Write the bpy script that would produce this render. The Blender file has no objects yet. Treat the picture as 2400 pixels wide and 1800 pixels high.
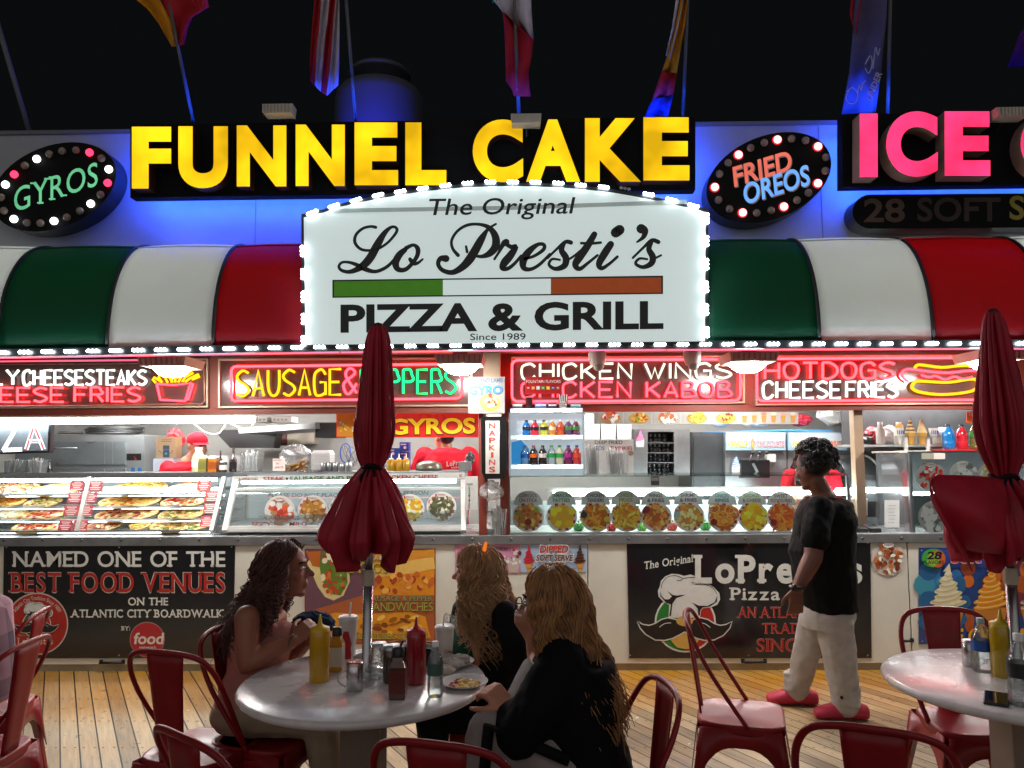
import bpy, bmesh, math, random
from math import sin, cos, pi, radians as rad
from mathutils import Matrix, Vector

S = bpy.context.scene
COL = S.collection
random.seed(7)

# ---------------------------------------------------------------- camera, world, exposure
CAM = Vector((0.0, -5.75, 1.62))
F = 1800.0                                     # focal length in pixels of the 2400 px wide photograph
ROT = (Matrix.Rotation(rad(0.9), 3, 'Z') @ Matrix.Rotation(rad(94.76), 3, 'X') @ Matrix.Rotation(rad(-0.35), 3, 'Z'))
cd = bpy.data.cameras.new('camera')
cd.lens = 27.0
cd.sensor_width = 36.0
cd.clip_end = 500
cam = bpy.data.objects.new('camera', cd)
cam.matrix_world = Matrix.Translation(CAM) @ ROT.to_4x4()
COL.objects.link(cam)
S.camera = cam
W = bpy.data.worlds.new('World')
S.world = W
W.use_nodes = True
wn_, wl_ = W.node_tree.nodes, W.node_tree.links
bg_ = wn_['Background']
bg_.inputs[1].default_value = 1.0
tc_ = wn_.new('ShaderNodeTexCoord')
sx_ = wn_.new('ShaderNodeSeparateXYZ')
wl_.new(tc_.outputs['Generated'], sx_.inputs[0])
cr_ = wn_.new('ShaderNodeValToRGB')          # black night over the stand, fill glow added behind the camera for unseen lights
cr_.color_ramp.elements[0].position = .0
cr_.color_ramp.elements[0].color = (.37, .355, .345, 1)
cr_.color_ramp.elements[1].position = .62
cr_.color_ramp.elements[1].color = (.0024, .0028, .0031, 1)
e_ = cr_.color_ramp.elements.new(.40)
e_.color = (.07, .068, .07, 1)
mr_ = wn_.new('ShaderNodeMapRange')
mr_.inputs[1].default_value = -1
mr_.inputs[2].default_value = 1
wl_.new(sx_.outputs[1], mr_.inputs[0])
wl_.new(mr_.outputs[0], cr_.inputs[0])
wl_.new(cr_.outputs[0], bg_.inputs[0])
S.view_settings.view_transform = 'Standard'
S.view_settings.look = 'None'
S.view_settings.exposure = 0.3
S.cycles.use_denoising = True
S.cycles.sample_clamp_indirect = 4.0
S.cycles.max_bounces = 8
S.cycles.transparent_max_bounces = 16
S.cycles.caustics_reflective = False
S.cycles.caustics_refractive = False


def ray(u, v):
    return ROT @ Vector(((u - 1200) / F, -(v - 900) / F, -1.0))


def P(u, v, Y):
    d = ray(u, v)
    return CAM + d * ((Y - CAM.y) / d.y)


def G(u, v, Z=0.0):
    d = ray(u, v)
    return CAM + d * ((Z - CAM.z) / d.z)


def XZ(u, v, Y):
    p = P(u, v, Y)
    return p.x, p.z


def h(s):
    out = []
    for i in (0, 2, 4):
        c = int(s[i:i + 2], 16) / 255
        out.append(c / 12.92 if c <= 0.04045 else ((c + 0.055) / 1.055) ** 2.4)
    return out


# ---------------------------------------------------------------- materials
MATS = {}


def mat(name, col='808080', rough=.5, metal=0., var=.10, scale=9., bump=0., coat=0., e=0., ec=None, rv=.12, stretch=None, sample=True, trans=0.):
    """principled material whose colour and gloss wander a little with noise"""
    if name in MATS:
        return MATS[name]
    m = bpy.data.materials.new(name)
    MATS[name] = m
    m.use_nodes = True
    nt = m.node_tree
    b = nt.nodes['Principled BSDF']
    c = h(col) if isinstance(col, str) else col
    b.inputs['Base Color'].default_value = (*c, 1)
    b.inputs['Roughness'].default_value = rough
    b.inputs['Metallic'].default_value = metal
    if rough >= .7:
        b.inputs['Specular IOR Level'].default_value = .18
    b.inputs['Coat Weight'].default_value = coat
    b.inputs['Coat Roughness'].default_value = .12
    if var > 0 or bump > 0:
        tc = nt.nodes.new('ShaderNodeTexCoord')
        no = nt.nodes.new('ShaderNodeTexNoise')
        no.inputs['Scale'].default_value = scale
        no.inputs['Detail'].default_value = 5
        no.inputs['Roughness'].default_value = .62
        src = tc.outputs['Object']
        if stretch:
            mp = nt.nodes.new('ShaderNodeMapping')
            mp.inputs['Scale'].default_value = stretch
            nt.links.new(src, mp.inputs[0])
            src = mp.outputs[0]
        nt.links.new(src, no.inputs['Vector'])
        cr = nt.nodes.new('ShaderNodeValToRGB')
        cr.color_ramp.elements[0].position = .32
        cr.color_ramp.elements[1].position = .68
        cr.color_ramp.elements[0].color = (*[x * (1 - var) for x in c], 1)
        cr.color_ramp.elements[1].color = (*[min(1, x * (1 + var)) for x in c], 1)
        nt.links.new(no.outputs['Fac'], cr.inputs[0])
        nt.links.new(cr.outputs[0], b.inputs['Base Color'])
        mr = nt.nodes.new('ShaderNodeMapRange')
        mr.inputs[3].default_value = max(.02, rough - rv)
        mr.inputs[4].default_value = min(1, rough + rv)
        nt.links.new(no.outputs['Fac'], mr.inputs[0])
        nt.links.new(mr.outputs[0], b.inputs['Roughness'])
        if bump > 0:
            bp = nt.nodes.new('ShaderNodeBump')
            bp.inputs['Strength'].default_value = bump
            bp.inputs['Distance'].default_value = .01
            nt.links.new(no.outputs['Fac'], bp.inputs['Height'])
            nt.links.new(bp.outputs[0], b.inputs['Normal'])
    if e > 0:
        b.inputs['Emission Color'].default_value = (*(h(ec) if ec else c), 1)
        b.inputs['Emission Strength'].default_value = e
        if not sample:
            m.cycles.emission_sampling = 'NONE'
    return m


def lamp(name, rgb, e, sample=True, uneven=0., scale=6.):
    """a surface that gives off light"""
    if name in MATS:
        return MATS[name]
    m = bpy.data.materials.new(name)
    MATS[name] = m
    m.use_nodes = True
    nt = m.node_tree
    nt.nodes.remove(nt.nodes['Principled BSDF'])
    em = nt.nodes.new('ShaderNodeEmission')
    em.inputs[0].default_value = (*rgb, 1)
    em.inputs[1].default_value = e
    if uneven > 0:
        tc = nt.nodes.new('ShaderNodeTexCoord')
        no = nt.nodes.new('ShaderNodeTexNoise')
        no.inputs['Scale'].default_value = scale
        nt.links.new(tc.outputs['Object'], no.inputs['Vector'])
        mr = nt.nodes.new('ShaderNodeMapRange')
        mr.inputs[1].default_value = .3
        mr.inputs[2].default_value = .7
        mr.inputs[3].default_value = e * (1 - uneven)
        mr.inputs[4].default_value = e * (1 + uneven)
        nt.links.new(no.outputs['Fac'], mr.inputs[0])
        nt.links.new(mr.outputs[0], em.inputs[1])
    nt.links.new(em.outputs[0], nt.nodes['Material Output'].inputs[0])
    if not sample:
        m.cycles.emission_sampling = 'NONE'
    return m


def glass(name, tint='ffffff', gloss=.06, rough=.02, haze=0., hz='ffffff'):
    """thin clear sheet or vessel wall: mostly see-through, a little mirror, an optional milky share"""
    if name in MATS:
        return MATS[name]
    m = bpy.data.materials.new(name)
    MATS[name] = m
    m.use_nodes = True
    nt = m.node_tree
    nt.nodes.remove(nt.nodes['Principled BSDF'])
    tr = nt.nodes.new('ShaderNodeBsdfTransparent')
    tr.inputs[0].default_value = (*h(tint), 1)
    gl = nt.nodes.new('ShaderNodeBsdfGlossy')
    gl.inputs['Roughness'].default_value = rough
    lw = nt.nodes.new('ShaderNodeFresnel')
    lw.inputs[0].default_value = 1.45
    ad = nt.nodes.new('ShaderNodeMath')
    ad.operation = 'MULTIPLY_ADD'
    ad.inputs[1].default_value = .8
    ad.inputs[2].default_value = gloss
    nt.links.new(lw.outputs[0], ad.inputs[0])
    base = tr.outputs[0]
    if haze > 0:
        di = nt.nodes.new('ShaderNodeBsdfDiffuse')
        di.inputs[0].default_value = (*h(hz), 1)
        mh = nt.nodes.new('ShaderNodeMixShader')
        no = nt.nodes.new('ShaderNodeTexNoise')
        no.inputs['Scale'].default_value = 14
        ml = nt.nodes.new('ShaderNodeMath')
        ml.operation = 'MULTIPLY'
        ml.inputs[1].default_value = haze * 2
        nt.links.new(no.outputs['Fac'], ml.inputs[0])
        nt.links.new(ml.outputs[0], mh.inputs[0])
        nt.links.new(base, mh.inputs[1])
        nt.links.new(di.outputs[0], mh.inputs[2])
        base = mh.outputs[0]
    mx = nt.nodes.new('ShaderNodeMixShader')
    nt.links.new(ad.outputs[0], mx.inputs[0])
    nt.links.new(base, mx.inputs[1])
    nt.links.new(gl.outputs[0], mx.inputs[2])
    nt.links.new(mx.outputs[0], nt.nodes['Material Output'].inputs[0])
    return m


def flat(c):
    """printed ink of one colour"""
    return mat('ink_' + c, c, rough=.42, var=.05, scale=30)


# ---------------------------------------------------------------- lettering
_gl = {}


def glyph(s, bold=0., ext=0.):
    k = (s, bold, ext)
    if k not in _gl:
        c = bpy.data.curves.new('t', 'FONT')
        c.body = s
        c.offset = bold
        c.extrude = ext
        c.resolution_u = 9 if ext else 4
        o = bpy.data.objects.new('t', c)
        me = bpy.data.meshes.new_from_object(o)
        vs = [tuple(v.co) for v in me.vertices]
        fs = [(tuple(p.vertices), abs(p.normal.z) > .5) for p in me.polygons]
        bpy.data.objects.remove(o)
        bpy.data.curves.remove(c)
        bpy.data.meshes.remove(me)
        xs = [v[0] for v in vs] or [0, 1]
        _gl[k] = (vs, fs, min(xs), max(xs))
    return _gl[k]


def caph(bold):
    return max(v[1] for v in glyph('H', bold)[0])


NEON = {'A': '003a60 1353', 'B': '000a ~0a4a58464505 ~054563613000', 'C': '~684a190703104062', 'D': '000a ~0a3a67633000', 'E': '6a0a0060 0555', 'F': '6a0a00 0555',
        'G': '~684a190703104061 356560', 'H': '0a00 6a60 0565', 'I': '0a00', 'K': '0a00 6a04 1660', 'L': '0a0060', 'M': '000a346a60', 'N': '000a606a',
        'O': '~3a1907041130516467593a', 'P': '000a ~0a4a58664505', 'R': '000a ~0a4a58664505 3560', 'S': '~693a081654623001', 'T': '0a6a 3a30',
        'U': '~0a04113051646a', 'V': '0a306a', 'W': '0a2037406a', 'Y': '0a356a 3530', 'Z': '0a6a0060', '&': '~60172a4a5804103064', 'J': '~6a62401001'}


def smooth_path(p, n=4, closed=False):
    out = []
    m = len(p)
    rng = range(m if closed else m - 1)
    for i in rng:
        a, b, c, d = [Vector(p[(i + k) % m]) if closed else Vector(p[min(max(i + k, 0), m - 1)]) for k in (-1, 0, 1, 2)]
        for k in range(n):
            t = k / n
            out.append(.5 * ((2 * b) + (c - a) * t + (2 * a - 5 * b + 4 * c - d) * t * t + (3 * b - a - 3 * c + d) * t ** 3))
    if not closed:
        out.append(Vector(p[-1]))
    return out


def neon_strokes(ch):
    """single-line letter: list of point lists in a 6 x 10 cell"""
    res = []
    for t in NEON.get(ch, '').split():
        sm = t.startswith('~')
        t = t.lstrip('~')
        pts = [(int(t[i], 16), int(t[i + 1], 16)) for i in range(0, len(t) - 1, 2)]
        if len(pts) > 1:
            res.append([tuple(q) for q in (smooth_path([(*p, 0) for p in pts], 4) if sm else [(*p, 0) for p in pts])])
    return res


# ---------------------------------------------------------------- mesh builder
def frame_of(d):
    d = d.normalized()
    a = Vector((0, 0, 1)) if abs(d.z) < .9 else Vector((1, 0, 0))
    x = d.cross(a).normalized()
    return x, d.cross(x).normalized()


class B:
    def __init__(s, X=None):
        s.v, s.f, s.fm, s.fs, s.mats, s.X = [], [], [], [], [], X

    def add(s, vs, fs, m, smooth=False):
        o = len(s.v)
        if m not in s.mats:
            s.mats.append(m)
        k = s.mats.index(m)
        for p in vs:
            p = Vector(p)
            s.v.append(s.X @ p if s.X else p)
        for f in fs:
            s.f.append([i + o for i in f])
            s.fm.append(k)
            s.fs.append(smooth)
        return s

    def box(s, x0, x1, y0, y1, z0, z1, m):
        v = [(x, y, z) for x in (x0, x1) for y in (y0, y1) for z in (z0, z1)]
        return s.add(v, [(0, 1, 3, 2), (4, 6, 7, 5), (0, 4, 5, 1), (2, 3, 7, 6), (0, 2, 6, 4), (1, 5, 7, 3)], m)

    def bar(s, a, b, w, t, m, up=(0, 0, 1)):
        a, b = Vector(a), Vector(b)
        d = (b - a).normalized()
        x = d.cross(Vector(up)).normalized() * w / 2
        y = x.cross(d).normalized() * t / 2
        v = [q + i * x + j * y for q in (a, b) for i, j in ((-1, -1), (1, -1), (1, 1), (-1, 1))]
        return s.add(v, [(0, 1, 2, 3), (7, 6, 5, 4), (0, 4, 5, 1), (1, 5, 6, 2), (2, 6, 7, 3), (3, 7, 4, 0)], m)

    def tube(s, pts, r, m, n=8, closed=False, caps=True, flat=1.):
        pts = [Vector(p) for p in pts]
        k = len(pts)
        if k < 2:
            return s
        vs, fs = [], []
        x = None
        for i, p in enumerate(pts):
            d = (pts[(i + 1) % k] - pts[i - 1]) if closed else (pts[min(i + 1, k - 1)] - pts[max(i - 1, 0)])
            if d.length < 1e-9:
                d = Vector((0, 0, 1))
            d.normalize()
            if x is None:
                x, y = frame_of(d)
            x = (x - d * x.dot(d))
            x = x.normalized() if x.length > 1e-6 else frame_of(d)[0]
            y = d.cross(x)
            rr = r[i] if isinstance(r, (list, tuple)) else r
            for j in range(n):
                a = 2 * pi * j / n
                vs.append(p + x * cos(a) * rr + y * sin(a) * rr * flat)
        for i in range(k if closed else k - 1):
            for j in range(n):
                a, b = i * n + j, i * n + (j + 1) % n
                c = ((i + 1) % k) * n
                fs.append((a, b, c + (j + 1) % n, c + j))
        if caps and not closed:
            fs.append(tuple(range(n - 1, -1, -1)))
            fs.append(tuple((k - 1) * n + j for j in range(n)))
        return s.add(vs, fs, m, True)

    def lathe(s, prof, c, m, n=16, sx=1., sy=1., sm=True, cap=True):
        c = Vector(c)
        vs = [c + Vector((r * cos(2 * pi * j / n) * sx, r * sin(2 * pi * j / n) * sy, z)) for r, z in prof for j in range(n)]
        k = len(prof)
        fs = [(i * n + j, i * n + (j + 1) % n, (i + 1) * n + (j + 1) % n, (i + 1) * n + j) for i in range(k - 1) for j in range(n)]
        s.add(vs, fs, m, sm)
        if cap:
            for i, rev in ((0, True), (k - 1, False)):
                if prof[i][0] > 1e-6:
                    ring = [c + Vector((prof[i][0] * cos(2 * pi * j / n) * sx, prof[i][0] * sin(2 * pi * j / n) * sy, prof[i][1])) for j in range(n)]
                    s.add(ring, [tuple(range(n - 1, -1, -1)) if rev else tuple(range(n))], m)
        return s

    def ball(s, c, rx, ry, rz, m, n=12, k=8, rot=None):
        vs = []
        for i in range(k + 1):
            t = pi * i / k
            for j in range(n):
                a = 2 * pi * j / n
                p = Vector((rx * sin(t) * cos(a), ry * sin(t) * sin(a), rz * cos(t)))
                vs.append(Vector(c) + (rot @ p if rot else p))
        fs = [(i * n + j, (i + 1) * n + j, (i + 1) * n + (j + 1) % n, i * n + (j + 1) % n) for i in range(k) for j in range(n)]
        return s.add(vs, fs, m, True)

    def poly(s, pts, m):
        return s.add(pts, [tuple(range(len(pts)))], m)

    # ---- shapes given by their outline on an upright plane at depth Y
    def px(s, uv, Y, m):
        return s.poly([P(u, v, Y) for u, v in uv], m)

    def rect(s, u0, v0, u1, v1, Y, m):
        return s.px([(u0, v0), (u0, v1), (u1, v1), (u1, v0)], Y, m)

    def prism(s, uv, Yf, Yb, m, mside=None):
        f = [P(u, v, Yf) for u, v in uv]
        b = [Vector((p.x, Yb, p.z)) for p in f]
        n = len(f)
        s.add(f, [tuple(range(n))], m)
        s.add(b, [tuple(range(n - 1, -1, -1))], mside or m)
        s.add(f + b, [(i, i + n, (i + 1) % n + n, (i + 1) % n) for i in range(n)], mside or m)
        return s

    def pbox(s, u0, v0, u1, v1, Yf, dep, m, mside=None):
        return s.prism([(u0, v0), (u0, v1), (u1, v1), (u1, v0)], Yf, Yf + dep, m, mside)

    def disc(s, u, v, ru, rv, Y, m, n=20, rot=0., a0=0., a1=2 * pi):
        c, q = cos(rot), sin(rot)
        pts = []
        for i in range(n):
            a = a0 + (a1 - a0) * i / (n if abs(a1 - a0 - 2 * pi) < 1e-6 else n - 1)
            x, y = ru * cos(a), rv * sin(a)
            pts.append((u + x * c - y * q, v + x * q + y * c))
        return s.px(pts, Y, m)

    def stroke(s, uv, w, Y, m, sm=0, ends=True):
        """flat brush stroke of width w (number or list) on the plane"""
        ww = w if isinstance(w, (list, tuple)) else [w] * len(uv)
        q = [(u, v, ww[i]) for i, (u, v) in enumerate(uv)]
        if sm:
            q = [tuple(p) for p in smooth_path(q, sm)]
        L, Rr = [], []
        for i, (u, v, w_) in enumerate(q):
            a, b = q[max(i - 1, 0)], q[min(i + 1, len(q) - 1)]
            dx, dy = b[0] - a[0], b[1] - a[1]
            l = math.hypot(dx, dy) or 1
            nx, ny = -dy / l * w_ / 2, dx / l * w_ / 2
            L.append(P(u + nx, v + ny, Y))
            Rr.append(P(u - nx, v - ny, Y))
        n = len(q)
        s.add(L + Rr, [(i, i + 1, n + i + 1, n + i) for i in range(n - 1)], m)
        if ends:
            for u, v, w_ in (q[0], q[-1]):
                s.disc(u, v, w_ / 2, w_ / 2, Y - .0004, m, 10)
        return s

    def ptube(s, uv, Y, r, m, n=6, closed=False):
        return s.tube([P(u, v, Y) for u, v in uv], r, m, n, closed)

    def text(s, t, u0, v, u1, hh, Y, m, bold=.012, dv=0., it=0., arc=None):
        vs, fs, x0, x1 = glyph(t, bold)
        ch = caph(bold)
        out = []
        for x, y, _ in vs:
            a, b = (x - x0) / (x1 - x0), y / ch
            if arc:                                     # (cu, cv, radius, a0, a1)
                cu, cv, r, a0, a1 = arc
                an = a0 + (a1 - a0) * a
                rr = r + b * hh
                out.append(P(cu + rr * sin(an), cv - rr * cos(an), Y))
            else:
                out.append(P(u0 + (u1 - u0) * a + it * b * hh, v + dv * a - b * hh, Y))
        return s.add(out, [f for f, _ in fs], m)

    def serif(s, t, u0, v, u1, hh, Y, m, bold=.018, dv=0., it=0., slab=.10, grow=0.):
        """bold letters with slab feet"""
        SL = {'A': ((.04, 0), (.96, 0)), 'B': ((0, 0), (0, 1)), 'D': ((0, 0), (0, 1)), 'E': ((0, 0), (0, 1)), 'F': ((.12, 0), (0, 1)), 'H': ((.07, 0), (.07, 1), (.93, 0), (.93, 1)),
              'I': ((.5, 0), (.5, 1)), 'K': ((.1, 0), (.1, 1), (.93, 0), (.9, 1)), 'L': ((.1, 0), (.16, 1)), 'M': ((.06, 0), (.06, 1), (.94, 0), (.94, 1)),
              'N': ((.05, 0), (.05, 1), (.95, 1)), 'P': ((.14, 0), (.1, 1)), 'R': ((.12, 0), (.1, 1), (.97, 0)), 'T': ((.5, 0),), 'U': ((.08, 1), (.92, 1)),
              'V': ((.05, 1), (.95, 1)), 'W': ((.04, 1), (.96, 1)), 'Y': ((.06, 1), (.94, 1), (.5, 0)), 'h': ((.08, 0), (.92, 0)), 'r': ((.2, 0),), 'i': ((.5, 0),), 'n': ((.1, 0), (.9, 0)), 'l': ((.5, 0),)}
        ch = caph(bold)
        pos, x = [], 0.
        for c in t:
            if c == ' ':
                x += .46
                continue
            g = glyph(c, bold)
            pos.append((c, g, x))
            x += (g[3] - g[2]) / ch + .13
        tot = x - .13
        k = (u1 - u0) / tot
        for c, g, x in pos:
            w = (g[3] - g[2]) / ch
            fn = lambda a, b: P(u0 + (x + a) * k + it * b * hh, v + dv * (x + a) / tot - b * hh, Y)
            s.add([fn((p[0] - g[2]) / ch, p[1] / ch) for p in g[0]], [f for f, _ in g[1]], m)
            for sx, sy in SL.get(c, ()):
                a, hw = sx * w, (.13 if c in 'MNW' else .18)
                b0, b1 = (0, slab) if sy == 0 else (1 - slab, 1)
                s.add([P(u0 + (x + a + i) * k + it * j * hh, v + dv * (x + a) / tot - j * hh, Y - .0003) for i, j in ((-hw, b0), (hw, b0), (hw, b1), (-hw, b1))], [(0, 1, 2, 3)], m)
        return s

    def letter3d(s, t, u0, v0, u1, v1, Yf, dep, m, mside, bold=.028):
        vs, fs, x0, x1 = glyph(t, bold, .5)
        ys = [p[1] for p in vs]
        y0, y1 = min(ys), max(ys)
        out = []
        for x, y, z in vs:
            p = P(u0 + (u1 - u0) * (x - x0) / (x1 - x0), v1 + (v0 - v1) * (y - y0) / (y1 - y0), Yf)
            out.append((p.x, Yf + (dep if z < 0 else 0), p.z))
        s.add(out, [f for f, fr in fs if fr], m)
        s.add(out, [f for f, fr in fs if not fr], mside)
        return s

    def neon(s, t, u0, v, u1, hh, Y, r, m, dv=0., gap=2.3):
        x, items = 0., []
        for c in t:
            if c == ' ':
                x += 4
                continue
            st = neon_strokes(c)
            wd = 0 if c == 'I' else (8 if c in 'WM' else 6)
            sc = wd / 6 if c in 'WM' else 1
            items += [[(x + px_ * sc, py) for px_, py, _ in q] for q in st]
            x += wd + gap
        tot = x - gap
        for q in items:
            s.ptube([(u0 + (u1 - u0) * a / tot, v + dv * a / tot - hh * b / 10) for a, b in q], Y, r, m, 6)
        return s

    def obj(s, name, parent=None, bev=0., sub=0, mods=None):
        me = bpy.data.meshes.new(name)
        off = Vector((0, 0, 0))
        q = parent
        while q:
            off += q.location
            q = q.parent
        me.from_pydata([tuple(p - off) for p in s.v], [], s.f)
        for m in s.mats:
            me.materials.append(m)
        me.polygons.foreach_set('material_index', s.fm)
        me.polygons.foreach_set('use_smooth', s.fs)
        me.update()
        o = bpy.data.objects.new(name, me)
        COL.objects.link(o)
        o.parent = parent
        if bev:
            b = o.modifiers.new('b', 'BEVEL')
            b.width = bev
            b.segments = 2
            b.limit_method = 'ANGLE'
            b.angle_limit = rad(40)
        if mods:
            r = o.modifiers.new('r', 'REMESH')
            r.mode = 'VOXEL'
            r.voxel_size = mods[0]
            r.use_smooth_shade = True
            q = o.modifiers.new('s', 'SMOOTH')
            q.factor = .5
            q.iterations = mods[1]
            if len(mods) > 2:                       # soft folds in cloth
                tx = bpy.data.textures.get('folds') or bpy.data.textures.new('folds', 'CLOUDS')
                tx.noise_scale = .075
                tx.noise_depth = 2
                d = o.modifiers.new('d', 'DISPLACE')
                d.texture = tx
                d.texture_coords = 'GLOBAL'
                d.strength = mods[2]
                d.mid_level = .5
        return o


def T(name, label, cat, loc=(0, 0, 0), group=None):
    o = bpy.data.objects.new(name, None)
    o.empty_display_size = .05
    COL.objects.link(o)
    o.location = loc
    return tag(o, label, cat, group)


def tag(o, label, cat, group=None):
    o['label'] = label
    o['category'] = cat
    if group:
        o['group'] = group
    return o


def struct(o):
    o['kind'] = 'structure'
    return o


def dup(root, loc=None, rz=None, label=None, group=None):
    c = root.copy()
    COL.objects.link(c)
    if loc is not None:
        c.location = loc
    if rz is not None:
        c.rotation_euler = (0, 0, rz)
    if label:
        c['label'] = label
    if group:
        c['group'] = group

    def rec(a, b):
        for ch in a.children:
            d = ch.copy()
            COL.objects.link(d)
            d.parent = b
            rec(ch, d)
    rec(root, c)
    return c


# shared materials
WHITE = mat('white_paint', 'd9d9d2', .45, var=.06, scale=3)
BLACK = mat('black_paint', '0c0c0e', .4, var=.2)
STEEL = mat('brushed_steel', 'a9acae', .32, metal=1, var=.12, scale=20, stretch=(1, 1, 14))
STEELD = mat('dull_steel', '8b8e90', .45, metal=.85, var=.18, scale=6)
ALU = mat('aluminium_trim', 'b9b9b2', .4, metal=.7, var=.12, scale=14)
BROWN = mat('brown_painted_wood', '7a3426', .5, var=.16, scale=5, bump=.05)
CLEAR = glass('clear_sheet_glass', 'f2f8f6', .015)
PLASTIC = glass('clear_plastic', 'f4f6f6', .05, .08, .10, 'e8ecee')

# ================================================================ boardwalk
def boardwalk():
    m = bpy.data.materials.new('weathered_planks')
    m.use_nodes = True
    nt = m.node_tree
    N, L = nt.nodes, nt.links
    b = N['Principled BSDF']
    d = ray(133, 1050)
    ang = math.atan2(d.x, d.y)                     # the planks run away to the left of the view

    def nd(t, **k):
        n = N.new(t)
        for a, v in k.items():
            setattr(n, a, v)
        return n

    def math_(op, a, v=None, c=None):
        n = nd('ShaderNodeMath', operation=op)
        for i, q in enumerate((a, v, c)):
            if q is None:
                continue
            if isinstance(q, (int, float)):
                n.inputs[i].default_value = q
            else:
                L.new(q, n.inputs[i])
        return n.outputs[0]
    geo = nd('ShaderNodeNewGeometry')
    vr = nd('ShaderNodeVectorRotate', rotation_type='Z_AXIS')
    vr.inputs['Angle'].default_value = ang
    L.new(geo.outputs['Position'], vr.inputs['Vector'])
    sp = nd('ShaderNodeSeparateXYZ')
    L.new(vr.outputs[0], sp.inputs[0])
    x = math_('DIVIDE', sp.outputs[0], .0915)
    idx = math_('FLOOR', x)
    fr = math_('SUBTRACT', x, idx)
    edge = math_('ABSOLUTE', math_('SUBTRACT', fr, .5))
    gap = math_('GREATER_THAN', edge, .458)
    wn = nd('ShaderNodeTexWhiteNoise', noise_dimensions='1D')
    L.new(idx, wn.inputs['W'])
    cmb = nd('ShaderNodeCombineXYZ')
    L.new(math_('MULTIPLY', sp.outputs[0], 26), cmb.inputs[0])
    L.new(math_('MULTIPLY_ADD', sp.outputs[1], 1.6, math_('MULTIPLY', idx, 3.7)), cmb.inputs[1])
    gr = nd('ShaderNodeTexNoise')
    gr.inputs['Scale'].default_value = 2.2
    gr.inputs['Detail'].default_value = 7
    gr.inputs['Roughness'].default_value = .7
    L.new(cmb.outputs[0], gr.inputs['Vector'])
    stain = nd('ShaderNodeTexNoise')
    stain.inputs['Scale'].default_value = 1.7
    stain.inputs['Detail'].default_value = 6
    L.new(geo.outputs['Position'], stain.inputs['Vector'])
    r1 = nd('ShaderNodeValToRGB')
    r1.color_ramp.elements[0].color = (*h('6f6452'), 1)
    r1.color_ramp.elements[1].color = (*h('c9b795'), 1)
    r1.color_ramp.elements[0].position = .25
    r1.color_ramp.elements[1].position = .75
    tone = math_('ADD', math_('MULTIPLY', gr.outputs[0], .75), math_('MULTIPLY', math_('SUBTRACT', wn.outputs[0], .2), .30))
    L.new(tone, r1.inputs[0])
    # old yellow paint, worn, along the foot of the stand
    sy = nd('ShaderNodeSeparateXYZ')
    L.new(geo.outputs['Position'], sy.inputs[0])
    mr = nd('ShaderNodeMapRange')
    mr.inputs[1].default_value = -1.25
    mr.inputs[2].default_value = -.1
    L.new(sy.outputs[1], mr.inputs[0])
    yel = math_('MULTIPLY', math_('ADD', mr.outputs[0], math_('MULTIPLY', math_('SUBTRACT', stain.outputs[0], .5), 1.6)), .85)
    cl = nd('ShaderNodeClamp')
    L.new(yel, cl.inputs[0])
    mx = nd('ShaderNodeMix', data_type='RGBA')
    L.new(cl.outputs[0], mx.inputs['Factor'])
    L.new(r1.outputs[0], mx.inputs['A'])
    r2 = nd('ShaderNodeValToRGB')
    r2.color_ramp.elements[0].color = (*h('86590f'), 1)
    r2.color_ramp.elements[1].color = (*h('cf9520'), 1)
    L.new(tone, r2.inputs[0])
    L.new(r2.outputs[0], mx.inputs['B'])
    # dark spots and scuffs
    sc = nd('ShaderNodeTexNoise')
    sc.inputs['Scale'].default_value = 17
    sc.inputs['Detail'].default_value = 4
    L.new(geo.outputs['Position'], sc.inputs['Vector'])
    spot = math_('MULTIPLY', math_('GREATER_THAN', sc.outputs[0], .665), .45)
    # screw pairs on joists
    yj = math_('FRACT', math_('DIVIDE', sy.outputs[1], .41))
    sj = math_('LESS_THAN', math_('ABSOLUTE', math_('SUBTRACT', yj, .5)), .016)
    sx = math_('LESS_THAN', math_('ABSOLUTE', math_('SUBTRACT', edge, .28)), .055)
    screw = math_('MULTIPLY', math_('MULTIPLY', sj, sx), .8)
    dark = math_('MAXIMUM', math_('MAXIMUM', gap, spot), screw)
    m2 = nd('ShaderNodeMix', data_type='RGBA')
    L.new(dark, m2.inputs['Factor'])
    L.new(mx.outputs['Result'], m2.inputs['A'])
    m2.inputs['B'].default_value = (*h('0f0d0a'), 1)
    L.new(m2.outputs['Result'], b.inputs['Base Color'])
    rr = nd('ShaderNodeMapRange')
    rr.inputs[3].default_value = .38
    rr.inputs[4].default_value = .75
    L.new(gr.outputs[0], rr.inputs[0])
    L.new(rr.outputs[0], b.inputs['Roughness'])
    bp = nd('ShaderNodeBump')
    bp.inputs['Strength'].default_value = .5
    bp.inputs['Distance'].default_value = .006
    hgt = math_('SUBTRACT', math_('MULTIPLY', gr.outputs[0], .4), math_('MULTIPLY', gap, 1.))
    L.new(hgt, bp.inputs['Height'])
    L.new(bp.outputs[0], b.inputs['Normal'])
    g = B()
    g.poly([(-60, -70, 0), (60, -70, 0), (60, .06, 0), (-60, .06, 0)], m)
    struct(g.obj('boardwalk'))
    g = B()
    g.poly([(-150, -150, -.06), (150, -150, -.06), (150, 150, -.06), (-150, 150, -.06)], mat('dark_sand', '4a4335', .9, var=.2, scale=1))
    struct(g.obj('ground'))


boardwalk()

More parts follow.
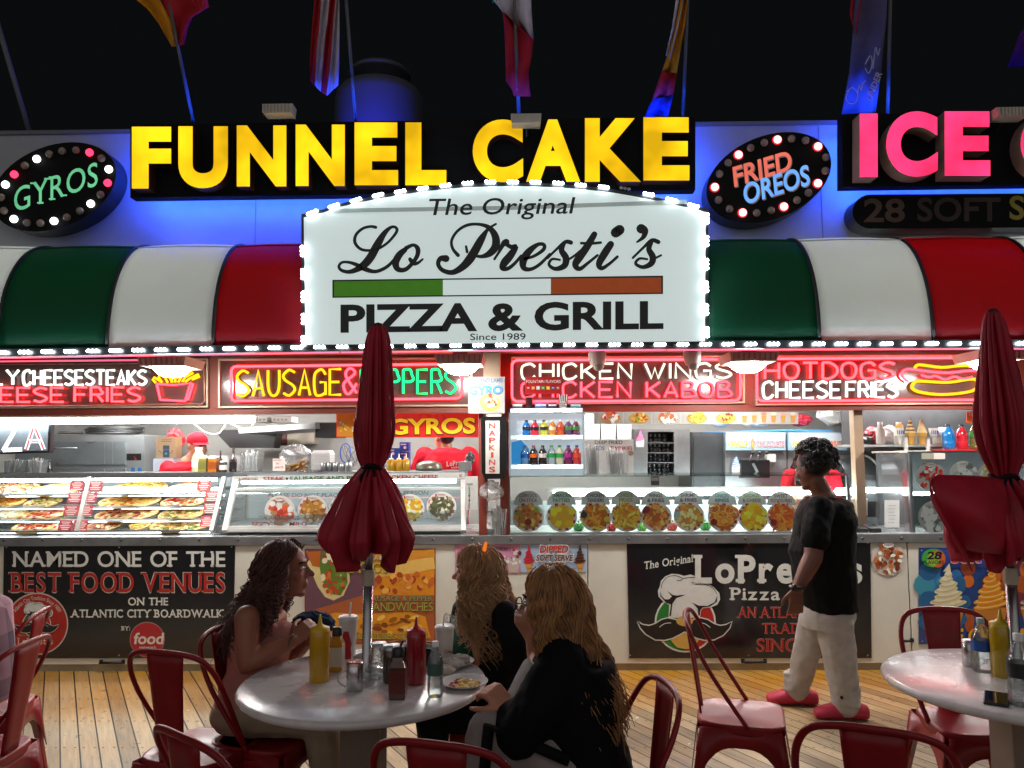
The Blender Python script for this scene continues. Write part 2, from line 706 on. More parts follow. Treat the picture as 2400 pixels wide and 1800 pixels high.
# ================================================================ the food stand (building)
XL, XR = -4.7, 4.7
BACK = 2.1                                            # depth of the back wall inside
ZC = P(1200, 1254, .0).z                              # counter rail top
ZCB = P(1200, 1275, .0).z
HY = .16                                              # the sign beam stands a little back from the counter front
ZH0 = P(1200, 966, HY).z                               # header underside
ZH1 = P(1200, 838, 0).z
ZS = P(1200, 822, -.85).z                             # soffit / awning foot
ZA = P(1200, 575, -.25).z                             # awning head
ZW = P(1200, 302, -.25).z                             # top of the upper wall
stand = T('food_stand', 'long white counter food stand with brown sign beam under a striped awning', 'food stand', (0, .3, 0))
g = B()
g.box(XL, XR, -.25, -.13, ZA - .5, ZW, mat('painted_sheet_wall', '9a9da6', .55, var=.10, scale=2.2, bump=.03))
for u in (600, 1925):                                  # sheet joints
    x, z = XZ(u, 470, -.25)
    g.box(x - .003, x + .003, -.253, -.2, ZA, ZW - .01, mat('joint_gray', '6d7078', .6))
g.obj('upper_wall', stand)
g = B()
g.box(XL, XR, -.262, -.12, ZW, ZW + .03, mat('wall_coping', '5f6068', .5))
g.obj('coping', stand)
g = B()
g.box(XL, XR, -.82, .3, ZS + .105, ZS + .13, mat('soffit_board', '8d8178', .6, var=.12))
for k in range(3):
    g.box(XL, XR, -.62 + .22 * k, -.60 + .22 * k, ZS + .09, ZS + .105, mat('soffit_batten', '6d635c', .6))
g.obj('soffit', stand)
g = B()
g.box(XL, XR, HY, HY + .10, ZH0, ZH0 + .05, BROWN)
g.box(XL, XR, HY + .012, HY + .10, ZH0 + .051, ZS + .104, BROWN)
g.obj('header_beam', stand)
post_u = ((1122, 1140), (1172, 1192))
for u0, u1 in post_u:
    g = B()
    x0, x1 = XZ(u0, 1100, .0)[0], XZ(u1, 1100, .0)[0]
    g.box(x0, x1, .005, .25, ZC, ZH0 - .001, BROWN)
    g.obj('post', stand)
g = B()
x0, x1 = XZ(1133, 880, -.01)[0], XZ(1172, 880, -.01)[0]
g.box(x0, x1, -.02, HY - .002, ZH0 - .04, ZS + .104, mat('tan_post', 'a08a72', .6, var=.1))
g.obj('post_cover', stand)
g = B()
x0, x1 = XZ(1995, 1000, .3)[0], XZ(2016, 1000, .3)[0]
g.box(x0, x1, .25, .33, ZC, ZH0, mat('tan_post', 'a08a72', .6))
g.obj('post', stand)
g = B()
INW = mat('kitchen_wall', '9c9c98', .5, var=.1, scale=2)
g.box(XL, XR, BACK, BACK + .08, 0, ZS, INW)
g.obj('back_wall', stand)
for x in (XL, XR - .08):
    g = B()
    g.box(x, x + .08, .1, BACK, 0, ZS, INW)
    g.obj('side_wall', stand)
g = B()
g.box(XL, XR, .27, BACK, ZS - .02, ZS + .02, mat('kitchen_ceiling', 'b8b8b4', .6))
g.obj('kitchen_ceiling', stand)
g = B()
g.box(XL, XR, .10, BACK, .0, .02, mat('kitchen_floor', '5b4a42', .6))
g.obj('kitchen_floor', stand)
# counter: panels, rail, top, kick board
seams = [-200, 547, 1378, 2132, 2600]
for a, b_ in zip(seams, seams[1:]):
    g = B()
    x0, x1 = XZ(a, 1400, 0)[0], XZ(b_, 1400, 0)[0]
    z0 = P(1200, 1556, 0).z
    g.box(x0 + .004, x1 - .004, 0, .05, z0, ZCB - .001, mat('counter_panel_paint', 'd4d2c6', .38, var=.07, scale=2.5, bump=.02))
    g.obj('counter_panel', stand, bev=.004)
g = B()
g.box(XL, XR, .014, .05, .0, P(1200, 1557, 0).z + .01, mat('kick_board_paint', '9a8f74', .6, var=.2, scale=6))
g.obj('kick_board', stand)
g = B()
g.box(XL, XR, -.022, .0, ZCB, ZC, STEELD)
g.obj('rail', stand, bev=.003)
g = B()
g.box(XL, XR, .0, .85, ZC - .03, ZC - .002, mat('counter_top_steel', 'c6c9ca', .3, metal=.6, var=.08))
g.obj('counter_top', stand)
g = B()
for k in range(27):
    u = 9 + k * 91.5
    x, z = XZ(u, 1266.5 - k * .22, -.022)
    c = Vector((x, -.022, z))
    g.ball(c, .011, .007, .011, mat('bolt_metal', '6b6d70', .35, metal=1), 10, 6)
g.obj('rail_bolts', stand)
for u, v in ((263, 1551), (1767, 1549), (2125, 1500)):   # black pull handles
    g = B()
    w = 26 if v > 1520 else 12
    c0, c1 = P(u - w, v, -.001), P(u + w, v, -.001)
    g.tube([c0, c0 + Vector((.005, -.03, 0)), c1 + Vector((-.005, -.03, 0)), c1], .009, BLACK, 8)
    for c in (c0, c1):
        g.box(c.x - .012, c.x + .012, -.006, .002, c.z - .014, c.z + .014, BLACK)
    g.obj('handle', stand)
# fluorescent fittings on the kitchen ceiling
for i, (x, y) in enumerate(((-3.1, 1.0), (-1.2, .9), (.5, .8), (1.9, .8), (3.3, .9))):
    t = T('ceiling_light', ['tube light over the pizza oven', 'tube light over the hood behind the awning', 'tube light above the drinks shelf', 'tube light above the two ice cream machines',
                            'tube light above the cone shelf'][i] + ' on the kitchen ceiling', 'ceiling light', (x, y, ZS - .02), 'ceiling lights inside the stand')
    g = B()
    g.box(x - .6, x + .6, y - .08, y + .08, ZS - .075, ZS - .02, WHITE)
    g.obj('housing', t)
    g = B()
    for q in (-.04, .04):
        g.tube([(x - .57, y + q, ZS - .095), (x + .57, y + q, ZS - .095)], .018, lamp('kitchen_tube', (1, .97, .93), 72), 8)
    g.obj('tube', t)

# ================================================================ awnings
A_COL = {'g': mat('green_vinyl', '00563a', .62, var=.07, scale=3, bump=.03), 'w': mat('white_vinyl', 'd6d8d4', .62, var=.06, scale=3, bump=.03),
         'r': mat('red_vinyl', '9c0f22', .62, var=.08, scale=3, bump=.03)}
for m_ in A_COL.values():                              # thin vinyl lets some light through
    nt_ = m_.node_tree
    pb_ = nt_.nodes['Principled BSDF']
    tl_ = nt_.nodes.new('ShaderNodeBsdfTranslucent')
    tl_.inputs[0].default_value = pb_.inputs['Base Color'].default_value
    ms_ = nt_.nodes.new('ShaderNodeMixShader')
    ms_.inputs[0].default_value = .6
    nt_.links.new(pb_.outputs[0], ms_.inputs[1])
    nt_.links.new(tl_.outputs[0], ms_.inputs[2])
    nt_.links.new(ms_.outputs[0], nt_.nodes['Material Output'].inputs[0])
PIPE = mat('black_piping', '111418', .5)


def awn_pt(x, t, bulge=0.):
    a = t * pi / 2
    zb, zt = ZS + .035, ZA
    y = -.255 - .60 * sin(a) ** .95
    z = zb + (zt - zb) * cos(a) ** .82
    k = bulge * sin(pi * min(1, t * 1.2)) * .5
    return Vector((x, y - k, z + bulge * (1 - t) ** 2))


def awning(x0, x1, cuts, cols, label):
    t = T('striped_awning', label, 'awning', ((x0 + x1) / 2, -.25, ZS), 'striped awnings of the stand')
    xs = [x0] + [c for c in cuts if x0 < c < x1] + [x1]
    for (a, b_), c in zip(zip(xs, xs[1:]), cols):
        g = B()
        nx, ny = 10, 18
        vs = []
        for j in range(ny + 1):
            for i in range(nx + 1):
                s_ = i / nx
                vs.append(awn_pt(a + (b_ - a) * s_, j / ny, .014 * sin(pi * s_) - .006))
        fs = [(j * (nx + 1) + i, j * (nx + 1) + i + 1, (j + 1) * (nx + 1) + i + 1, (j + 1) * (nx + 1) + i) for j in range(ny) for i in range(nx)]
        g.add(vs, fs, A_COL[c], True)
        o = g.obj('fabric_panel', t)
        o['label'] = {'g': 'dark green', 'w': 'white', 'r': 'red'}[c] + ' vinyl stripe'
        sd = o.modifiers.new('s', 'SOLIDIFY')
        sd.thickness = .0012
        g = B()                                        # sewn fold near the head
        g.tube([awn_pt(a + (b_ - a) * i / 10, .28, .014 * sin(pi * i / 10) - .002) for i in range(11)], .006, A_COL[c], 6)
        g.obj('hem', t)
    for x in xs:
        g = B()
        g.tube([awn_pt(x, j / 18, -.004) for j in range(19)], .013, PIPE, 6)
        g.obj('piping', t)
    g = B()
    for z, y in ((ZS + .22, -.36), (ZS + .5, -.33)):  # unseen tubes added inside the awning to brighten the vinyl
        g.tube([(x0 + .05, y, z), (x1 - .05, y, z)], .016, lamp('awning_fill_tube', (.95, 1, .98), 32), 8)
    g.obj('tube_light', t)
    return t


XS0, XS1 = XZ(712, 700, -.88)[0], XZ(1661, 700, -.88)[0]
awning(XL, XS0 + .02, [-4.1, -3.42, -2.70, -2.01], 'rwgwr', 'awning of red, white and green stripes beside the oval sign that reads GYROS')
awning(XS1 - .02, XR, [1.89, 2.61, 3.34, 4.1], 'gwrwg', 'awning of green, white and red stripes under the dark pill sign')

# ================================================================ LED strip along the awning foot, red neon line under it
def led_v(u):
    pts = [(-200, 829), (0, 826), (747, 813), (1200, 808), (2400, 804), (2700, 803)]
    for (a, va), (b_, vb) in zip(pts, pts[1:]):
        if u <= b_:
            return va + (vb - va) * (u - a) / (b_ - a)
    return 803


LED = lamp('white_led', (.80, .93, 1.0), 46)
YL = -.885


def led_module(parent, u, v, du, dv, Y, m=LED):
    """three round diodes in a clear moulding; du,dv = direction in the picture"""
    g = B()
    for k in (-1, 0, 1):
        c = P(u + k * du, v + k * dv, Y)
        g.ball(c, .0125, .009, .0105, m, 8, 5)
    return g.obj('led_module', parent)


strip = T('led_light_strip', 'row of bright white LED clusters along the whole foot of the striped awning', 'light strip', P(1200, 808, YL))
g = B()
for k in range(24):
    u0, u1 = -150 + k * 112.5, -150 + (k + 1) * 112.5
    a, b_ = P(u0, led_v(u0) + 1, YL), P(u1, led_v(u1) + 1, YL)
    g.bar(a + Vector((0, .022, 0)), b_ + Vector((0, .022, 0)), .04, .05, mat('led_channel', '17191d', .35, var=.2))
g.obj('channel', strip)
for k in range(46):
    u = 3 + k * 53.25
    led_module(strip, u, led_v(u), 9.3, -.1, YL - .012)
line = T('neon_line', 'thin pink-red neon tube running under the white LED row', 'neon tube', P(1200, 822, -.8))
g = B()
NR = lamp('neon_pink_line', (1, .10, .19), 2.6)
for u0, u1 in ((-100, 795), (800, 1560), (1565, 2500)):
    g.ptube([(u, led_v(u) + 12.5) for u in (u0, (u0 + u1) / 2, u1)], -.80, .0075, NR)
g.ptube([(-100, 848), (350, 844)], -.5, .006, lamp('neon_pink_dim', (1, .10, .19), 1.4))
g.obj('tube', line)
g = B()
for k in range(20):
    u = 40 + k * 120
    p = P(u, led_v(u) + 12.5, -.80)
    g.box(p.x - .008, p.x + .008, -.81, -.79, p.z, ZS + .105, mat('clip_gray', '77716c', .5))
g.obj('clips', line)

# ================================================================ big letter signs
YEL_ = lamp('yellow_letter_face', (1.0, .57, .008), 1.0, uneven=.38, scale=3.2)
PINK = lamp('pink_letter_face', (1.0, .035, .14), 1.25, uneven=.35, scale=4)
BLUE = lamp('blue_led_strip', (.022, .085, 1.0), 125)
BOXM = mat('sign_box_black', '08080c', .78, var=.2)


def blue_back(t, x0, x1, z0, z1, y):
    """LED strips glued to the rear rim of a sign box, shining on the wall behind"""
    g = B()
    for z, q in ((z0 + .012, .006), (z1 - .03, .002)):
        g.box(x0 + .03, x1 - .03, y - .004, y + .014, z - q, z + q, BLUE)
    for x in (x0 + .06, x1 - .06):
        g.box(x - .006, x + .006, y - .004, y + .014, z0 + .05, z1 - .05, BLUE)
    g.obj('blue_light_strip', t)


def letter_sign(label, u0, v0, u1, v1, letters, face, side, dep):
    YB = -.49
    p0, p1 = P(u0, v1, YB), P(u1, v0, YB)
    t = T('letter_sign', label, 'sign', ((p0.x + p1.x) / 2, YB, p0.z))
    g = B()
    g.prism([(u0, v0[0] if isinstance(v0, tuple) else v0), (u0, v1), (u1, v1 - (u1 - u0) * .0135), (u1, v0 - (u1 - u0) * .0135)], YB, YB + .09, BOXM)
    g.obj('backing', t)
    blue_back(t, p0.x, P(u1, v1 - (u1 - u0) * .0135, YB).x, p0.z + .01, p1.z, YB + .09)
    for c, a, b_, q, w in letters:
        g = B()
        g.letter3d(c, a, b_, q, w, YB - dep, dep - .001, face, side, .050)
        g.obj('letter', t)
    return t


letter_sign('long sign of glowing yellow letters reading FUNNEL CAKE above the white arch', 305, 292, 1630, 463,
            [('F', 309, 297, 401, 442), ('U', 418, 296, 534, 441), ('N', 555, 294, 671, 437), ('N', 693, 292, 808, 436), ('E', 831, 287, 933, 434), ('L', 950, 287, 1046, 434),
             ('C', 1108, 280, 1226, 427), ('A', 1233, 280, 1360, 426), ('K', 1371, 277, 1502, 426), ('E', 1508, 275, 1616, 423)], YEL_, mat('letter_return_maroon', '3a1414', .5), .09)
letter_sign('sign of deep glowing pink letters reading ICE C beside the oval FRIED OREOS sign', 1974, 268, 2560, 438,
            [('I', 2015, 266, 2057, 415), ('C', 2077, 261, 2198, 414), ('E', 2214, 261, 2321, 412), ('C', 2392, 260, 2515, 411)], PINK, mat('letter_return_cream', 'a98f86', .5), .12)

# ---------------------------------------------------------------- oval bulb signs
def oval_sign(label, cu, cv, ru, rv, tilt, bulbs, lit, texts):
    YO = -.42
    t = T('oval_sign', label, 'sign', P(cu, cv, YO))
    pts = []
    for i in range(48):
        a = 2 * pi * i / 48
        x, y = ru * cos(a), rv * sin(a)
        pts.append((cu + x * cos(tilt) - y * sin(tilt), cv + x * sin(tilt) + y * cos(tilt)))
    g = B()
    g.prism(pts, YO, -.26, mat('sign_face_black', '07080a', .75, var=.2), mat('sign_side_dark', '1a1b22', .5))
    g.obj('face', t)
    for (u, v), k in zip(bulbs, lit):
        g = B()
        c = P(u, v, YO - .012)
        m = {'w': lamp('bulb_white', (.95, 1, .93), 3.2), 'r': lamp('bulb_red', (1, .03, .09), 2.6), 'R': lamp('bulb_hot_red', (1, .42, .40), 3.0), 'o': mat('bulb_off', '8f7f78', .25, var=.15, scale=20)}[k]
        g.ball(c, .0275, .022, .0275, m, 12, 8)
        if k == 'R':
            g.add([c + Vector((.036 * cos(a), .010, .036 * sin(a))) for a in [2 * pi * j / 14 for j in range(14)]], [tuple(range(14))], lamp('bulb_ring_red', (1, .02, .04), .8))
        g.obj('bulb', t)
    for fn in texts:
        g = B()
        fn(g, YO - .004)
        g.obj('lettering', t)
    return t


A_ = lambda pts: [(x * .3617, y * .3617) for x, y in pts]
C_ = lambda pts: [(1600 + x * .3617, y * .3617) for x, y in pts]
MINT = lamp('mint_letters', (.16, .62, .30), .75, uneven=.2)
oval_sign('black oval sign ringed with white and red bulbs reading GYROS in mint letters', 126, 438, 152, 96, rad(-21),
          A_([(238, 1030), (320, 998), (403, 979), (493, 973), (580, 988), (658, 1025), (705, 1097), (698, 1185), (652, 1261), (588, 1320), (518, 1367), (434, 1408), (350, 1432), (262, 1446), (175, 1444),
              (90, 1419), (25, 1365), (8, 1280), (35, 1196), (92, 1130), (160, 1073)]), 'wooo' + 'r' + 'o' + 'w' + 'r' + 'o' + 'w' + 'oo' + 'w' + 'oo' + 'w' + 'oo' + 'w' + 'r' + 'o',
          [lambda g, Y: g.serif('GYROS', 33, 497, 229, 55, Y, MINT, .004, dv=-63, slab=.07)])
SALM, SKYB = lamp('salmon_letters', (1, .20, .13), .72, uneven=.15), lamp('sky_letters', (.16, .42, 1), .85, uneven=.15)

OUTL = lamp('thin_outline', (.5, .32, .3), .3)


def oreos(g, Y):
    g.text('FRIED', 1721, 437, 1857, 45, Y, SALM, .02, dv=-41, it=-.1)
    g.text('FRIED', 1723, 439, 1859, 45, Y + .002, OUTL, .028, dv=-41, it=-.1)


def oreos2(g, Y):
    g.text('OREOS', 1745, 479, 1899, 47, Y, SKYB, .02, dv=-47, it=-.1)
    g.text('OREOS', 1747, 481, 1901, 47, Y + .002, OUTL, .028, dv=-47, it=-.1)


oval_sign('black oval sign ringed with red bulbs reading FRIED OREOS in salmon and blue', 1802, 416, 153, 97, rad(-22),
          C_([(615, 904), (706, 899), (796, 910), (878, 948), (929, 1020), (924, 1107), (877, 1187), (815, 1249), (741, 1297), (657, 1338), (573, 1364), (480, 1380), (390, 1377), (303, 1354), (232, 1296),
              (209, 1212), (239, 1127), (294, 1056), (363, 1002), (441, 958), (528, 925)]), 'RooRooRooRooRooRooRoo', [oreos, oreos2])
# pill sign
t = T('pill_sign', 'unlit dark pill-shaped sign reading 28 SOFT S under the pink letters', 'sign', P(2300, 530, -.42))
g = B()
pill = [(2040 + 42 * cos(a), 496 + 40 * sin(a)) for a in [rad(90 + 15 * k) for k in range(13)]] + [(2560, 452), (2560, 532)]
g.prism(pill, -.42, -.27, mat('sign_face_black', '07080a', .3), mat('sign_side_dark', '1a1b22', .5))
g.obj('face', t)
g = B()
g.text('28', 2025, 519, 2121, 53, -.424, mat('dim_letter', '4a3226', .6), .022)
g.obj('lettering', t)
g = B()
g.text('SOFT', 2150, 517, 2345, 54, -.424, mat('dim_letter_dark', '2a1613', .6), .022)
g.obj('lettering', t)
g = B()
g.text('SERVE', 2366, 513, 2580, 54, -.424, mat('dim_letter_yellow', '8a7d12', .5), .022)
g.obj('lettering', t)

# ================================================================ white arch sign
YC = -.90
arch = [(706, 502), (755, 491), (806, 475), (871, 461), (936, 449), (1001, 440), (1079, 432), (1149, 429), (1202, 428), (1310, 431), (1387, 438), (1439, 444), (1491, 453), (1569, 469), (1641, 485), (1660, 490)]
sign = T('arch_sign', 'large white arched sign with black script lettering and a tricolour bar, edged with LEDs', 'sign', P(1190, 812, YC))
g = B()
g.prism(arch + [(1659, 806), (709, 814)], YC, YC + .16, mat('sign_frame_dark', '16181c', .4))
g.obj('cabinet', sign)
g = B()
inner = [(u + (6 if u < 1190 else -6) * (1 if i in (0, len(arch) - 1) else 0), v + 8) for i, (u, v) in enumerate(arch)]
FACE = mat('backlit_panel', 'cfdcda', .35, var=.035, scale=2.2, stretch=(1, 1, 5), e=.50, ec='d3e4e2')
g.px(inner + [(1652, 800), (716, 808)], YC - .004, FACE)
g.stroke([(780, 494), (1200, 487), (1610, 473)], 10, YC - .0055, mat('panel_joint', 'a3aeab', .4, e=.30, ec='9fadaa'), ends=False)
g.obj('panel', sign)
BK = mat('worn_black_vinyl', '0e1010', .35, var=.5, scale=40)
g = B()
g.text('The Original', 999, 504, 1341, 38, YC - .008, BK, .008, dv=-4, it=.2)
c1 = lambda L: [(690 + x * .2592, 400 + y * .2592) for x, y in L]
c2 = lambda L: [(1180 + x * .2592, 400 + y * .2592) for x, y in L]
Q = .2592
YT = YC - .008


def brush(fn, pts, w, k=[0]):
    k[0] += 1
    g.stroke(fn(pts), [x * Q for x in w], YT - .00012 * k[0], BK, 5)


brush(c1, [(735, 512), (690, 505), (620, 522), (560, 575), (545, 640), (580, 695), (640, 720), (740, 712), (830, 662), (895, 595), (928, 540), (910, 510), (868, 515), (810, 570), (750, 670), (690, 780), (630, 850), (560, 895), (490, 915),
           (425, 900), (402, 865), (430, 830), (490, 828), (560, 850), (640, 890), (720, 912), (790, 895), (860, 850), (930, 770)],
      [30, 26, 26, 28, 30, 28, 26, 24, 24, 26, 28, 26, 30, 50, 72, 76, 70, 50, 36, 30, 26, 24, 26, 36, 44, 34, 32, 30, 26])
brush(c1, [(1000, 715), (950, 760), (915, 830), (935, 890), (1000, 895), (1060, 845), (1110, 770), (1115, 705), (1075, 672), (1010, 700)], [46, 62, 66, 50, 40, 36, 40, 44, 30, 40])
brush(c1, [(1045, 800), (1075, 835), (1115, 835), (1160, 800)], [34, 44, 28, 18])
brush(c1, [(1480, 765), (1432, 705), (1422, 630), (1475, 545), (1565, 492), (1670, 485), (1760, 515), (1815, 590), (1820, 680), (1770, 745), (1700, 775), (1630, 770)], [34, 28, 26, 26, 28, 28, 44, 66, 74, 62, 36, 22])
brush(c1, [(1822, 482), (1750, 530), (1690, 620), (1635, 720), (1585, 800), (1520, 870), (1430, 920), (1340, 900), (1300, 845), (1320, 795), (1370, 795)], [20, 28, 66, 78, 80, 66, 48, 40, 40, 46, 66])
brush(c1, [(1552, 685), (1562, 735)], [22, 26])
brush(c2, [(-82, 800), (-40, 735), (0, 660), (25, 645)], [22, 26, 48, 60])
brush(c2, [(20, 660), (70, 690), (110, 690), (60, 770), (10, 830), (-10, 880), (40, 885), (100, 840), (160, 770)], [40, 40, 50, 70, 72, 50, 36, 30, 26])
brush(c2, [(170, 800), (270, 775), (360, 715), (365, 670), (310, 668), (230, 730), (180, 810), (185, 880), (250, 890), (330, 845), (420, 755)], [26, 28, 34, 34, 36, 62, 70, 50, 34, 30, 26])
brush(c2, [(400, 790), (480, 710), (560, 645), (610, 650)], [22, 24, 36, 40])
brush(c2, [(545, 660), (525, 720), (565, 790), (550, 860), (470, 888), (412, 850), (440, 800), (510, 806)], [40, 52, 62, 56, 38, 28, 24, 20])
brush(c2, [(570, 815), (640, 770), (700, 720)], [20, 22, 22])
brush(c2, [(822, 575), (760, 680), (690, 780), (650, 850), (690, 888), (770, 830), (850, 765)], [54, 66, 72, 60, 40, 28, 24])
brush(c2, [(702, 655), (790, 658), (880, 650)], [24, 26, 24])
brush(c2, [(970, 665), (920, 740), (865, 840), (890, 882), (960, 840), (1030, 778)], [62, 70, 60, 40, 28, 26])
brush(c2, [(1015, 560), (1050, 535)], [92, 92])
brush(c2, [(1245, 525), (1278, 545), (1265, 600), (1208, 645)], [88, 66, 40, 18])
brush(c2, [(1170, 788), (1260, 700), (1340, 630), (1400, 645)], [22, 24, 36, 40])
brush(c2, [(1335, 650), (1315, 710), (1350, 780), (1335, 840), (1260, 872), (1195, 840), (1230, 795), (1300, 800)], [40, 50, 60, 54, 36, 28, 24, 20])
brush(c2, [(1355, 800), (1425, 765)], [20, 20])
g.text('PIZZA & GRILL', 798, 777, 1555, 63, YT, BK, .034, dv=-9)
g.text('Since 1989', 1102, 797, 1232, 15, YT, BK, .006, dv=-1)
g.obj('lettering', sign)
g = B()
g.px([(779, 656), (779, 698), (1554, 689), (1554, 646)], YT, BK)
g.px([(783, 659.5), (783, 695), (1038, 692), (1038, 656)], YT - .002, mat('bar_green', '4f9e17', .4, e=.16, ec='4f9e17'))
g.px([(1038, 656), (1038, 692), (1291, 689), (1291, 653)], YT - .002, FACE)
g.px([(1291, 653), (1291, 689), (1550, 686), (1550, 650)], YT - .002, mat('bar_orange', 'c4561a', .4, e=.16, ec='c4561a'))
g.obj('tricolour_bar', sign)
for (x, y) in [(160, 378), (355, 318), (555, 265), (755, 220), (957, 187), (1160, 158), (1365, 130), (1567, 110), (1770, 100)]:
    u, v = c1([(x, y)])[0]
    led_module(sign, u, v, 8.6, -2.2 * (1770 - x) / 1000, YC - .012)
for (x, y) in [(85, 100), (290, 102), (495, 110), (700, 128), (908, 147), (1100, 160), (1315, 212), (1520, 262), (1720, 315)]:
    u, v = c2([(x, y)])[0]
    led_module(sign, u, v, 8.6, 2.3 * x / 1700, YC - .012, mat('dead_led', '9aa6ad', .3) if x == 1100 else LED)
for x, y in [(70, 725), (75, 935), (78, 1140), (80, 1340), (78, 1540)]:
    u, v = c1([(x, y)])[0]
    led_module(sign, u, v, .2, 9, YC - .012)
for x, y in [(1843, 430), (1840, 635), (1840, 845), (1838, 1050), (1838, 1255), (1843, 1460)]:
    u, v = c2([(x, y)])[0]
    led_module(sign, u, v, .2, 9, YC - .012)

# ================================================================ neon window signs under the soffit
NW, NRD, NPK = lamp('neon_white', (.92, 1, .95), 1.5), lamp('neon_red', (1, .022, .028), 11), lamp('neon_pink', (1, .022, .034), 10)
NY, NG = lamp('neon_yellow', (1, .46, .01), 1.9), lamp('neon_green', (.015, 1, .26), 1.8)
NRB = lamp('neon_red_border', (1, .018, .025), 15)
NOFF = mat('unlit_tube', '8a5a4c', .25, var=.1)
NPAN = mat('sign_back_brown', '4a3a36', .16, var=.15, scale=4, coat=.3)
NFR = mat('sign_frame_cream', 'a69a86', .4, metal=.4, var=.1)
RT = .0092
e1 = lambda L: [(x * .2712, 800 + y * .2712) for x, y in L]
e2 = lambda L: [(500 + x * .2712, 800 + y * .2712) for x, y in L]
e3 = lambda L: [(1000 + x * .2712, 800 + y * .2712) for x, y in L]
e4 = lambda L: [(1400 + x * .2712, 800 + y * .2712) for x, y in L]
e5 = lambda L: [(1800 + x * .2712, 800 + y * .2712) for x, y in L]


def neon_panel(label, u0, v0, u1, v1, dv):
    p = P((u0 + u1) / 2, v1, 0)
    t = T('neon_sign', label, 'neon sign', (p.x, HY - .02, p.z), 'neon signs above the counter')
    g = B()
    fw = 4
    a, b_ = [(u0, v0), (u0, v1), (u1, v1 + dv), (u1, v0 + dv)], [(u0 + fw, v0 + fw), (u0 + fw, v1 - fw), (u1 - fw, v1 + dv - fw), (u1 - fw, v0 + dv + fw)]
    for i in range(4):
        j = (i + 1) % 4
        g.prism([a[i], a[j], b_[j], b_[i]], HY - .03, HY + .01, NFR)
    g.obj('frame', t)
    g = B()
    g.prism(b_, HY - .008, HY + .008, NPAN)
    g.obj('panel', t)
    return t


def rrect(u0, v0, u1, v1, r, dv=0.):
    pts = []
    for cu, cv, a0 in ((u1 - r, v0 + r, -90), (u1 - r, v1 - r, 0), (u0 + r, v1 - r, 90), (u0 + r, v0 + r, 180)):
        for k in range(5):
            a = rad(a0 + 22.5 * k)
            u = cu + r * cos(a)
            pts.append((u, cv + r * sin(a) + dv * (u - u0) / (u1 - u0)))
    return pts


YN = HY - .042
t = neon_panel('neon sign reading CHEESESTEAKS in white over CHEESE FRIES in red with a fries box', -150, 843, 487, 958, -3)
g = B()
g.neon('PHILLY', -150, 901.5, 44, 34, YN, RT * 1.15, NW)
g.obj('white_lettering', t)
g = B()
g.neon('CHEESESTEAKS', 55, 902, 342, 34, YN, RT * 1.15, NW)
g.obj('white_lettering', t)
g = B()
g.neon('CHEESE', -77, 942, 148, 33, YN, RT, NRD)
g.obj('red_lettering', t)
g = B()
g.neon('FRIES', 175, 941, 328, 33, YN, RT, NRD)
g.obj('red_lettering', t)
g = B()
g.ptube(e1([(1355, 368), (1385, 505), (1600, 518), (1645, 362), (1500, 378), (1355, 368)]), YN, RT, NPK)
g.ptube(e1([(1645, 362), (1668, 368), (1625, 505), (1600, 505)]), YN, RT, NPK)
g.obj('neon_box', t)
g = B()
for L in ([(1345, 358), (1320, 330), (1330, 310), (1395, 350)], [(1400, 355), (1370, 310), (1385, 290), (1420, 260), (1440, 270), (1405, 310)], [(1450, 358), (1430, 320), (1455, 295), (1490, 355)],
          [(1485, 355), (1485, 275), (1510, 275), (1515, 355)], [(1540, 355), (1575, 290), (1650, 255), (1668, 272), (1600, 310), (1575, 350)], [(1600, 352), (1640, 320), (1715, 285), (1725, 305), (1660, 330)]):
    g.ptube(e1(L), YN, RT, NY)
g.obj('neon_fries', t)
g = B()
g.ptube([(-150, 854), (468, 851), (478, 857), (480, 940), (472, 947), (-150, 951)], YN, .007, NOFF)
g.obj('unlit_border', t)

t = neon_panel('neon sign reading SAUSAGE in yellow and PEPPERS in green, half behind the closed umbrella', 511, 841, 1107, 956, -4)
g = B()
g.neon('SAUSAGE', 556, 929, 799, 60, YN, RT * 1.1, NY, dv=-4)
g.obj('yellow_lettering', t)
g = B()
g.neon('&', 806, 921, 836, 56, YN, RT * 1.1, NPK)
g.obj('pink_ampersand', t)
g = B()
g.neon('PEPPERS', 846, 923, 1068, 56, YN, RT * 1.1, NG, dv=-1)
g.obj('green_lettering', t)
g = B()
g.ptube(rrect(542, 859, 1082, 940, 12, -6), YN, RT, NRB, closed=True)
g.obj('red_border', t)

t = neon_panel('neon sign reading CHICKEN WINGS in white over CHICKEN KABOB in pink', 1198, 836, 1746, 948, -3)
g = B()
g.neon('CHICKEN', 1223, 888, 1480, 35, YN, RT * 1.1, lamp('neon_cream', (1, 1, .80), 1.3), dv=-1)
g.obj('white_lettering', t)
g = B()
g.neon('WINGS', 1512, 887, 1713, 35, YN, RT * 1.1, lamp('neon_cream', (1, 1, .80), 1.3), dv=-1)
g.obj('white_lettering', t)
g = B()
g.neon('CHICKEN', 1223, 931, 1478, 36, YN, RT, NPK)
g.obj('pink_lettering', t)
g = B()
g.neon('KABOB', 1516, 930.5, 1713, 35, YN, RT, NPK)
g.obj('pink_lettering', t)
g = B()
g.ptube(rrect(1200, 844, 1735, 941, 14, -2), YN, RT * 1.1, NRB, closed=True)
g.obj('red_border', t)

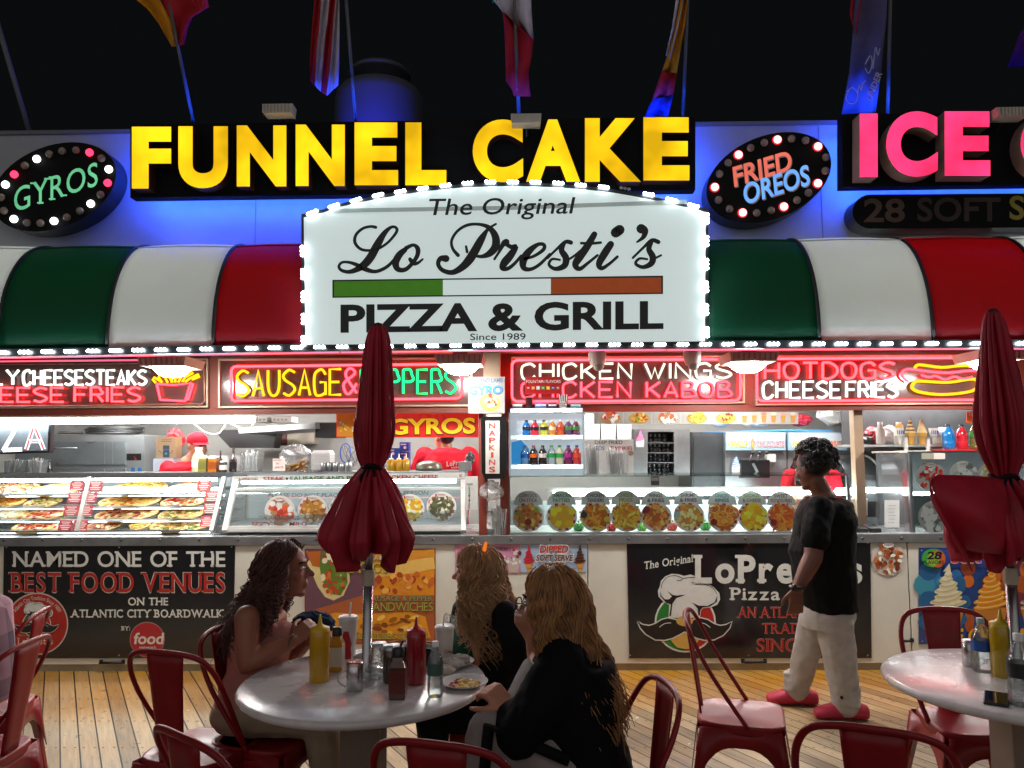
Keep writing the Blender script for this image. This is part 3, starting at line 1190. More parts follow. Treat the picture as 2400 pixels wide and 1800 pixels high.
t = neon_panel('neon sign reading HOTDOGS in red over CHEESE FRIES in white with a hot dog outline', 1771, 833, 2335, 950, -3)
g = B()
g.neon('HOTDOGS', 1793, 887.5, 2096, 37, YN, RT * 1.1, NRD, dv=-1)
g.obj('red_lettering', t)
g = B()
g.neon('CHEESE', 1789, 932.5, 1970, 38, YN, RT * 1.2, NW)
g.obj('white_lettering', t)
g = B()
g.neon('FRIES', 1984, 931, 2103, 36, YN, RT * 1.2, NW)
g.obj('white_lettering', t)
g = B()
g.ptube([tuple(p)[:2] for p in smooth_path([(u, v, 0) for u, v in e5([(1268, 232), (1290, 205), (1340, 205), (1500, 225), (1640, 212), (1730, 210), (1735, 222)])], 3)], YN, RT * 1.2, NY)
g.ptube([tuple(p)[:2] for p in smooth_path([(u, v, 0) for u, v in e5([(1300, 345), (1260, 360), (1245, 400), (1300, 435), (1450, 458), (1600, 455), (1760, 430), (1820, 380), (1800, 335), (1740, 328), (1560, 355), (1400, 348)])], 3, True)], YN, RT * 1.25, NY, closed=True)
g.obj('neon_bun', t)
g = B()
g.ptube([tuple(p)[:2] for p in smooth_path([(u, v, 0) for u, v in e5([(1215, 350), (1165, 310), (1160, 265), (1220, 240), (1400, 262), (1560, 272), (1720, 255), (1830, 255), (1870, 290), (1860, 335), (1830, 348)])], 3)], YN, RT * 1.1, NPK)
g.ptube([tuple(p)[:2] for p in smooth_path([(u, v, 0) for u, v in e5([(1325, 292), (1390, 310), (1450, 300), (1530, 330), (1610, 305), (1680, 325), (1765, 310)])], 3)], YN - .004, RT, NPK)
g.obj('neon_sausage', t)
g = B()
g.ptube(rrect(1774, 841, 2321, 940, 14, -3), YN, RT * 1.1, NRB, closed=True)
g.obj('red_border', t)

# ================================================================ floodlights and cameras on the soffit
BOWL = lamp('flood_lens', (1, .97, .92), 115)
for i, (u, lb) in enumerate(((404, 'lit floodlight in front of the neon fries box'), (1080, 'lit floodlight hanging at the end of the green neon PEPPERS letters'),
                             (1752, 'lit floodlight between the CHICKEN WINGS and HOTDOGS neon signs'), (2318, 'lit floodlight half behind the second closed umbrella'))):
    x, z = P(u, 838, -.5).x, ZS + .004
    t = T('floodlight', lb, 'floodlight', (x, -.5, z), 'floodlights under the soffit')
    g = B()
    LM = mat('lamp_housing', 'b5aea3', .5, var=.1)
    g.add([(x + sx * w, -.5 + sy * w, z - dz) for dz, w in ((0, .165), (.062, .15)) for sx, sy in ((-1, -1), (1, -1), (1, 1), (-1, 1))], [(3, 2, 1, 0), (4, 5, 6, 7)] + [(k, (k + 1) % 4, (k + 1) % 4 + 4, k + 4) for k in range(4)], LM)
    for k in range(9):
        q = x - .14 + .035 * k
        g.box(q - .004, q + .004, -.672, -.645, z - .052, z - .006, mat('lamp_fin', '8a847b', .5))
    g.box(x - .05, x + .05, -.55, -.45, z, ZS + .104, LM)
    g.obj('housing', t)
    g = B()
    g.lathe([(.0, -.125), (.05, -.122), (.088, -.105), (.115, -.08), (.127, -.063)], (x, -.5, z), BOWL, 20, cap=False)
    g.obj('lens', t)
for u, lb in ((1400, 'white dome camera over the word CHICKEN'), (1622, 'white dome camera over the word WINGS')):
    x, z = P(u, 830, -.55).x, ZS + .004
    t = T('security_camera', lb + ' under the soffit', 'camera', (x, -.55, z), 'dome cameras under the soffit')
    g = B()
    g.lathe([(.05, ZS + .104 - z), (.062, 0), (.06, -.03), (.05, -.06), (.04, -.075)], (x, -.55, z), WHITE, 16)
    g.obj('housing', t)
    g = B()
    g.ball((x + .006, -.56, z - .078), .038, .038, .034, mat('camera_dome', 'b6b8bb', .2, var=.1))
    g.obj('dome', t)

# ================================================================ food pictures
FOOD = {'fries': (('e0a02c', 'c98420', 'f0bd4a', 'a86518'), 'fry', 60), 'sweet': (('d9661a', 'b84a10', 'ea8430'), 'fry', 60), 'wings': (('c06a22', 'a04c14', 'd98a3c', 'e3b05a'), 'blob', 46),
        'rings': (('c9742a', 'a9541a', 'dc9040'), 'ring', 20), 'nacho': (('e6a51c', 'd58e10', 'f2bf3a'), 'chip', 34), 'tender': (('c7741f', 'a85a14', 'e6a84a', 'd99030'), 'fry', 36),
        'shrimp': (('d09a44', 'b87c2c', 'cfd48a', 'e5c37a'), 'blob', 40), 'pattie': (('eab526', 'd79a14', 'f2c53e'), 'chip', 9), 'dog': (('c98a3a', '9a3d18', 'e0b060', '6e8a2e'), 'blob', 26),
        'gyro': (('d8cdb8', 'b4502c', '8a6a4a', 'efe6d6', 'a02d20'), 'chip', 30), 'steak': (('b98a4a', '7a4a22', 'e8dcae', '9a7030'), 'blob', 46), 'egg': (('e8b62a', 'c9832a', 'f2e3b0'), 'blob', 34),
        'phila': (('5d5a3c', '8d8a6c', 'cfcab0', '3e4630'), 'blob', 60), 'berry': (('b4161c', '8f0f16', 'd23a30', 'e8d8cc'), 'blob', 46), 'white': (('d8d8d4', '8c8e90', 'bfc1c0', '5a5c5e'), 'chip', 46),
        'nuts': (('7a3a18', '9c5a2a', '5a2610', 'd9c4a8'), 'blob', 60), 'orange': (('e8962a', 'f0c060', 'd9dcdc', 'c97818'), 'blob', 40), 'burger': (('c98434', '5a2c14', '6fa03a', 'c63a22', 'ecc26a'), 'blob', 40),
        'funnel': (('c99a52', 'e9dfd0', 'a8702c'), 'fry', 40)}


def lighter(c, k=1.3):
    return ''.join('%02x' % min(245, int(int(c[i:i + 2], 16) * k)) for i in (0, 2, 4))


def pieces(g, u, v, ru, rv, Y, kind, rng, n=None, d=.00012):
    cols, shape, cnt = FOOD[kind]
    for k in range(n or cnt):
        a, q = rng.uniform(0, 2 * pi), math.sqrt(rng.uniform(0, 1)) * .82
        x, y = u + ru * q * cos(a), v + rv * q * sin(a)
        m = flat(lighter(rng.choice(cols)))
        yy = Y - d * (k + 1)
        if shape == 'fry':
            b_ = rng.uniform(0, pi)
            l = ru * rng.uniform(.18, .38)
            g.stroke([(x - l * cos(b_), y - l * .9 * sin(b_)), (x + l * .1, y + l * .1), (x + l * cos(b_), y + l * .9 * sin(b_))], ru * .13, yy, m, ends=False)
        elif shape == 'ring':
            r = ru * rng.uniform(.15, .34)
            c = [(x + r * cos(w), y + r * .9 * sin(w)) for w in [2 * pi * i / 12 for i in range(13)]]
            g.stroke(c, ru * .11, yy, m, ends=False)
        elif shape == 'chip':
            r = ru * rng.uniform(.16, .32)
            o = rng.uniform(0, 2 * pi)
            g.px([(x + r * cos(o + w) * rng.uniform(.7, 1.15), y + r * sin(o + w) * rng.uniform(.7, 1.15)) for w in (0, 1.4, 2.6, 4., 5.2)], yy, m)
        else:
            g.disc(x, y, ru * rng.uniform(.09, .22), ru * rng.uniform(.07, .15), yy, m, 8, rng.uniform(0, pi))


def plate(g, u, v, r, Y, kind, seed, check=True, rim='e8e4e0', rv=None, red='b3202c'):
    rng = random.Random(seed)
    rv = rv or r
    g.disc(u, v, r, rv, Y, flat(rim), 28)
    if check:
        st = r / 4.6
        for i in range(-5, 6):
            for j in range(-5, 6):
                if (i + j) % 2 == 0 and math.hypot((i + .5) * st, (j + .5) * st) < r * .90:
                    g.rect(u + i * st, v + j * st * rv / r, u + (i + 1) * st, v + (j + 1) * st * rv / r, Y - .0006, flat(red))
        g.disc(u, v, r * .80, rv * .80, Y - .001, flat(FOOD[kind][0][0]), 18)
    pieces(g, u, v, r * .98, rv * .98, Y - .0016, kind, rng)


PICS = []


def food_sign(label, u, v, r, Y, kind, seed, cap=None, capc='f0f0ee', oval=True, group=None, check=True, rv=None, rim='e8e4e0', red='b3202c', name='food_picture'):
    p = P(u, v + r, Y)
    t = T(name, label, 'food picture', (p.x, Y, p.z), group)
    g = B()
    plate(g, u, v, r, Y, kind, seed, check, rim, rv, red)
    g.obj('picture', t)
    if cap:
        g = B()
        if oval:
            g.disc(u, v - r * .80, r * .32, r * .17, Y - .010, flat('ece8e2'), 16)
            g.text(cap, u - r * .25, v - r * .75, u + r * .25, r * .1, Y - .0115, flat('6a2020'), .01)
        else:
            g.px([(u + r * .95 * cos(a), v - r * .78 - r * .95 * sin(a) * .98) for a in [pi * k / 14 for k in range(15)]], Y + .0006, mat('topper_gray_card', 'd4dedf', .4))
            w = cap.split('|')
            for k, q in enumerate(w):
                hw = r * (.16 + .055 * len(q)) if len(q) < 9 else r * .68
                g.text(q, u - hw, v - r * (1.28 - .32 * k), u + hw, r * .23, Y - .001, flat(capc), .014)
        g.obj('caption', t)
    return t


# ================================================================ pizza case
YT0 = .38


def Yg(v):
    return .03 + .35 * max(0, min(1, (1247 - v) / 130.))


ZL = P(300, 1109, YT0).z                                   # ledge on top of the cases


def sloped(uv, m, g, dy=0.):
    g.poly([P(u, v, Yg(v) + dy) for u, v in uv], m)


case = T('pizza_case', 'long slanted glass case of whole pizzas on four wire shelves', 'display case', P(260, 1247, .2))
xa, xb = XL + .09, P(530, 1118, YT0).x
g = B()
g.box(xa, xb, YT0, .84, ZL - .04, ZL, STEELD)
g.box(xa, xb, YT0 - .012, YT0, ZL - .03, ZL + .004, STEEL)
g.obj('top_ledge', case)
for u in (-20, 205, 520):
    g = B()
    a, b_ = P(u + (6 if u > 100 else 0), 1120, YT0), P(u - 24, 1246, .03)
    g.bar(a, b_, .034, .03, ALU, (1, 0, 0))
    g.obj('post', case)
g = B()
sloped([(-160, 1121), (-190, 1246), (494, 1246), (522, 1121)], CLEAR, g, .012)
g.obj('glass_front', case)
g = B()
g.box(xa, xb, .82, .84, ZC, ZL - .04, mat('case_back', '8d9698', .5))
g.obj('back_panel', case)
g = B()
g.tube([(xa + .1, YT0 + .06, ZL - .055), (xb - .1, YT0 + .06, ZL - .055)], .014, lamp('case_tube', (.93, 1, 1), 42), 8)
g.obj('tube_light', case)
rows = [(1157, .34), (1187, .26), (1217, .17), (1243, .10)]
SH = []
for v, y in rows:
    z0 = P(300, v, y).z
    z1 = z0 + .035
    SH.append((z0, z1, y))
    g = B()
    g.bar((xa, y, z0 - .006), (xb, y, z0 - .006), .012, .016, STEEL)
    for k in range(44):
        x = xa + (xb - xa) * k / 43
        g.tube([(x, y, z0), (x, .78, z1)], .0024, STEELD, 4, caps=False)
    for q in (.3, .6, .95):
        yy = y + (.78 - y) * q
        zz = z0 + (z1 - z0) * q - .005
        g.tube([(xa, yy, zz), (xb, yy, zz)], .004, STEELD, 4)
    g.obj('wire_shelf', case)
    g = B()
    g.tube([(xa, y + .015, z0 - .016), (xb, y + .015, z0 - .016)], .006, lamp('shelf_fill_tube', (.93, 1, 1), 12), 6)  # added tube under the plain metal front bar, to brighten the shelves
    g.obj('shelf_fill_light', case)
CRUST = mat('pizza_crust', 'dfb87c', .7, var=.35, scale=14, bump=.3)
TOPS = {'cheese': ('cf8a2c', 'dba23e', 'b5541e', 'e0b45a'), 'white': ('e2dcc0', 'd3cfa0', 'eee8d4', 'cdd3a4'), 'meat': ('a0382a', 'c9734a', 'e2c79a', '7a2a1a'), 'green': ('cdb06a', '5a6a2c', 'e3cf96', '7c5a2c'), 'red': ('b0341f', 'd9926a', 'eadcc4', '8f2a18')}
PZ = [(0, 95, 235, 'meat', 'pizza with meat topping cut off by the edge, top shelf'), (0, 500, 205, 'white', 'pale cheese pizza beside two red cards on the top shelf'),
      (0, 1185, 300, 'cheese', 'largest orange pizza with a chunky top, on the top shelf'), (0, 1610, 175, 'white', 'pale pizza at the end of the top shelf by the steel post'),
      (1, 60, 160, 'cheese', 'golden pizza cut off by the edge on the second shelf'), (1, 375, 150, 'green', 'pizza with dark bits beside the bright reflection, second shelf'),
      (1, 1125, 300, 'cheese', 'orange cheese pizza in the middle of the second shelf'), (1, 1590, 190, 'red', 'red and white pizza at the end of the second shelf'),
      (2, 60, 165, 'white', 'pale pizza cut off by the edge on the third shelf'), (2, 380, 170, 'red', 'red-topped pizza beside the washed-out cards on the third shelf'),
      (2, 1100, 290, 'meat', 'reddish meat pizza in the middle of the third shelf'), (2, 1570, 190, 'green', 'pizza dotted with green at the end of the third shelf'),
      (3, 360, 225, 'red', 'red pizza on the bottom shelf beside two red cards'), (3, 900, 140, 'meat', 'cut pizza pieces in the middle of the bottom shelf'),
      (3, 1215, 85, 'cheese', 'single small slice between two pizzas on the bottom shelf'), (3, 1570, 280, 'green', 'wide pizza with green and red topping on the bottom shelf')]
for i, (r_, ex, rx, kind, lb) in enumerate(PZ):
    rng = random.Random(i)
    z0, z1, y0 = SH[r_]
    yy = y0 + .10 + min(.2, rx * .00062) * .55
    u = ex * .2712
    x = P(u, rows[r_][0] - 10, yy).x
    R0 = min(.24, rx * .2712 / F * 6.05)
    zc = z0 + (z1 - z0) * (yy - y0) / (.78 - y0) + .006
    tl = math.atan2(z1 - z0, .78 - y0)
    t = T('pizza', lb, 'pizza', (x, yy, zc), 'pizzas in the slanted case')
    X = Matrix.Translation((x, yy, zc)) @ Matrix.Rotation(tl + .17, 4, 'X')
    g = B(X)
    sy = min(1., .2 / R0)
    g.lathe([(0, 0), (R0 * .9, 0), (R0, .006), (R0 * 1.0, .014), (R0 * .93, .019), (R0 * .86, .013), (0, .012)], (0, 0, 0), CRUST, 24, sy=sy)
    g.obj('crust', t)
    g = B(X)
    cols = TOPS[kind]
    for k in range(60):
        a, q = rng.uniform(0, 2 * pi), math.sqrt(rng.uniform(0, 1)) * R0 * .86
        g.ball((q * cos(a), q * sin(a) * sy, .013), rng.uniform(.012, .032), rng.uniform(.012, .03), rng.uniform(.004, .012), mat('top_' + (c := lighter(rng.choice(cols), 1.12)), c, .45, var=.2, scale=25), 6, 4)
    g.obj('topping', t)
RC = mat('red_card', '9c1a24', .5, var=.08)
CARDS = [(605, 1200, 725, 1290, 'top shelf, beside the pale cheese pizza'), (585, 1305, 710, 1395, 'second shelf, bleached by the lamp reflection'), (550, 1415, 680, 1510, 'third shelf, bleached by the reflection'), (505, 1545, 625, 1635, 'bottom shelf, beside the red pizza'),
         (762, 1200, 885, 1290, 'top shelf, at the steel post'), (722, 1305, 838, 1395, 'second shelf, at the steel post'), (677, 1415, 802, 1510, 'third shelf, at the steel post'), (632, 1545, 757, 1640, 'bottom shelf, at the steel post'),
         (1705, 1195, 1820, 1290, 'top shelf, near the end post'), (1770, 1295, 1890, 1385, 'second shelf, near the end post'), (1758, 1395, 1866, 1490, 'third shelf, near the end post'), (1730, 1510, 1842, 1602, 'bottom shelf, near the end post')]
for a, b_, c, d_, lb in CARDS:
    q = e1([(a + 8, b_), (a - 8, d_), (c - 8, d_), (c + 8, b_)])
    p = P(q[1][0], q[1][1], Yg(q[1][1]) - .004)
    g = B()
    sloped(q, RC, g, -.004)
    for k in range(5):
        f = .15 + .17 * k
        uu0, uu1 = q[0][0] + (q[1][0] - q[0][0]) * f, q[3][0] + (q[2][0] - q[3][0]) * f
        vv = q[0][1] + (q[1][1] - q[0][1]) * f
        w = (uu1 - uu0)
        ins = w * (.10 + .08 * ((k * 7 + a) % 3))
        sloped([(uu0 + ins, vv), (uu0 + ins, vv + 2.1), (uu1 - ins, vv + 2.1), (uu1 - ins, vv)], mat('card_print', 'd9b9b6', .5), g, -.006)
    tag(g.obj('price_card'), 'red price card on the pizza case glass, ' + lb, 'price card', 'red cards on the pizza case')

# ================================================================ steam table case with round decals
case = T('steam_table_case', 'white framed slanted glass steam table with round food decals, half behind the umbrella', 'display case', P(800, 1247, .2))
FRW = mat('white_case_frame', 'cfd0cb', .4, var=.14, scale=6)
u_t = (548, 1086)
u_b = (523, 1087)
x0, x1 = P(548, 1118, YT0).x, P(1086, 1118, YT0).x
g = B()
g.box(x0, x1, YT0, .84, ZL - .02, ZL, STEELD)
g.obj('top_ledge', case)
g = B()
g.poly([P(545, 1117, YT0 - .02), P(543, 1128, YT0 - .02), P(1089, 1122, YT0 - .02), P(1089, 1107, YT0 - .02)], FRW)
q = YT0 - .023
DR, DG = flat('8c1f1c'), flat('1f5a34')
g.text('CHEESE', 548, 1127, 604, 7.5, q, flat('8f6a60'), .02, dv=-.3)
g.text('STEAK', 617, 1126.5, 666, 9, q, DR, .02, dv=-.4)
g.disc(672.5, 1122, 3, 3, q, flat('202020'), 8)
g.text('SAUSAGE AND PEPPERS', 679, 1126, 880, 9, q, DG, .02, dv=-2)
g.text('CHICKEN CHEESE', 888, 1123.5, 1027, 9, q, DR, .02, dv=-1.5)
g.text('K', 1077, 1118, 1084, 7, q, DR, .02)
g.obj('menu_strip', case)
for ut, ub in ((552, 527), (1085, 1087)):
    g = B()
    a, b_ = P(ut, 1127, YT0 - .01), P(ub, 1246, .03)
    g.bar(a, b_, .04, .035, FRW, (1, 0, 0))
    g.obj('frame_post', case)
for v, w in ((1147, .018), (1236, .022), (1243, .02)):
    g = B()
    ul = 552 - (v - 1127) * .21
    g.bar(P(ul, v, Yg(v)), P(1086, v - 2.5, Yg(v)), w, .02, FRW)
    g.obj('frame_bar', case)
g = B()
sloped([(548, 1129), (527, 1243), (1086, 1241), (1084, 1127)], glass('dim_glass', 'dfe6e4', .02, .03, .10, 'aab4b4'), g, .016)
g.obj('glass_front', case)
g = B()
g.tube([(x0 + .06, YT0 + .02, ZL - .075), (x1 - .06, YT0 + .02, ZL - .075)], .015, lamp('case_tube', (.93, 1, 1), 42), 8)
g.obj('tube_light', case)
g = B()
g.box(x0 - .03, x1, .80, .83, ZC, ZL - .02, mat('case_back', '8d9698', .5))
g.box(x0 - .03, x1, .12, .80, ZC + .01, ZC + .06, STEELD)
g.obj('well', case)
g = B()
ft = flat('3a2c2c')


def stext(s, a, b_, c, hh, m):
    n0 = len(g.v)
    g.text(s, *e2([(a, b_)])[0], e2([(c, b_)])[0][0], hh, .2, m, .015, it=.15)
    for i in range(n0, len(g.v)):                        # lay the letters on the slanted glass
        p = g.v[i]
        d = p - CAM
        for _ in range(4):
            v_est = e2([(0, b_)])[0][1]
        k = (Yg(v_est) - .003 - CAM.y) / d.y
        g.v[i] = CAM + d * k


stext('PLEASE DO NOT PLACE OR LEAN ON GLASS', 475, 1345, 1660, 9, ft)
stext('PERSON', 1640, 1325, 1855, 9, ft)
stext('ITALIAN SAUSAGE', 390, 1540, 740, 8, flat('6a4a46'))
stext('SPICY', 330, 1600, 500, 10, DR)
stext('MILD', 655, 1598, 805, 10, DR)
g.obj('glass_lettering', case)
for ex, ey, r, k, cap, ck, lb in ((575, 1465, 36, 'gyro', 'GYRO', False, 'round decal of a sauce-covered gyro on the steam table glass'), (860, 1458, 35, 'steak', 'PHILLY', True, 'round decal of a cheese-topped steak roll on pink checks'),
                                  (1122, 1455, 34, 'dog', 'PEPPER', True, 'round decal of a roll with red filling, edge hidden by the umbrella'), (1700, 1445, 34, 'egg', 'EGG', True, 'round decal of egg and ham peeking out beside the umbrella'),
                                  (1972, 1428, 35, 'phila', 'STEAK', True, 'round decal of a roll of green and white filling near the hand sanitizer')):
    u, v = e2([(ex, ey)])[0]
    food_sign(lb, u, v, r, Yg(v) - .01, k, ex, cap, group='round decals on the steam table', check=ck, red='c94a5c')

# ================================================================ main glass case with nine food discs
case = T('glass_case', 'square glass counter case with a lit white tube and a row of round food pictures', 'display case', P(1550, 1247, .3))
xa, xb = P(1192, 1200, .03).x, P(1992, 1200, .03).x
ZG = P(1500, 1114, .03).z
g = B()
EDGE = glass('green_edge_glass', 'e6f3ee', .05)
g.box(xa, xb, .03, .62, ZG - .010, ZG, EDGE)
g.obj('top_glass', case)
g = B()
g.poly([(xa, .032, ZC), (xb, .032, ZC), (xb, .032, ZG - .011), (xa, .032, ZG - .011)], CLEAR)
g.obj('front_glass', case)
for x in (xa, xb):
    g = B()
    g.box(x - .012, x + .012, .034, .058, ZC, ZG - .011, STEELD)
    g.obj('corner_post', case)
g = B()
zt = P(1500, 1157, .5).z
g.tube([(xa + .35, .5, zt), (xb + .28, .5, zt)], .017, lamp('case_tube_strong', (.90, 1, 1), 28), 8)
g.box(xa + .3, xb + .05, .50, .56, zt + .02, zt + .05, WHITE)
g.obj('tube_light', case)
g = B()
g.box(xa, xb, .60, .62, ZC, zt - .06, mat('case_back_pale', 'b7c2c4', .4))
g.box(xa, xb, .05, .60, ZC - .001, ZC + .012, mat('white_tray', 'd8dcdc', .35))
g.obj('tray', case)
for u in (1535, 1873):
    g = B()
    p = P(u, 1126, .02)
    g.box(p.x - .03, p.x + .03, .012, .03, p.z - .035, p.z + .03, mat('clip_dark', '2c2a28', .4))
    g.rect(u - 8, 1119, u + 8, 1127, .010, STEEL)
    g.obj('clip', case)
DISCS = [((878, 1515), e3, 'dog', 'CORN DOG|ON STICK', '6e2036', 'corn dog and hot dog'), ((1168, 1515), e3, 'pattie', 'JAMAICAN|PATTIES', '1f7a3c', 'yellow folded patties'), ((1465, 1515), e3, 'tender', 'CHICKEN|TENDERS', '3a3a44', 'chicken tenders and fries'),
         ((255, 1512), e4, 'fries', 'CHEESE|FRIES', '9a9a1a', 'cheese fries'), ((515, 1515), e4, 'wings', 'WINGS|& FRIES', '5a1f24', 'wings and fries with a red dip'), ((800, 1512), e4, 'shrimp', 'SHRIMP|& FRIES', '7a2a70', 'shrimp and fries with lemon wedges'),
         ((1095, 1515), e4, 'rings', 'ONION|RINGS', '1a7aa0', 'onion rings'), ((1355, 1515), e4, 'nacho', 'NACHOS|& CHEESE', '8a8420', 'nachos and cheese'), ((1612, 1518), e4, 'sweet', 'SWEET|POTATO FRIES', '8a2a20', 'sweet potato fries')]
for (x, y), fn, k, cap, cc, lb in DISCS:
    u, v = fn([(x, y)])[0]
    t = food_sign('round picture of ' + lb + ' inside the square glass case', u, v, 36.5, .075, k, int(x), cap, cc, oval=False, group='round pictures in the glass case', red='a01f2c')
    t.rotation_euler.x = rad(-14)                     # they lean back on their feet
    g = B()
    if k in ('dog', 'wings', 'sweet', 'rings'):
        g.disc(u + (-22 if k != 'dog' else 0), v + (14 if k != 'wings' else -16), 8, 8, .055, flat('8f1620'), 12)
    elif k in ('tender', 'shrimp'):
        g.disc(u - 28, v - 3, 8, 8, .055, flat('2c2440' if k == 'tender' else 'b8c8c8'), 12)
        g.disc(u + 26, v + 8, 7.5, 7.5, .055, flat('d8c840'), 12)
    else:
        continue
    g.obj('dip', t)
for i, (u, v, c, lb) in enumerate(((1355, 1235, '2f8a34', 'green pepper between the patties and the tenders pictures'), (1434, 1235, 'b3242c', 'red pepper between the tenders and the cheese fries pictures'), (1503, 1237, '5a9a2c', 'green pepper between the cheese fries and the wings pictures'),
                                   (1576, 1235, 'b8352c', 'red pepper between the wings and the shrimp pictures'), (1652, 1236, '3a8a34', 'green pepper between the shrimp and the onion ring pictures'))):
    p = P(u, 1243, .16)
    g = B()
    z = ZC + .012
    for k in range(3):
        a = 2.1 * k + i
        g.ball((p.x + .018 * cos(a), .16 + .016 * sin(a), z + .030), .030, .028, .033, mat('pepper_' + c, c, .25, var=.2, coat=.5), 10, 7)
    g.tube([(p.x, .16, z + .055), (p.x + .006, .16, z + .078)], .005, mat('stalk', '4a6a2a', .6), 5)
    tag(g.obj('pepper'), lb, 'pepper', 'peppers in the glass case')

# right-hand case and its plates
case = T('corner_glass_case', 'glass case of dessert pictures behind the second closed umbrella', 'display case', P(2280, 1247, .3))
xa2 = P(2139, 1200, .06).x
ZR = P(2250, 1058, .06).z
g = B()
g.box(xa2, XR - .1, .06, .6, ZR - .01, ZR, EDGE)
g.obj('top_glass', case)
g = B()
g.poly([(xa2, .062, ZC), (XR - .1, .062, ZC), (XR - .1, .062, ZR - .011), (xa2, .062, ZR - .011)], CLEAR)
g.obj('front_glass', case)
g = B()
g.box(xa2 - .014, xa2 + .014, .064, .09, ZC, ZR - .011, STEELD)
g.obj('corner_post', case)
g = B()
zz = P(2250, 1155, .4).z
g.box(xa2, XR - .1, .3, .58, zz - .02, zz - .012, EDGE)
g.tube([(xa2 + .05, .3, zz), (XR - .2, .3, zz)], .012, lamp('case_tube', (.93, 1, 1), 42), 8)
g.obj('lit_shelf', case)
g = B()
g.box(xa2, XR - .1, .6, .62, ZC, ZR - .012, mat('case_back_dark', '3c4044', .5))
g.obj('back_panel', case)
g = B()
p0 = P(2166, 1062, .05)
g.rect(2160, 1062, 2187, 1076, .055, mat('latch', 'b0ab98', .4, metal=.6))
g.rect(2188, 1062, 2215, 1076, .055, flat('c9bab4'))
g.obj('latch', case)
for u, v, r, k, rim, lb in ((2181, 1116, 34, 'berry', 'c9c6c2', 'round picture of a red strawberry dessert at the corner of the right case'), (2258, 1114, 34, 'white', 'cfd0ce', 'round picture of a grey and white dessert in the upper row of the right case'),
                            (2322, 1116, 32, 'orange', 'cfc8ba', 'round picture of an orange dessert half behind the umbrella'), (2190, 1211, 38, 'white', 'c2c3c3', 'large round picture of a grey marbled cake in the lower row')):
    food_sign(lb.replace('right case', 'corner case'), u, v, r, .09, k, u, 'CAKE', check=False, rim=rim, group='round pictures in the corner case')

# ================================================================ vessels
PROF = {'pet': ([(.85, 0), (1, .03), (1, .26), (.92, .33), (1, .41), (1, .60), (.92, .68), (.60, .80), (.36, .88), (.36, .91)], [(.40, .905), (.40, 1), (.0, 1)], (.40, .60)),
        'squeeze': ([(.95, 0), (1, .02), (1, .72), (.95, .75)], [(.98, .752), (.98, .80), (.55, .82), (.22, .86), (.08, 1), (0, 1)], None),
        'cone': ([(.95, 0), (1, .02), (1, .62), (.55, .68)], [(.62, .682), (.6, .72), (.16, .76), (.10, 1), (0, 1)], None),
        'jar': ([(.95, 0), (1, .03), (1, .80), (.9, .86)], [(.95, .862), (.97, .9), (.8, .98), (0, 1)], (.2, .62)),
        'square': ([(.95, 0), (1, .03), (1, .62), (.68, .74), (.62, .80)], [(.66, .802), (.66, .97), (.5, 1), (0, 1)], (.12, .56)),
        'sauce': ([(.95, 0), (1, .03), (1, .50), (.4, .68), (.32, .86)], [(.36, .862), (.36, 1), (0, 1)], (.12, .42)),
        'cup': ([(.72, 0), (.75, .02), (.98, .92)], [(1.05, .921), (1.05, .97), (.9, 1), (0, 1)], (.15, .75)),
        'mug': ([(.95, 0), (1, .02), (1, .86), (.96, .88)], [(1.02, .882), (1.0, 1), (0, 1)], None),
        'pump': ([(.95, 0), (1, .03), (1, .62), (.4, .70)], [(.45, .702), (.42, .78), (.14, .80), (.14, .92), (.5, .94), (.5, 1), (0, 1)], (.15, .5)),
        'jug': ([(.9, 0), (1, .04), (1, .60), (.55, .82), (.5, .88)], [(.55, .882), (.55, 1), (0, 1)], (.2, .5))}


def vessel(name, label, cat, x, y, z, H_, r, kind, body, cap=None, lab=None, group=None, n=14, square=False, labm=None):
    t = T(name, label, cat, (x, y, z), group)
    pb, pc, lb = PROF[kind]
    nn = 4 if square else n
    X = Matrix.Translation((x, y, z)) @ (Matrix.Rotation(pi / 4, 4, 'Z') if square else Matrix.Identity(4))
    k = 1.25 if square else 1
    g = B(X)
    g.lathe([(a * r * k, b_ * H_) for a, b_ in pb], (0, 0, 0), body, nn, sm=not square)
    g.obj('body', t, bev=.003 if square else 0)
    if cap:
        g = B(X)
        g.lathe([(a * r, b_ * H_) for a, b_ in pc], (0, 0, 0), cap, n)
        g.obj('cap', t)
    if lab and lb:
        g = B(X)
        g.lathe([(r * k * 1.02, lb[0] * H_), (r * k * 1.02, lb[1] * H_)], (0, 0, 0), lab, nn, cap=False, sm=not square)
        g.obj('label', t)
    return t


def liq(c, rough=.12):
    return mat('liquid_' + c, c, rough, var=.12, scale=12, coat=.6)


def cap_(c):
    return mat('cap_' + c, c, .35, var=.05)


def dim(px_, Y):
    return px_ / F * (Y + 5.75) * 1.0


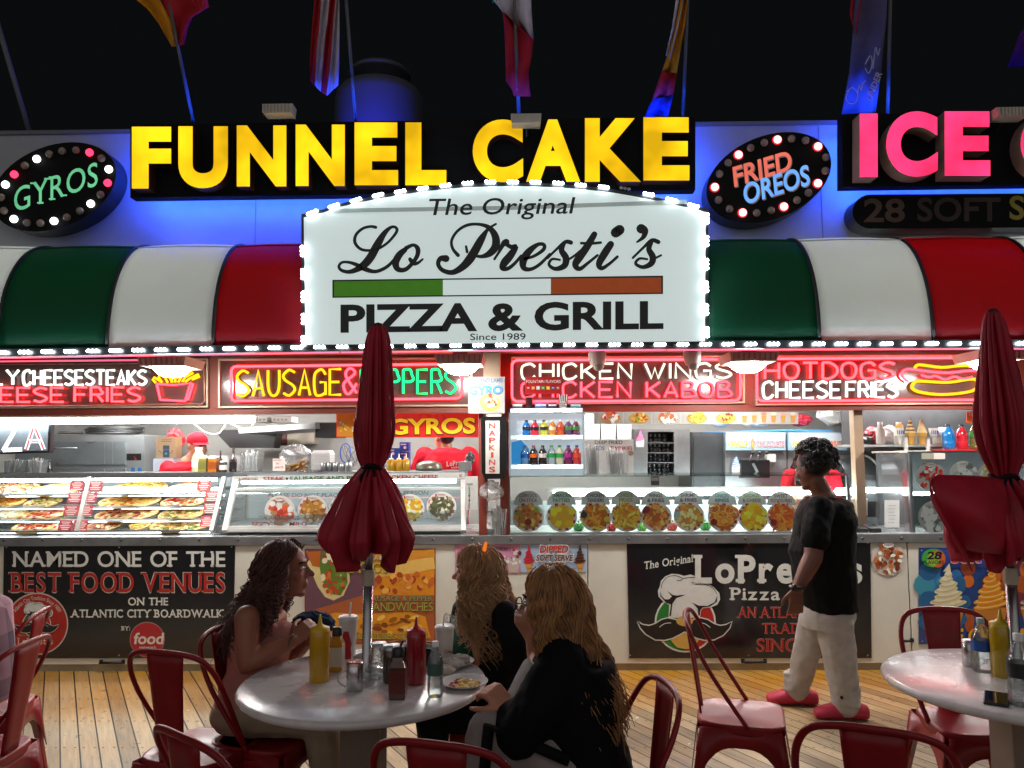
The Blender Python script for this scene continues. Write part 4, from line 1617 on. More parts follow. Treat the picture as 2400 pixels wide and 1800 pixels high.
# ================================================================ drinks shelf with LED bars
Z_ = lambda v, Y, u=1280: P(u, v, Y).z
YD = .036
du0, du1 = P(1193, 1000, YD).x, P(1369, 1000, YD).x
shelf = T('drinks_shelf', 'lit clear shelf of soft drink bottles standing on the glass case', 'shelf', ((du0 + du1) / 2, YD, ZG))
LB = lamp('shelf_led', (.82, .95, 1), 12)
for k, v in enumerate((961, 1024, 1093)):
    z = Z_(v, YD)
    g = B()
    g.box(du0 + .01, du1 - .01, YD, YD + .094, z - .012, z, glass('shelf_sheet', 'eef4f6', .04, .05, .12, 'd8e8ec'))
    g.obj('shelf_board', shelf)
    g = B()
    g.box(du0 + .012, du1 - .012, YD - .012, YD - .001, z - .017, z + .012, mat('led_profile', 'dfe8ee', .3, e=.9, ec='cfe6f2'))
    g.obj('led_profile', shelf)
    g = B()
    for q in range(3):
        x = du0 + (du1 - du0) * (.2 + .3 * q)
        g.box(x - .05, x + .05, YD - .016, YD - .0125, z - .012, z + .008, LB)
    g.obj('led_bar', shelf)
for x in (du0, du1 - .008):
    g = B()
    g.box(x, x + .008, YD, YD + .094, ZG, Z_(957, YD), glass('shelf_sheet', 'eef4f6', .04, .05, .12, 'd8e8ec'))
    g.obj('side_sheet', shelf)
g = B()
g.box(du0, du1, YD + .094, YD + .099, ZG, Z_(968, YD), mat('shelf_back', 'c4d0d6', .35, e=.38, ec='cfe0ea'))
g.obj('back_sheet', shelf)
g = B()
x = du0 + .06
g.poly([(x - .045, YD + .090, Z_(1088, YD)), (x + .09, YD + .090, Z_(1088, YD)), (x + .09, YD + .090, Z_(1052, YD)), (x + .03, YD + .090, Z_(1031, YD)), (x - .045, YD + .090, Z_(1036, YD))], mat('blue_panel', '2f8fd0', .3, e=.5, ec='2f8fd0'))
g.obj('blue_panel', shelf)
up = [(862, '1a6fc0', '15181c', '20242c', 'bottle of blue sports drink'), (935, 'd02a44', '15181c', '2a2226', 'bottle of red sports drink'), (1015, 'c8cc3a', '15181c', '24262a', 'bottle of yellow-green sports drink'),
      (1087, 'd98a2a', 'e6e6e6', 'e8d9b0', 'bottle of orange juice with a cream label'), (1157, 'd0602a', 'e6e6e6', 'd83a2a', 'bottle of orange drink with a red label'), (1225, '6a4a6a', 'e6e6e6', '3a8a4a', 'purple juice bottle with a green label'), (1290, '7a3a5a', 'e6e6e6', '4a9a3a', 'dark juice bottle with a green label, last of the upper row')]
for x_, b_, c, l_, lb in up:
    z = Z_(1024, YD)
    vessel('drink_bottle', lb + ' on the upper shelf' if 'upper' not in lb else lb, 'bottle', P(1000 + x_ * .2712, 1000, YD + .05).x, YD + .05, z, dim(40, YD), dim(9.6, YD), 'pet', liq(b_), cap_(c), cap_(l_), 'bottles on the drinks shelf', 12)
lo = [(850, None, '2a5a9a', '1f5fb0', 'clear water bottle with a blue label, first of the lower row'), (925, '20100c', 'b0302a', 'c8622c', 'cola bottle with an orange label on the lower shelf'), (1003, '1c0e0c', '14110f', 'c8c2c0', 'cola bottle with a pale label on the lower shelf'), (1080, None, '1c6a3c', '1c8a4a', 'clear soda bottle with a green label on the lower shelf'),
      (1150, 'b9b89a', '1c6a3c', '2f8a4a', 'pale ginger soda bottle with a small green label on the lower shelf'), (1225, '6a1a4a', '2a3a8a', 'a82a8a', 'purple drink bottle with a magenta label on the lower shelf'), (1298, 'c03a3a', '2a3a8a', 'd8502a', 'red drink bottle with an orange label, last of the lower row')]
for x_, b_, c, l_, lb in lo:
    z = Z_(1092.5, YD)
    vessel('drink_bottle', lb, 'bottle', P(1000 + x_ * .2712, 1070, YD + .05).x, YD + .05, z + .001, dim(48, YD), dim(10.2, YD), 'pet', liq(b_) if b_ else PLASTIC, cap_(c), cap_(l_), 'bottles on the drinks shelf', 12)
z = Z_(957, YD) + .004
xt = lambda e: P(1000 + e * .2712, 950, YD + .05).x
for e_, wd, hh, m, lb in ((785, 24, 13, PLASTIC, 'low clear tub on top of the drinks shelf'), (985, 27, 14, mat('blue_carton', '4a6ab0', .4), 'small pale blue carton on top of the drinks shelf'), (1085, 20, 13, mat('navy_tin', '27305a', .35), 'navy blue tub marked in white on top of the drinks shelf'),
                          (1285, 24, 12, mat('teal_carton', '3f9ab0', .4), 'teal carton at the end of the drinks shelf top')):
    g = B()
    w = dim(wd, YD) / 2
    g.box(xt(e_) - w, xt(e_) + w, YD + .015, YD + .075, z, z + dim(hh, YD), m)
    g.box(xt(e_) - w * .95, xt(e_) + w * .95, YD + .012, YD + .0145, z + dim(hh * .3, YD), z + dim(hh * .7, YD), flat('d8dce4'))
    tag(g.obj('tub', bev=.004), lb, 'tub')
vessel('soda_cup', 'dark cola cup on top of the drinks shelf under the red flavour sign', 'cup', xt(885), YD + .045, z, dim(28, YD), dim(10, YD), 'cup', mat('cola_cup', '3a1f1f', .3), None)
t = T('popcorn_box', 'striped popcorn box on top of the drinks shelf', 'popcorn box', (xt(1178), YD + .1, z))
g = B()
for k in range(9):
    a, b_ = -1 + k * 2 / 9, -1 + (k + 1) * 2 / 9
    w0, w1, hh = dim(9, YD), dim(12.5, YD), dim(31, YD)
    g.add([(xt(1178) + a * w0, YD + .02, z), (xt(1178) + b_ * w0, YD + .02, z), (xt(1178) + b_ * w1, YD + .012, z + hh), (xt(1178) + a * w1, YD + .012, z + hh)], [(0, 1, 2, 3)], flat('e8e4e0' if k % 2 else '3a3040'))
g.box(xt(1178) - w0, xt(1178) + w0, YD + .0225, YD + .08, z, z + hh * .95, flat('d8d4d0'))
g.obj('box', t)
g = B()
g.disc(1000 + 1178 * .2712, 949, 9, 9, YD + .008, flat('d8d2d0'), 16)
g.text('POP', 1313, 948, 1326, 4, YD + .006, flat('3a3040'), .01)
g.text('CORN', 1312, 953.5, 1327, 4, YD + .006, flat('3a3040'), .01)
g.obj('emblem', t)


def board(name, label, cat, u0, v0, u1, v1, Y, m, art=None, thick=.008, group=None):
    p = P((u0 + u1) / 2, v1, Y)
    t = T(name, label, cat, (p.x, Y, p.z), group)
    g = B()
    g.pbox(u0, v0, u1, v1, Y, thick, m)
    g.obj('board', t)
    if art:
        for nm, fn in art:
            g = B()
            fn(g)
            g.obj(nm, t)
    return t


# red flavour sign, gyro poster, napkin box
def flav(g):
    g.text('FOUNTAIN FLAVORS', 1233, 897.5, 1314, 7, .052, flat('f0e4e2'), .012)
    for k, c in enumerate(('c02a22', 'e0862a', 'd8d4e0', '2f9a3c', 'e8c22a', '5a4a7a', 'b05a3a')):
        g.rect(1234 + k * 11.6, 905, 1242 + k * 11.6, 913, .052, flat(c))
        g.rect(1235.5 + k * 11.6, 908, 1240.5 + k * 11.6, 910, .0505, flat('f0ecea'))


board('flavor_sign', 'red sign reading FOUNTAIN FLAVORS above the drinks shelf', 'sign', 1230.5, 883, 1317, 923.5, .055, mat('red_plastic', 'b01a20', .3), [('print', flav)], .004)


def gyro_art(g):
    Y = -.064
    g.text('BEEF AND LAMB', 1100, 897, 1178, 10, Y, flat('46648a'), .022, dv=-1)
    g.text('GYRO', 1099, 925, 1179, 20, Y, flat('16406a'), .05, dv=-2)
    g.text('GYRO', 1100, 924, 1178, 19, Y - .002, flat('3a86c0'), .022, dv=-2)
    g.px([(1098, 930), (1120, 935), (1128, 960), (1099, 945)], Y, flat('b9b2aa'))
    g.disc(1148, 943, 24, 21, Y, flat('d8b24a'), 20, .3)
    pieces(g, 1150, 940, 19, 17, Y - .0015, 'gyro', random.Random(3), 26)
    for i in range(10):
        for j in range(3):
            g.disc(1101 + i * 4, 958 + j * 3.4, 1, 1, Y, flat('4a4a4a'), 6)


board('gyro_poster', 'small white poster reading BEEF AND LAMB GYRO above the napkin box', 'poster', 1097.5, 883, 1183, 969, -.06, mat('poster_white', '979590', .5), [('print', gyro_art)], .004)
t = T('napkin_dispenser', 'tall black dispenser with a white strip reading NAPKINS fixed to the post', 'dispenser', P(1157, 1128, -.1))
g = B()
q = [(1127, 982), (1133, 976), (1180, 976), (1186, 982), (1188, 1100), (1180, 1122), (1138, 1123), (1129, 1108)]
g.prism(q, -.12, -.005, mat('black_plastic', '101112', .22, var=.15, coat=.3))
g.obj('body', t, bev=.012)
g = B()
g.rect(1138, 986, 1171, 1110, -.1225, mat('strip_white', 'b9b8b2', .5))
for k, c in enumerate('NAPKINS'):
    w = 3 if c == 'I' else 7.5
    g.text(c, 1153.5 - w, 1004 + k * 17.1, 1153.5 + w, 12.5, -.124, flat('a82a22'), .02)
g.obj('name_strip', t)
g = B()
g.prism([(1140, 968), (1175, 968), (1175, 976), (1140, 976)], -.05, -.01, flat('d8d8d4'))
g.obj('bracket', t)
# bag of napkin waste, straws, sanitizer
BAG = glass('bag_film', 'ffffff', .08, .25, .28, 'd4d6d8')


def crumple(name, label, cat, c, rx, ry, rz, m, seed, n=14, k=9, amp=.35, group=None):
    rng = random.Random(seed)
    g = B()
    vs = []
    for i in range(k + 1):
        t_ = pi * i / k
        for j in range(n):
            a = 2 * pi * j / n
            q = 1 + rng.uniform(-amp, amp)
            vs.append((c[0] + rx * sin(t_) * cos(a) * q, c[1] + ry * sin(t_) * sin(a) * q, c[2] + max(-1, cos(t_) * (1 + rng.uniform(-amp, amp) * .4)) * rz))
    fs = [(i * n + j, (i + 1) * n + j, (i + 1) * n + (j + 1) % n, i * n + (j + 1) % n) for i in range(k) for j in range(n)]
    g.add(vs, fs, m)
    return tag(g.obj(name), label, cat, group)


p = P(1152, 1150, -.04)
crumple('plastic_bag', 'limp clear plastic bag hanging under the napkin dispenser', 'bag', (p.x, -.05, p.z), .075, .03, .075, BAG, 4)
p = P(1150, 1215, .05)
crumple('plastic_bag', 'long white plastic sack on the counter under the napkin dispenser', 'bag', (p.x, .05, ZC + .085), .06, .05, .085, mat('white_film', 'c9cbca', .35, var=.1), 5, amp=.18)
for u, u2, vt, Y, z, lb in ((1170, 40, 1182, .03, ZC, 'clear tub of white straws at the corner of the glass case'), (1389, 33, 1040, .2, ZG, 'clear tub of wrapped straws on top of the glass case'), (1447, 56, 1046, .2, ZG, 'clear bin of plastic forks in front of the DEEP FRIED sign'),
                            (34, 36, 1075, .55, ZL, 'clear bin of white forks under the red and white LED sign'), (86, 42, 1072, .55, ZL, 'clear bin of wrapped cutlery on the pizza case'), (590, 52, 1052, .55, ZL, 'clear bin of plastic forks beside the sauce bottles')):
    x = P(u, 1100, Y).x
    t = T('cutlery_tub', lb, 'tub', (x, Y, z), 'clear tubs of straws and cutlery')
    hh = max(.05, P(u, vt, Y).z - z) * .86
    w = dim(u2, Y) / 2 * .9
    g = B()
    g.add([(x + sx * w * (.85 if zz == 0 else 1), Y + sy * min(w, .05), z + .001 + zz) for zz in (0, hh) for sx, sy in ((-1, -1), (1, -1), (1, 1), (-1, 1))], [(3, 2, 1, 0)] + [(k, (k + 1) % 4, (k + 1) % 4 + 4, k + 4) for k in range(4)], PLASTIC)
    g.obj('tub', t)
    rng = random.Random(u)
    g = B()
    for k in range(34):
        a = x + rng.uniform(-.6, .6) * w
        l = hh * rng.uniform(.85, 1.15)
        b_ = a + rng.uniform(-.4, .4) * w
        yb, yt = Y + rng.uniform(-.5, .5) * min(w, .05), Y + rng.uniform(-.8, .8) * min(w, .05)
        g.bar((a, yb, z + .006), (b_, yt, z + l), .007 if u2 > 42 else .005, .004, mat('white_straw', 'd9dcdc', .35))
    g.obj('contents', t)
board('hand_sanitizer', 'grey wall box lettered HAND SANITIZER beside the steam table', 'sanitizer', 1090, 1117, 1120, 1195, .0, mat('pale_box', 'bfc0bd', .4),
      [('print', lambda g: (g.text('HAND', 1093, 1137, 1108, 5, -.002, flat('4a4a4a'), .01), [g.text(c, 1098, 1147 + 5.6 * k, 1102, 4.4, -.002, flat('4a4a4a'), .01) for k, c in enumerate('SANITIZER')]))], .06)

# ================================================================ kitchen, left part
YK = .9
t = T('led_sign', 'LED sign ending in the dotted letters ZA hanging over the pizza case', 'sign', P(60, 1064, .25))
Y = .25
g = B()
g.prism([(-120, 985), (-120, 1068), (116, 1061), (119, 989)], Y, Y + .05, mat('sign_case_black', '0c0d10', .35))
g.obj('case', t)
g = B()
g.px([(-115, 990), (-115, 1062), (111, 1056), (114, 994)], Y - .002, mat('led_board', '66727a', .3))
g.obj('panel', t)
WD, RD = lamp('dot_white', (1, .97, .98), 2.2, sample=False), lamp('dot_red', (1, .06, .07), 1.6, sample=False)


def dots(g, pts, m, w):
    for (u0, v0), (u1, v1) in zip(pts, pts[1:]):
        n = max(2, int(math.hypot(u1 - u0, v1 - v0) / 3.6))
        nx, ny = -(v1 - v0), u1 - u0
        l = math.hypot(nx, ny)
        for k in range(n + 1):
            for q, mm in ((-w, WD), (0, m), (w, WD)):
                a = k / n
                g.disc(u0 + (u1 - u0) * a + nx / l * q, v0 + (v1 - v0) * a + ny / l * q, 1.75, 1.75, Y - .004 - (.0005 if q else 0), mm, 6)


g = B()
dots(g, [(4, 998), (42, 996), (8, 1055), (50, 1053)], WD, 3.4)
g.obj('led_dots', t)
g = B()
dots(g, [(-60, 999), (-22, 998), (-56, 1056), (-16, 1055)], WD, 3.4)
g.obj('led_dots', t)
g = B()
dots(g, [(62, 1052), (80, 997), (102, 1052)], RD, 3.6)
dots(g, [(70, 1034), (94, 1034)], RD, 3.)
g.obj('led_dots', t)
# tube light above
t = T('tube_light', 'long bright white fluorescent tube under the brown beam over the pizza case', 'tube light', P(300, 985, .16))
g = B()
x0, x1 = P(-60, 980, .16).x, P(597, 980, .16).x
zt = P(300, 984, .16).z
g.box(x0, x1, .17, .24, zt + .02, ZH0 - .003, WHITE)
g.obj('housing', t)
g = B()
g.tube([(x0, .2, zt), (x1 - .02, .2, zt)], .028, lamp('front_tube', (1, .99, .97), 30), 10)
g.obj('tube', t)
g = B()
g.ptube([(597, 990), (588, 1004), (570, 1012), (555, 1000), (540, 992)], .2, .005, mat('white_cord', 'c9c9c4', .5))
g.ptube([(454, 992), (478, 1012), (500, 1019), (515, 1015), (528, 996)], .25, .005, mat('white_cord', 'c9c9c4', .5))
g.obj('cord', t)
# oven
t = T('pizza_oven', 'stainless steel deck pizza oven behind the pizza case', 'oven', P(230, 1150, 1.2))
Y = 1.2
OV = mat('oven_steel', 'a3a9ac', .32, metal=.5, var=.12, scale=5)
g = B()
g.pbox(-160, 1019, 338, 1250, Y, .7, OV)
g.obj('cabinet', t, bev=.01)
for v0, v1 in ((1035, 1089), (1097, 1150)):
    g = B()
    g.pbox(-60, v0, 293, v1, Y - .03, .03, mat('oven_door', '8f989c', .30, metal=.5, var=.2, scale=3))
    for u in (244, 263):
        g.rect(u, v0 + 1, u + 2, v1 - 1, Y - .032, mat('oven_line', 'c2c8ca', .3, metal=.8))
    g.obj('door', t)
    g = B()
    g.ptube([(-20, v0 + 15), (180, v0 + 15)], Y - .07, .007, STEEL)
    g.obj('handle', t)
g = B()
g.rect(297, 1063, 331, 1079, Y - .002, BLACK)
g.disc(311, 1074, 5, 5, Y - .02, mat('knob_black', '18181a', .3), 14)
g.px([(314, 1068), (322, 1078), (312, 1078)], Y - .004, flat('c03030'))
g.rect(307, 1096, 316, 1106, Y - .004, flat('2a6aa8'))
g.rect(323, 1096, 332, 1106, Y - .004, flat('2a6aa8'))
g.obj('control_panel', t)
zo = P(230, 1019, Y).z
for k in range(4):
    x = P(268 + (k % 2) * 6, 1010, Y + .3).x
    g = B()
    z = zo + .012 + .016 * k
    g.lathe([(.0, 0), (.23, 0), (.245, .012), (.24, .014), (.22, .004), (0, .003)], (x, Y + .3, z), STEELD, 24)
    g.bar((x - .24, Y + .2, z + .008), (x - .44, Y + .14, z + .006), .03, .008, BLACK if k == 0 else STEELD)
    tag(g.obj('pizza_pan'), 'round steel pizza pan stacked on the oven, ' + ['bottom of its stack', 'second from the bottom of its stack', 'second from the top of its stack', 'top of its stack'][k], 'pan', 'pans on the oven')
# cartons and shelf goods
def carton(label, u0, v0, u1, v1, Y, c, art=None, name='carton', dep=.12, cat='carton'):
    return board(name, label, cat, u0, v0, u1, v1, Y, mat('card_' + c, c, .6, var=.1), art, dep)


def smile(g):
    g.rect(382, 1044, 397, 1072, .999, flat('22303c'))
    g.text('prime', 383, 1055, 396, 4, .997, flat('3a8ac0'), .0)
    g.disc(389, 1063, 3, 3, .997, flat('4a90c0'), 8)
    g.stroke([(372, 1056), (378, 1061), (383, 1063)], 1.2, .998, flat('3a2a1c'))
    g.stroke([(397, 1063), (402, 1061), (405, 1055)], 1.2, .998, flat('3a2a1c'))
    for k in range(2):
        g.rect(378, 1030 + 4 * k, 402, 1031.5 + 4 * k, .999, flat('6a5a48'))


carton('brown shipping box with a blue tape strip beside the worker in the red cap', 366, 1024, 412, 1073, 1.0, 'a58a68', [('print', smile)])
carton('white cool box with blue corners under the brown shipping box', 359, 1075, 405, 1125, .95, 'c4d4e4', None, 'cool_box', .2, 'cool box')
crumple('red_bag', 'red cloth bag behind the worker in the red cap', 'bag', tuple(P(410, 1030, 1.25)), .085, .05, .10, mat('red_cloth', 'b82a32', .6), 9, amp=.25)
g = B()
g.prism([(557, 1003), (560, 1016), (739, 1004), (738, 992)], .75, 1.6, STEEL)
tag(g.obj('extractor_hood'), 'stainless extractor hood over the dark grill', 'hood')
g = B()
g.prism([(512, 1020), (540, 1050), (640, 1050), (648, 1016), (640, 1004), (516, 1008)], 1.5, 1.7, mat('grill_dark', '131518', .4, var=.3))
tag(g.obj('grill_hood'), 'black curved grill cover behind the sauce bottles', 'grill')
carton('black-fronted cabinet hanging beside the steel hood', 739, 990, 792, 1026, .9, '16181b', None, 'hanging_cabinet', .3, 'cabinet')
for k, (a, b_) in enumerate(((585, 626), (636, 683))):
    board('tile_carton', ['flat white carton lying over the end of the tube light', 'flat white carton lying over the steel hood'][k], 'carton', a, 976, b_, 990, .95, mat('card_d0cec8', 'd0cec8', .6), [('print', lambda g, a=a: [g.rect(a + 4 + 9 * q, 981, a + 10 + 9 * q, 986, .948, flat('9a9890')) for q in range(4)])], .2)
g = B()
g.prism([(673, 1010), (673, 1044), (737, 1040), (737, 1004)], 1.9, 2.05, mat('dirty_cream', '9a9184', .6, var=.3, scale=8))
g.prism([(655, 1012), (655, 1044), (671, 1043), (671, 1010)], 1.9, 2.05, mat('maroon_wall', '4a1c20', .6))
tag(g.obj('wall_panel'), 'cream and maroon wall panel behind the steel hood', 'wall panel')
# gyros panel
def gy(g):
    Y = .40
    g.rect(790, 969, 842, 1023, Y, flat('d9962a'))
    pieces(g, 806, 1000, 16, 20, Y - .001, 'egg', random.Random(5), 18)
    pieces(g, 838, 995, 16, 24, Y - .001, 'gyro', random.Random(6), 18)
    g.text('GYROS', 911, 1019, 1116, 38, Y, flat('7a2410'), .06, dv=-3)
    g.text('GYROS', 913, 1017, 1114, 35, Y - .003, mat('menu_yellow_glow', 'e8b820', .3, e=.5, ec='e8b820'), .035, dv=-3)  # letters given their own glow, like the panel
    g.text('in', 914, 976, 928, 12, Y, flat('e8d8d0'), .02)


board('menu_sign', 'red panel with fat yellow letters reading GYROS, half behind the closed umbrella', 'menu panel', 788, 968, 1121, 1025, .405, mat('menu_red_glow', 'c0241f', .3, e=.5, ec='c0241f'), [('print', gy)], .03)  # panel and letters glow by added emission, to lift a dim sign
# ledge goods (left)
LG = [('cream jug with a white cap beside the worker in the red cap', 'dressing_jug', 465, 30, 58, 'jug', liq('d8cfa0'), cap_('e8e8e4'), cap_('ece8dc')), ('square jar of green peppers with a white lid', 'spice_jar', 477, 21, 39, 'jar', liq('8a7d34'), cap_('d0d0cc'), cap_('6e6a34')),
      ('square jar of orange chillies with a white lid', 'spice_jar', 500, 22, 39, 'jar', liq('b06a1c'), cap_('d0d0cc'), cap_('8a4418')), ('dark sauce bottle with a pale neck behind the small shaker', 'sauce_bottle', 516, 11, 50, 'sauce', liq('2a1410'), cap_('3a2018'), cap_('b8b4a8')),
      ('small steel-topped shaker between two sauce bottles', 'shaker', 523, 17, 27, 'jar', liq('2c2622'), cap_('b8b8b4'), cap_('d0ccc4')), ('dark sauce bottle with a yellow-green neck by the fork bin', 'sauce_bottle', 546, 17, 56, 'sauce', liq('35130f'), cap_('2a2a24'), cap_('1c1c20')),
      ('black squeeze bottle at the end of the LED sign', 'sauce_bottle', 115, 12, 30, 'sauce', liq('1c1c20'), cap_('2a2a2c'), None)]
for i, (lb, nm, u, w, hh, k, m, c, l_) in enumerate(LG):
    Y = .52 if i in (1, 2, 4) else .62
    vessel(nm, lb, nm.split('_')[-1] if nm != 'shaker' else 'shaker', P(u, 1100, Y).x, Y, ZL, dim(hh, Y), dim(w / 2, Y), k, m, c, l_, square=(k == 'jar' and nm == 'spice_jar'))
for k, u in enumerate((508, 528, 555)):
    Y = .74
    x = P(u, 1090, Y).x
    g = B()
    for q in range(5):
        g.lathe([(.028, 0), (.036, .085), (.038, .085), (.030, .0)], (x, Y, ZL + .012 * q), mat('paper_cup', 'd3d6d4', .5), 14)
    tag(g.obj('cup_stack'), ['white paper cups behind the chilli jars', 'white paper cups behind the small shaker', 'white paper cups behind the last sauce bottle'][k] + ', nested in a stack', 'cups', 'stacked white cups')
# garlic knot bag + sign
p = P(690, 1080, .65)
crumple('plastic_bag', 'big clear bag of brown garlic knots on the ledge', 'bag', (p.x, .66, ZL + .115), .135, .07, .115, BAG, 11, amp=.22)
rng = random.Random(2)
for k in range(9):
    x = P(675 + 26 * rng.random() * 1.5, 1100, .62).x
    g = B()
    c = Vector((x, .56 + .06 * rng.random(), ZL + .016 + .028 * (k // 4)))
    r = .02
    g.tube([c + Vector((r * cos(a), r * .6 * sin(2 * a), r * .8 * sin(a))) for a in [2 * pi * j / 12 for j in range(12)]], .011, mat('knot_bread', '9a7440', .6, var=.3, scale=30), 6, closed=True)
    tag(g.obj('garlic_knot'), 'brown garlic knot in the pile before the clear bag', 'garlic knot', 'garlic knots')


def knots(g):
    g.text('GARLIC KNOTS', 641, 1080.5, 661, 3.4, .448, flat('a02a22'), .012)
    g.text('3/', 646, 1088, 655, 3.6, .448, flat('a02a22'), .01)
    g.text('6/4.75', 645, 1097.5, 664, 4.6, .448, flat('a02a22'), .01)


board('price_sign', 'white card reading GARLIC KNOTS propped before the clear bag', 'price sign', 639, 1075, 668, 1104, .45, flat('e4ddd6'), [('print', knots)], .004)
# foam boxes
for k in range(11):
    u = 757
    Y = .68
    x = P(u, 1090, Y).x
    z = ZL + .0145 * k
    g = B()
    w, d_ = dim(46, Y) / 2, .085
    top = .8 if k == 10 else .97
    hh = .026 if k == 10 else .0125
    g.add([(x + sx * w * q, Y + sy * d_ * q, z + zz) for zz, q in ((0, .95), (hh, top)) for sx, sy in ((-1, -1), (1, -1), (1, 1), (-1, 1))], [(3, 2, 1, 0), (4, 5, 6, 7)] + [(i, (i + 1) % 4, (i + 1) % 4 + 4, i + 4) for i in range(4)], mat('foam_white', 'd9dddd', .55, var=.05))
    tag(g.obj('foam_box', bev=.003), 'white foam box behind the steel shakers, ' + ['lowest in', 'second from the bottom of', 'third from the bottom of', 'fourth from the bottom of', 'fifth from the bottom of', 'in the very middle of', 'fifth from the top of', 'fourth from the top of', 'third from the top of', 'just under the lid of', 'hinged lid on top of'][k] + ' its stack', 'foam box', 'stacked foam boxes')
for k, (u, hh) in enumerate(((758, 22), (772, 22), (786, 22), (801, 20), (818, 23))):
    vessel('steel_shaker', ['first', 'second', 'third', 'fourth', 'fifth and largest'][k] + ' steel shaker counted from the foam boxes toward the umbrella', 'shaker', P(u, 1100, .5).x, .5, ZL, dim(hh, .5), dim(7 if k < 4 else 8.5, .5), 'mug', STEEL, STEELD, group='steel shakers on the ledge')
g = B()
x = P(730, 1100, .47).x
for k in range(7):
    g.lathe([(.0, 0), (.03, .0), (.034, .012), (.032, .012), (.02, .004)], (x - .09 + .03 * k, .46, ZL + .001), PLASTIC, 12)
tag(g.obj('lids'), 'row of clear cup lids on the ledge before the steel shakers', 'cup lids')
for k, u in enumerate((917, 935, 952)):
    vessel('squeeze_bottle', ['clear squeeze bottle of yellow mustard nearest the umbrella', 'clear squeeze bottle of yellow mustard in the middle of three', 'clear squeeze bottle of yellow mustard farthest from the umbrella'][k] + ' on the ledge', 'bottle', P(u, 1095, .6).x, .6, ZL, dim(40, .6), dim(9, .6), 'cone',
           liq('b8900f'), mat('cap_pale', 'd2d2c4', .4), group='mustard bottles behind the umbrella')
for k, (a, b_, c, d_) in enumerate(((908, 1050, 936, 1078), (908, 1078, 936, 1104), (936, 1036, 958, 1058), (936, 1058, 958, 1080), (936, 1080, 958, 1104))):
    carton(['upper wide', 'lower wide', 'topmost narrow', 'middle narrow', 'lowest narrow'][k] + ' blue carton in the stack behind the mustard bottles', a + .4, b_ + .4, c - .4, d_ - .4, .9 + .01 * k, '1d43a0',
           [('print', lambda g, a=a, b_=b_, k=k: (g.rect(a + 3, b_ + 4, a + 16, b_ + 7, .8985 + .01 * k, flat('c8d4ea')), g.disc(a + 13, b_ + 13, 3.6, 3.6, .8985 + .01 * k, flat('d8dce4'), 10)))])
g = B()
p = P(1005, 1104, .6)
g.lathe([(.0, .0), (.11, 0), (.112, .02), (.10, .055), (.05, .078), (0, .083)], (p.x, .6, ZL + .001), mat('pot_lid', '6a6a5e', .35, metal=.6), 20)
tag(g.obj('pot_lid'), 'domed grey pot lid before the worker seen from behind', 'pot lid')
p = P(1090, 1100, .5)
crumple('plastic_bag', 'dark crumpled bag by the napkin dispenser', 'bag', (P(1102, 1080, .5).x, .5, ZL + .10), .035, .03, .05, mat('bag_dark', '4a4a4e', .4, var=.3), 21)
g = B()
x = P(1090, 1100, .48).x
g.box(x - .05, x + .05, .44, .54, ZL + .001, ZL + .075, STEELD)
tag(g.obj('steel_pan', bev=.004), 'square steel pan under the dark bag by the napkin dispenser', 'pan')
p = P(810, 1062, 1.4)
g = B()
for k in range(5):
    g.tube([p + Vector((.05 * cos(a + k) + .02 * k, 0, .09 * sin(a) - .01 * k)) for a in [2 * pi * j / 14 for j in range(14)]], .006, mat('grey_cable', '7a7c80', .5) if k else mat('blue_cable', '1f44b8', .4), 5, closed=True)
tag(g.obj('cable_coil'), 'coil of grey and blue cable hanging on the kitchen wall', 'cable')

# ================================================================ kitchen, middle and right
for k in range(3):
    carton(['first stack of white takeaway cartons next to the drinks shelf', 'middle stack of white takeaway cartons over the DEEP FRIED sign', 'last stack of white takeaway cartons beside the steel rack'][k], 1372 + 37 * k, 970 + 2 * k, 1406 + 37 * k, 1030, .95, 'cfd0cc', [('print', lambda g, k=k: [g.rect(1373 + 37 * k, 999 + 5 * q, 1405 + 37 * k, 999.8 + 5 * q, .949, flat('a2a4a2')) for q in range(6)])], 'carton_stack')


def fried(g):
    g.text('DEEP FRIED', 1394, 1040.5, 1459, 8, .798, flat('2a2c2e'), .014)
    g.text('OREOS', 1378, 1055, 1417, 9, .798, flat('5a7a9a'), .03)
    g.text('TWINKIES', 1430, 1055, 1482, 9, .798, flat('a02a30'), .02)
    g.disc(1478, 1062, 8, 6, .798, flat('8a6a5a'), 10)


board('menu_board', 'white board reading DEEP FRIED behind the bin of plastic forks', 'sign', 1370, 1030, 1485, 1110, .8, flat('d5d8d6'), [('print', fried)], .01)


def strip(g):
    Y = HY - .052
    for k, (a, b_, kd) in enumerate(((1395, 1461, 'gyro'), (1462, 1527, 'dog'), (1528.5, 1596, 'gyro'), (1597, 1663, 'fries'), (1664, 1732, 'burger'))):
        g.rect(a, 966.5, b_ - 1, 993.5, Y, flat('b5b6b2'))
        for i in range(8):
            for j in range(2):
                g.disc(a + 4 + 8 * i, 984 + 5 * j, 1, 1, Y - .001, flat('8a8c8c'), 6)
        g.disc((a + b_) / 2 + 3, 980, 24, 13, Y - .002, flat('c9a25a'), 18)
        pieces(g, (a + b_) / 2 + 4, 979, 23, 12, Y - .003, kd, random.Random(k), 36)
    g.rect(1734, 966.5, 1870, 993.5, Y, flat('b8b6b2'))
    for k in range(6):
        u = 1745 + 22.7 * k
        g.px([(u - 6, 974), (u - 4, 990), (u + 4, 990), (u + 6, 974)], Y - .002, flat('c9924a'))
        g.disc(u, 970, 7, 4, Y - .003, flat(('e8dccb', 'd8b0a0', 'c08a6a', 'e6d2b4', 'd2a088', 'e0c8b0')[k]), 10)


